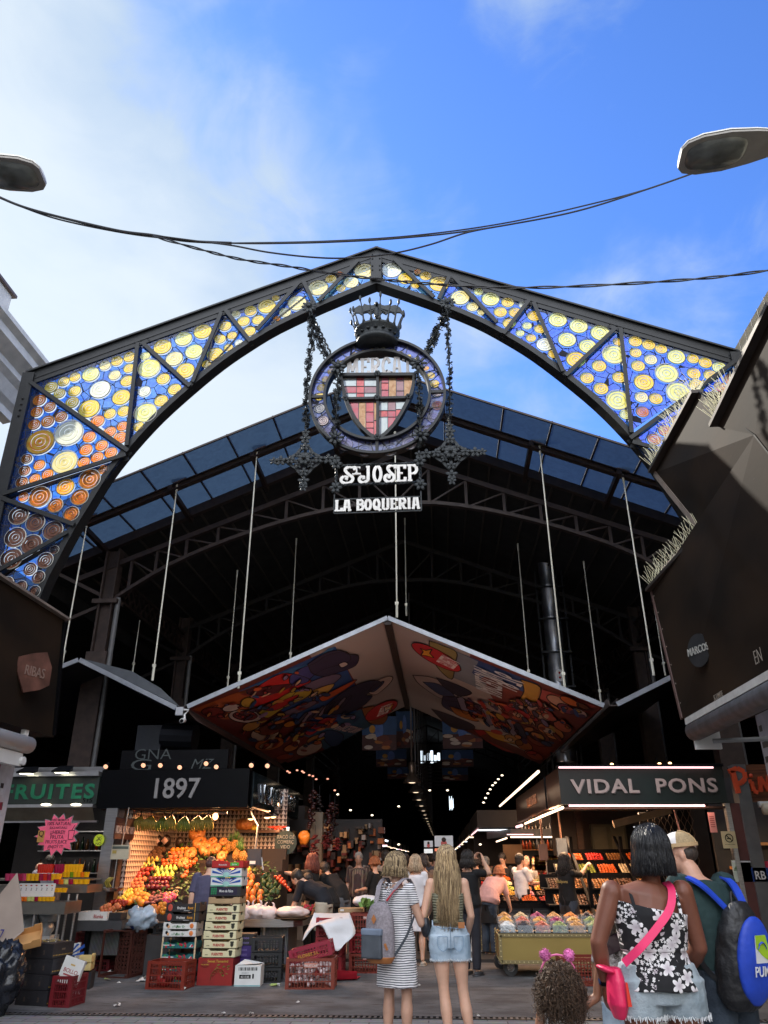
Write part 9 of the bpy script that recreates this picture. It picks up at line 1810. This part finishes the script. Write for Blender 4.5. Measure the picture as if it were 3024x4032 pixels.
person('woman in a navy-striped dress with a grey backpack, turned right, lifting a hand',(Lp.x,8.0,0),R_(-28),H=1.625,k=1.0,sk='tan',face=(.55,.80,-.12),top='dress',topm=stripeM,sleeve=.22,hem=.56,res=.0085,J=dict(elR=(.255,.04,1.09),wrR=(.235,.26,1.20),elL=(-.20,.06,1.12),wrL=(-.06,.24,1.15),hpL=(-.09,0,.92),knL=(-.10,.02,.50),anL=(-.105,-.01,.085),knR=(.095,.02,.50),anR=(.10,.0,.085)),handp=dict(R=dict(d=(-.05,.6,.8),n=(-1,.2,0),curl=.75),L=dict(d=(.6,.7,.1),n=(.3,.3,-1),curl=.7)),extra=ex_stripe,disp=(.014,.07),hairm=hairmat('streaked_blonde',(.10,.065,.035),(.55,.40,.22)),hair=lambda t,B,s,m,P,s0:strands(t,B,s,m,1300,.115,.022,.014,5,r=.0034,flip=.05,taper=.8,volume=1.08),shoes=(.35,.3,.25))
def hx(t,p):return t.matrix_basis@V_(*p)
f=MB();f.box(-.035,-.004,-.07,.035,.004,.07,BLK);o=f.build('phone');q=RZ(R_(-28))@V_(.10,.34,1.17)*.95;o.location=V_(Lp.x,8.0,0)+q;o.rotation_euler=(R_(-35),0,R_(-28));tag(o,'dark phone held low by the woman in the striped dress','phone')
OLV=mat('olive_rib_knit',(.22,.22,.15),.85,0,.1,6,0);
nt2=OLV.node_tree;wv_=nt2.nodes.new('ShaderNodeTexWave');wv_.bands_direction='Z';wv_.inputs['Scale'].default_value=14;bp2=nt2.nodes.new('ShaderNodeBump');bp2.inputs['Strength'].default_value=.8;bp2.inputs['Distance'].default_value=.01;tc2=nt2.nodes.new('ShaderNodeTexCoord');nt2.links.new(tc2.outputs['Object'],wv_.inputs[0]);nt2.links.new(wv_.outputs[0],bp2.inputs['Height']);nt2.links.new(bp2.outputs[0],nt2.nodes['Principled BSDF'].inputs['Normal'])
def ex_blonde(t,P,s,B):
 f=MB();strap(f,[(-.075,-.10,1.27),(-.09,-.075,1.37),(-.09,.0,1.42),(-.08,.08,1.33)],.018,OLV,nrm=(0,-1,.4));strap(f,[(.075,-.10,1.27),(.09,-.075,1.37),(.09,.0,1.42),(.08,.08,1.33)],.018,OLV,nrm=(0,-1,.4));f.build('shoulder_straps',None,t)
 f=MB();wf=mat('fray_white',(.72,.74,.76),.9)
 for q in 'LR':c=P['hp'+q].lerp(P['kn'+q],.42);fray(f,c.x,c.y,c.z+.006,.104,.106,90,wf,3,.022)
 f.build('frayed_hem',None,t)
 f=MB();z=P['pel'].z;yb=-.145
 f.box(-.165,yb+.02,z+.075,-.155,yb+.06,z+.12,DENL);f.box(.075,yb+.012,z+.055,.135,yb+.024,z+.105,mat('tan_leather',(.40,.15,.045),.6))
 sm_=mat('denim_seam',(.22,.32,.44),.9)
 for k in(-1,1):
  x0,x1=k*.03,k*.115;f.tube(catmull([(x0,yb+.004,z-.01),(x0+k*.003,yb-.002,z-.09),(k*.07,yb+.0,z-.125),(x1,yb+.022,z-.09),(x1,yb+.022,z-.01)],3),.0028,4,sm_);f.tube([(x0,yb+.005,z-.01),(x1,yb+.022,z-.01)],.0028,4,sm_)
 f.tube([(0,yb+.012,z+.11),(0,yb+.004,z),(0,yb+.03,z-.14)],.003,4,sm_);f.tube(catmull([(-.13,yb+.045,z+.07),(-.07,yb+.016,z+.055),(0,yb+.008,z+.06),(.07,yb+.016,z+.055),(.13,yb+.045,z+.07)],3),.003,4,sm_);f.build('pockets',None,t)
 bg_=thing('handbag','small black handbag with a thin tan strap on the blonde woman\'s left hip','handbag',tuple(t.location),t.rotation_euler[2]);f=MB(T(-.215,.02,1.02));f.ball((0,0,0),(.045,.10,.10),mat('black_leather',(.02,.022,.028),.4),14,10);f.build('bag_body',None,bg_,smooth=True);f=MB();f.tube(catmull([(-.215,-.06,1.09),(-.17,-.10,1.25),(-.13,-.05,1.41),(-.13,.05,1.40),(-.20,.10,1.10)],5),.005,5,mat('tan_cord',(.40,.26,.15),.6));f.build('strap',None,bg_)
bx_=PY(1768,3700,8.0)
person('woman with very long blonde hair in an olive crop top and pale denim shorts',(bx_.x,8.0,0),R_(6),H=1.685,k=.95,sk='fair',face=(-.1,1,0),top='tank',topm=OLV,hem=.25,bot='shorts',botm=DENL,res=.0085,disp=(.004,.05),J=dict(elL=(-.235,-.02,1.12),wrL=(-.20,.16,.98),elR=(.215,-.02,1.11),wrR=(.19,.13,.93),hpL=(-.09,0,.93),hpR=(.09,0,.93),knL=(-.06,.02,.50),anL=(-.02,-.01,.085),knR=(.115,.01,.50),anR=(.175,-.02,.085),pel=(-.0,0,.96)),extra=ex_blonde,hipk=1.08,hairm=hairmat('long_blonde',(.24,.155,.08),(.68,.49,.27)),hair=lambda t,B,s,m,P,s0:strands(t,B,s,m,1700,.60,.055,.020,8,r=.0036,taper=.75,volume=1.05),shoes=(.6,.58,.55))
FLM=floral_mat()
def ex_floral(t,P,s,B):
 pk=mat('hot_pink_leather',(.70,.02,.10),.45,0,.08,12,.1,60);pk2=mat('pink_webbing',(.78,.03,.14),.6)
 f=MB();strap(f,[(-.10,-.155,1.235),(-.115,-.13,1.32),(-.12,-.075,1.41),(-.11,.04,1.42)],.016,FLM,.008,nrm=(0,-1,.4));strap(f,[(.13,-.14,1.235),(.14,-.12,1.32),(.14,-.07,1.41),(.12,.04,1.42)],.016,FLM,.008,nrm=(0,-1,.4));f.build('shoulder_straps',None,t)
 f=MB();c=P['pel'];f.tube([V_(0,0,1.13),V_(0,-.0,1.02),V_(0,0,.925)],[(.165,.14),(.205,.17),(.235,.19)],24,None,side=(1,0,0));vox(f,'peplum',FLM,t,.009,2,(.02,.09))
 f=MB();wf=mat('fray_white',(.72,.74,.76),.9)
 for q in 'LR':c=P['hp'+q].lerp(P['kn'+q],.34);fray(f,c.x,c.y,c.z+.006,.138,.140,110,wf,7,.03)
 f.build('frayed_hem',None,t)
 bag=thing('shoulder_bag','hot pink crossbody bag hanging at the left hip of the woman in the floral top','bag',tuple(t.location),t.rotation_euler[2])
 f=MB(T(-.245,-.03,.92));f.tube([(0,0,-.13),(0,0,-.06),(0,0,.05),(0,0,.11)],[(.03,.06),(.055,.10),(.05,.085),(.03,.06)],16,None,side=(1,0,0));vox(f,'bag_body',pk,bag,.007,2);f=MB(T(-.285,-.02,1.02));f.ball((0,0,0),(.06,.085,.018),pk,14,8,rot=RY(.3));f.build('flap',None,bag,smooth=True)
 f=MB();f.tube([(-.215,-.13,.97),(-.212,-.135,.86)],[.006,.012],6,hm('d83828',.4));f.build('tassel',None,bag)
 f=MB();strap(f,[(-.215,-.13,1.06),(-.13,-.185,1.14),(-.02,-.19,1.24),(.07,-.165,1.33),(.115,-.10,1.42),(.12,.0,1.455)],.042,pk2,.006,nrm=(-.2,-1,.35));f.build('strap',None,bag)
 w_=P['wrL'];wt=thing('smartwatch','dark smartwatch on the left wrist of the woman in the floral top','watch',tuple(t.location),t.rotation_euler[2]);f=MB();d=(P['wrL']-P['elL']).normalized();f.tube([w_-d*.03,w_-d*.005],.033,14,BLK);f.ball(tuple(w_-d*.02+V_(-.03,0,0)),(.008,.02,.022),mat('watch_glass',(.02,.04,.12),.08),8,6);f.build('band',None,wt)
fx=PY(2570,3700,5.0)
person('woman with a straight black bob in a black floral top and frayed denim shorts',(fx.x,5.0,0),R_(4),H=1.735,k=1.32,sk='dark',face=(.05,1,0),top='tank',topm=FLM,hem=.0,bot='micro',botm=DENM,res=.008,disp=(.006,.05),chestk=.98,headscale=1.0,J=dict(shL=(-.20,-.01,1.375),shR=(.20,-.01,1.375),elL=(-.31,-.02,1.13),wrL=(-.275,.06,.92),elR=(.26,.02,1.10),wrR=(.22,.20,.95),nck=(.03,-.015,1.425),hd=(.065,.02,1.58),pel=(0,0,.955),hpL=(-.115,0,.93),hpR=(.115,0,.93),knL=(-.12,.01,.5),knR=(.12,.01,.5)),extra=ex_floral,handp=dict(L=dict(d=(-.02,.12,-1),n=(1,.2,0),curl=.75)),hairm=mat('hair_black_bob',(.006,.006,.008),.30,0,.4,4,.25,14,stretch=(22,22,1.2),c2=(.018,.018,.022)),hair=lambda t,B,s,m,P,s0:strands(t,B,s,m,2000,.135,.010,.004,12,r=.0034,taper=0,volume=1.17))
f=MB();f.box(-.07,-.004,0,.07,.004,.012,BLK);f.tube([(-.075,.02,.0),(-.03,0,.01)],.004,5,WHITE);o=f.build('sunglasses');o.location=V_(fx.x+.065,5.04,1.755);tag(o,'sunglasses pushed up on the black bob','sunglasses')
def ex_cap(t,P,s,B):
 cp=thing('baseball_cap','tan and white mesh trucker cap on the man at the right','cap',tuple(t.location),t.rotation_euler[2]);mesh_=mat('tan_mesh',(.36,.26,.14),.8,0,.2,90,.3,200);wh=mat('cap_white',(.72,.68,.66),.7);tn=mat('cap_tan',(.52,.35,.18),.7)
 f=MB();nn,kk_=24,8;rings=[]
 for i in range(kk_+1):
  e=(i/kk_)*math.pi/2
  for j in range(nn):a=2*math.pi*j/nn;rings.append((math.cos(a)*math.cos(e)*.090*s,(math.sin(a)*math.cos(e)*.112-.008)*s,(.045+math.sin(e)*.085)*s))
 F1,F2=[],[]
 for i in range(kk_):
  for j in range(nn):
   q=(i*nn+j,i*nn+(j+1)%nn,(i+1)*nn+(j+1)%nn,(i+1)*nn+j);a=2*math.pi*(j+.5)/nn;(F1 if math.sin(a)>.35 else F2).append(q)
 f.add(rings,F1,wh,B);f.add(rings,F2,mesh_,B);f.build('crown',None,cp,smooth=True)
 f=MB();V=[];n_=12
 for j in range(n_+1):a=math.pi*(j/n_)*.76+math.pi*.12;V+=[B@V_(math.cos(a)*.086*s,(math.sin(a)*.105-.008)*s,.046*s),B@V_(math.cos(a)*.088*s,(math.sin(a)*.175-.008)*s,.030*s),B@V_(math.cos(a)*.088*s,(math.sin(a)*.175-.008)*s,.026*s),B@V_(math.cos(a)*.086*s,(math.sin(a)*.105-.008)*s,.040*s)]
 f.add(V,[(4*j+k_,4*j+(k_+1)%4,4*(j+1)+(k_+1)%4,4*(j+1)+k_)for j in range(n_)for k_ in range(4)],tn);f.build('visor',None,cp,smooth=True)
 f=MB()
 for k_ in range(nn):a0,a1_=2*math.pi*k_/nn,2*math.pi*(k_+1)/nn;f.bar(B@V_(math.cos(a0)*.0915*s,(math.sin(a0)*.1135-.008)*s,.05*s),B@V_(math.cos(a1_)*.0915*s,(math.sin(a1_)*.1135-.008)*s,.05*s),.004,.022,tn,up=(0,0,1))
 f.tube([B@V_(math.cos(-2.1)*.0915*s*math.cos(e),(math.sin(-2.1)*.1135*math.cos(e)-.008)*s,(.045+math.sin(e)*.087)*s)for e in[0,.4,.8,1.2,1.5]],.006,5,tn);f.prism([(-.025,-.02),(.03,-.02),(.025,.025),(-.02,.025)],.003,mat('patch_rose',(.55,.33,.28),.7),basis(B@V_(0,.098*s,.085*s),B.to_3x3()@V_(1,0,0),B.to_3x3()@V_(0,-.85,-.5),B.to_3x3()@V_(0,-.5,.85)));f.build('band',None,cp)
 f=MB();f.ball((0,-.03*s,.0*s),(.080*s,.084*s,.062*s),None,14,10,M=B);vox(f,'hair',hairmat('dark_brown',(.03,.02,.015),(.06,.04,.03)),t,.008,1)
 bag=thing('backpack','black and blue sports backpack reading PUMA on the man at the right','backpack',tuple(t.location),t.rotation_euler[2]);bl_=mat('royal_blue_nylon',(.015,.06,.50),.55,0,.15,8,.15,40);bk_=mat('black_nylon',(.012,.012,.014),.5,0,.3,12,.3,40)
 Mb=T(-.02,-.17,1.08)@RX(R_(10));f=MB(Mb);prof=[(-.29,.13,.06),(-.22,.17,.11),(-.05,.17,.125),(.12,.145,.10),(.22,.10,.07),(.27,.05,.03)]
 f.tube([(0,0,z)for z,a,b in prof],[(a,b)for z,a,b in prof],22,None,side=(1,0,0));vox(f,'bag_body',bk_,bag,.009,2,(.02,.07))
 f=MB(Mb@T(0,-.095,-.02));f.ball((0,0,0),(.135,.05,.235),bl_,20,14);vox(f,'front_panel',bl_,bag,.009,1)
 f=MB(Mb@T(0,-.145,.0));lim=hm('a0c828',.6);f.prism([(-.05,.12),(.03,.12),(.055,0),(.06,-.02),(-.045,-.02)],.004,mat('print_white',(.66,.66,.68),.6),None);f.prism([(-.05,.125),(.03,.125),(.07,.0),(.055,-.01),(.0,.02),(-.045,.06)],.004,lim,T(0,-.003,0));f.text('PUMA',.075,.003,mat('print_white',(.66,.66,.68),.6),T(.008,-.006,-.085),.006,.8)
 f.tube(catmull([(-.03,-.006,.075),(-.005,-.007,.09),(.02,-.007,.075),(.035,-.006,.05)],3),[.004,.006,.009,.010,.010,.008,.006,.005,.003,.002],5,bl_,flat=.4);f.tube([(-.02,-.007,.085),(-.035,-.007,.055)],.003,4,bl_);f.build('print',None,bag)
 f=MB();strap(f,[(-.04,-.13,1.31),(-.12,-.05,1.43),(-.16,.06,1.475),(-.17,.17,1.40)],.055,bl_,.012,nrm=(0,-.6,1));strap(f,[(.12,-.13,1.31),(.15,-.05,1.43),(.17,.06,1.47),(.18,.16,1.40)],.055,bl_,.012,nrm=(0,-.6,1));strap(f,[(-.12,-.14,.90),(-.19,-.06,.98),(-.21,.05,1.14)],.03,bk_,nrm=(-1,-.4,0));f.tube(catmull([(.03,-.12,1.33),(.05,-.11,1.39),(.09,-.12,1.33)],4),.008,6,bk_);f.build('strap',None,bag)
GRN=cloth('1c3434');mx_=PY(2830,3700,5.4)
person('man in a mesh cap and dark green shirt leaning left, wearing a backpack',(mx_.x,5.4,0),R_(30),H=1.75,k=1.08,sk='warm',male=True,face=(-1.3,1,-.12),top='tee',topm=GRN,sleeve=.42,bot='pants',botm=DEND,res=.009,extra=ex_cap,J=dict(wst=(0,.02,1.09),chs=(0,.06,1.27),nck=(0,.11,1.425),hd=(-.01,.19,1.565),shL=(-.19,.07,1.385),shR=(.19,.06,1.385),elL=(-.24,.03,1.10),wrL=(-.22,.12,.88),elR=(.25,.06,1.10),wrR=(.22,.2,.9)),shoes=(.2,.2,.2),disp=(.02,.09))
def ex_girl(t,P,s,B):
 f=MB();hb=thing('headband','headband with two fuzzy pink pompoms on the curly-haired girl','headband',tuple(t.location),t.rotation_euler[2]);pk=mat('pompom_pink',(.75,.18,.45),.9,0,.4,30,.8,90);rr=random.Random(4);hs=s*1.42*1.16
 f.tube([B@V_(.105*hs*math.cos(a),-.005*hs,.02*hs+.125*hs*math.sin(a))for a in[.15+i*.285 for i in range(11)]],.006,6,hm('e070a0'));f.build('band',None,hb)
 for k in(-1,1):
  f=MB();c=B@V_(k*.068*hs,-.005*hs,.142*hs);f.ball(tuple(c),.028,pk,12,8)
  for i in range(90):d=V_(rr.gauss(0,1),rr.gauss(0,1),rr.gauss(0,1)).normalized();f.bar(c+d*.02,c+d*.036,.004,.003,pk)
  f.build('pompom',None,hb)
gx_=PY(2205,3900,5.1)
CURL=hairmat('dark_curls',(.035,.019,.012),(.13,.075,.042))
person('small girl with a big mass of dark curls, reaching up to the woman\'s hand',(gx_.x,5.1,0),R_(-6),H=1.04,k=1.06,sk='brown',face=(0,1,0),top='tank',topm=cloth('e8e6e6'),hem=None,bot='shorts',botm=cloth('c8c8d0'),res=.009,headscale=1.42,disp=(.004,.05),feat=True,J=dict(elR=(.33,.0,1.42),wrR=(.385,-.05,1.76),elL=(-.24,-.03,1.12),wrL=(-.25,.05,.90),hd=(0,.015,1.52),shL=(-.17,-.01,1.33),shR=(.18,-.01,1.35)),handp=dict(R=dict(d=(.05,-.05,1),n=(1,0,0),curl=.8)),extra=ex_girl,hairm=CURL,hair=lambda t,B,s,m,P,s0:curly(t,B,s,m,(.135,.130,.145),-.02,1500))
cx_=PY(2440,3800,5.8)
person('older child with dark curls half hidden behind the floral-top woman, looking at a phone',(cx_.x,5.8,0),R_(10),H=1.32,k=.95,sk='brown',face=(-.2,1,-.3),top='tee',topm=mat('lace_white',(.55,.50,.48),.9,0,.35,60,.6,70),sleeve=.3,bot='bermuda',botm=DENL,res=.010,headscale=1.15,J=dict(elL=(-.22,.0,1.14),wrL=(-.14,.05,.98),elR=(.2,.02,1.13),wrR=(-.02,.18,1.14)),hairm=CURL,hair=lambda t,B,s,m,P,s0:curly(t,B,s,m,(.14,.13,.17),-.08,420))
f=MB();f.box(-.045,-.005,-.08,.045,.005,.08,mat('phone_dark_glass',(.025,.008,.015),.1));f.box(-.048,.0055,-.083,.048,.009,.083,BLK);o=f.build('phone');o.location=PY(2405,3722,5.5);o.rotation_euler=(R_(10),R_(68),.1);tag(o,'dark phone held between the woman and the older child','phone')
def hs(m):return dict(hair=h_short,hairm=m)
def hl(m,L_=.2,n=260,sp=.03,vol=1.05):return dict(hairm=m,hair=lambda t,B,s,m_,P,s0:strands(t,B,s,m_,n,L_,sp,.01,3,r=.008,taper=.3,volume=vol))
DBR=hairmat('dark_brown',(.03,.02,.015),(.06,.04,.03));BLH=hairmat('near_black',(.010,.008,.007),(.025,.018,.014));AUB=hairmat('auburn',(.10,.02,.012),(.20,.05,.03));GRH=hairmat('grey_hair',(.25,.24,.22),(.42,.40,.38));GIN=hairmat('ginger_hair',(.30,.09,.03),(.45,.16,.06))
TB,TK,TW=cloth('14161e'),cloth('0c0c0e'),cloth('d8d4d4')
def apron(m,waist=True):
 def ex(t,P,s,B):
  f=MB();c=P['pel'];f.tube([c+V_(0,.02,.10*s),c+V_(0,.02,-.1*s),c+V_(0,.02,-.38*s)],[(.17*s,.12*s),(.19*s,.14*s),(.2*s,.15*s)],16,m,side=(1,0,0),caps=False);f.tube([V_(c.x-.02,c.y-.125*s,c.z+.08*s),V_(c.x+.03,c.y-.14*s,c.z-.02*s),V_(c.x+.02,c.y-.14*s,c.z-.16*s)],.009,5,m);f.build('apron',m,t,smooth=True)
 return ex
def at_px(px,Y):return PY(px,3600,Y).x
def pp(label,px,Y,rz,H,**k):return person(label,(at_px(px,Y),Y,k.pop('z0',0)),R_(rz),H=H,res=k.pop('res',.013),disp=(.012,.10),**k)
pp('grocer in a faded purple-blue shirt bent over the fruit display, seen from behind',805,12.98,8,1.66,k=1.22,bend=.35,male=True,top='tee',topm=cloth('4a4860'),sleeve=.45,bot='pants',botm=DEND,face=(.05,.6,-.8),J=None,**hs(hairmat('red_brown',(.06,.02,.015),(.12,.04,.03))))
a_=pp('man in a black T-shirt and beige shorts bending left over the steel counter',1275,13.75,72,1.70,male=True,bend=.95,top='tee',topm=TB,sleeve=.45,bot='bermuda',botm=cloth('b8ac98'),sk='fair',face=(0,.75,-.6),**hs(BLH))
pp('red-haired woman with glasses stretching an arm left towards the hanging scale',1222,15.0,70,1.68,top='tee',topm=TK,sleeve=.45,bot='pants',botm=TK,sk='fair',face=(0,1,.05),J=dict(elR=(.16,.26,1.33),wrR=(.12,.55,1.36),elL=(-.16,.28,1.36),wrL=(-.12,.56,1.40)),handp=dict(L=dict(d=(0,1,-.15),n=(0,0,-1),curl=.3),R=dict(d=(0,1,-.1),n=(0,0,-1),curl=.3)),**hl(AUB,.22,300,.04))
pp('dark-clothed man stooping to the right of the counter with a black backpack',1345,15.2,60,1.72,male=True,bend=.75,top='tee',topm=TK,bot='bermuda',botm=cloth('54585e'),sk='tan',**hs(BLH))
pp('third stooping man in black reaching down between the counter and the crates',1305,14.3,66,1.66,male=True,bend=1.0,top='tee',topm=TK,bot='pants',botm=TK,sk='tan',**hs(BLH))
PLAID=brick_mat('plaid_cloth',(.25,.18,.14),(.30,.22,.17),(.08,.05,.05),.05,.05,.008,1.0,.9)
pp('older man in a brown plaid shirt facing the street inside the hall',1410,17.6,178,1.72,male=True,top='loose',topm=PLAID,bot='pants',botm=TK,sk='tan',**hs(GRH))
pp('woman with short ginger hair in a black top facing the far stall',1475,16.6,60,1.62,top='tee',topm=TK,sleeve=.45,bot='pants',botm=TK,sk='fair',J=dict(elL=(-.2,.08,1.12),wrL=(-.16,.3,1.08)),**hl(GIN,.04,200,.02,1.12))
pp('man with dark hair and a pale beige shirt, seen from behind in the aisle',1520,17.5,-20,1.76,male=True,top='tee',topm=cloth('a09080'),bot='pants',botm=TK,sk='tan',**hs(BLH))
pp('blonde woman in a loose white dress standing beyond the striped-dress woman',1640,14.3,-12,1.64,top='dress',topm=cloth('dcd8da'),sleeve=.3,hem=.52,sk='fair',k=1.08,face=(.3,1,0),shoes=(.35,.18,.08),res=.011,**hl(hairmat('light_blonde',(.40,.28,.17),(.60,.45,.30)),.16,300,.03))
pp('woman in a tan cardigan just right of the white dress',1672,15.6,10,1.66,top='loose',topm=cloth('6c5444'),sleeve=.9,bot='pants',botm=TK,sk='tan',**hl(DBR,.12,200))
pp('dark-haired woman in dusky clothes deep in the aisle',1600,19.5,0,1.68,top='tee',topm=cloth('5c3c34'),bot='pants',botm=TK,sk='tan',**hl(DBR,.15,200))
pp('person in black raising both arms to photograph with a phone, behind the blonde woman',1850,13.2,-35,1.70,top='loose',topm=TK,sleeve=.35,bot='pants',botm=cloth('24242c'),sk='tan',face=(-.1,1,.1),J=dict(elR=(.27,.20,1.38),wrR=(.10,.30,1.58),elL=(-.25,.2,1.38),wrL=(-.08,.30,1.58)),handp=dict(L=dict(d=(.4,.3,.8),n=(1,0,0),curl=.7),R=dict(d=(-.4,.3,.8),n=(-1,0,0),curl=.7)),**hl(BLH,.14,220))
pp('shopper in dark clothes far back in the middle of the aisle',1700,24,0,1.72,male=True,top='tee',topm=cloth('2c2830'),bot='pants',botm=TK,sk='tan',**hs(BLH))
pp('shopper in a rust-coloured shirt deep in the aisle near the screens',1655,26,170,1.66,top='tee',topm=cloth('7c3424'),bot='pants',botm=DEND,sk='tan',**hl(BLH,.12,180))
pp('shopper in a grey shirt walking away in the aisle beyond the blonde woman',1722,20.5,5,1.75,male=True,top='tee',topm=cloth('44444c'),bot='pants',botm=TK,sk='brown',**hs(BLH))
def ex_letters(word,c,z,ang=0):
 def ex(t,P,s,B):
  d=(P['chs']-P['wst']).normalized();mid=P['wst'].lerp(P['chs'],.8);n=V_(0,-1,0);n=(n-d*n.dot(d)).normalized();f=MB(basis(mid+n*.135*s,V_(1,0,0),n*-1,d));f.text(word,.075,.004,hm(c,.7),None,.002,1);f.build('shirt_lettering',None,t)
 return ex
def both(*fs):
 def ex(t,P,s,B):
  for q in fs:q(t,P,s,B)
 return ex
pp('saleswoman with reddish hair in a pink shirt and dark apron bending over the candy table',1925,15.5,-38,1.62,k=1.2,bend=.75,top='loose',topm=cloth('c89890'),sleeve=.45,bot='pants',botm=DEND,sk='warm',extra=both(ex_letters('idalpons','5c3030',1.3),apron(TK)),**hl(GIN,.03,200,.02,1.1))
pp('saleswoman with long dark hair in a black shirt reaching right to the tray rack',2243,14.9,-48,1.66,top='tee',topm=TK,sleeve=.45,bot='pants',botm=cloth('3c4450'),sk='tan',face=(-.0,1,0),J=dict(elR=(.14,.26,1.36),wrR=(.10,.50,1.52),elL=(-.16,.24,1.22),wrL=(-.05,.46,1.38)),handp=dict(R=dict(d=(0,1,.3),n=(-1,0,-1),curl=.5)),extra=both(ex_letters('vidalpons','b8a060',1.3),apron(cloth('2c2422'))),res=.011,**hl(BLH,.26,320,.04,1.08))
pp('boy with black hair in a white T-shirt and dark apron serving to the right',2062,17.0,-58,1.68,male=True,top='tee',topm=TW,sleeve=.4,bot='pants',botm=TK,sk='warm',J=dict(elR=(.19,.12,1.16),wrR=(.15,.38,1.16),elL=(-.2,.14,1.16),wrL=(-.12,.38,1.14)),extra=apron(TK),**hs(BLH))
pp('man with dark hair in a black shirt looking down behind the candy table',1992,18.8,160,1.70,male=True,top='tee',topm=TK,bot='pants',botm=TK,sk='tan',face=(0,.8,-.6),J=dict(elL=(-.24,.1,1.12),wrL=(-.1,.32,1.05),elR=(.24,.1,1.12),wrR=(.1,.32,1.05)),**hs(BLH))
pp('old man with white hair and a beige waistcoat leaning at the far candy table',1945,20.5,60,1.66,male=True,top='loose',topm=cloth('8c7a64'),sleeve=.45,bot='pants',botm=TK,sk='tan',bend=.25,**hs(GRH))
pp('customer in black at the left edge of the sweets stall',1885,19.0,-40,1.66,top='loose',topm=TK,sleeve=.4,bot='pants',botm=TK,sk='tan',J=dict(elR=(.22,.18,1.2),wrR=(.16,.42,1.3)),**hl(BLH,.10,180))
pp('bald helper in white behind the boy in the white T-shirt',2088,18.4,200,1.66,male=True,top='tee',topm=TW,bot='pants',botm=TK,sk='tan')
pp('bald man in black leaning on the juice counter',62,14.2,-40,1.62,male=True,bend=.45,top='tee',topm=TK,bot='pants',botm=TK,sk='tan',face=(0,.7,-.7),J=None)
pp('man in a light grey T-shirt behind the pink star sign',160,14.4,25,1.68,male=True,k=1.2,top='tee',topm=cloth('9a98a2'),sleeve=.45,bot='pants',botm=TK,sk='tan',bend=.15,**hs(BLH))
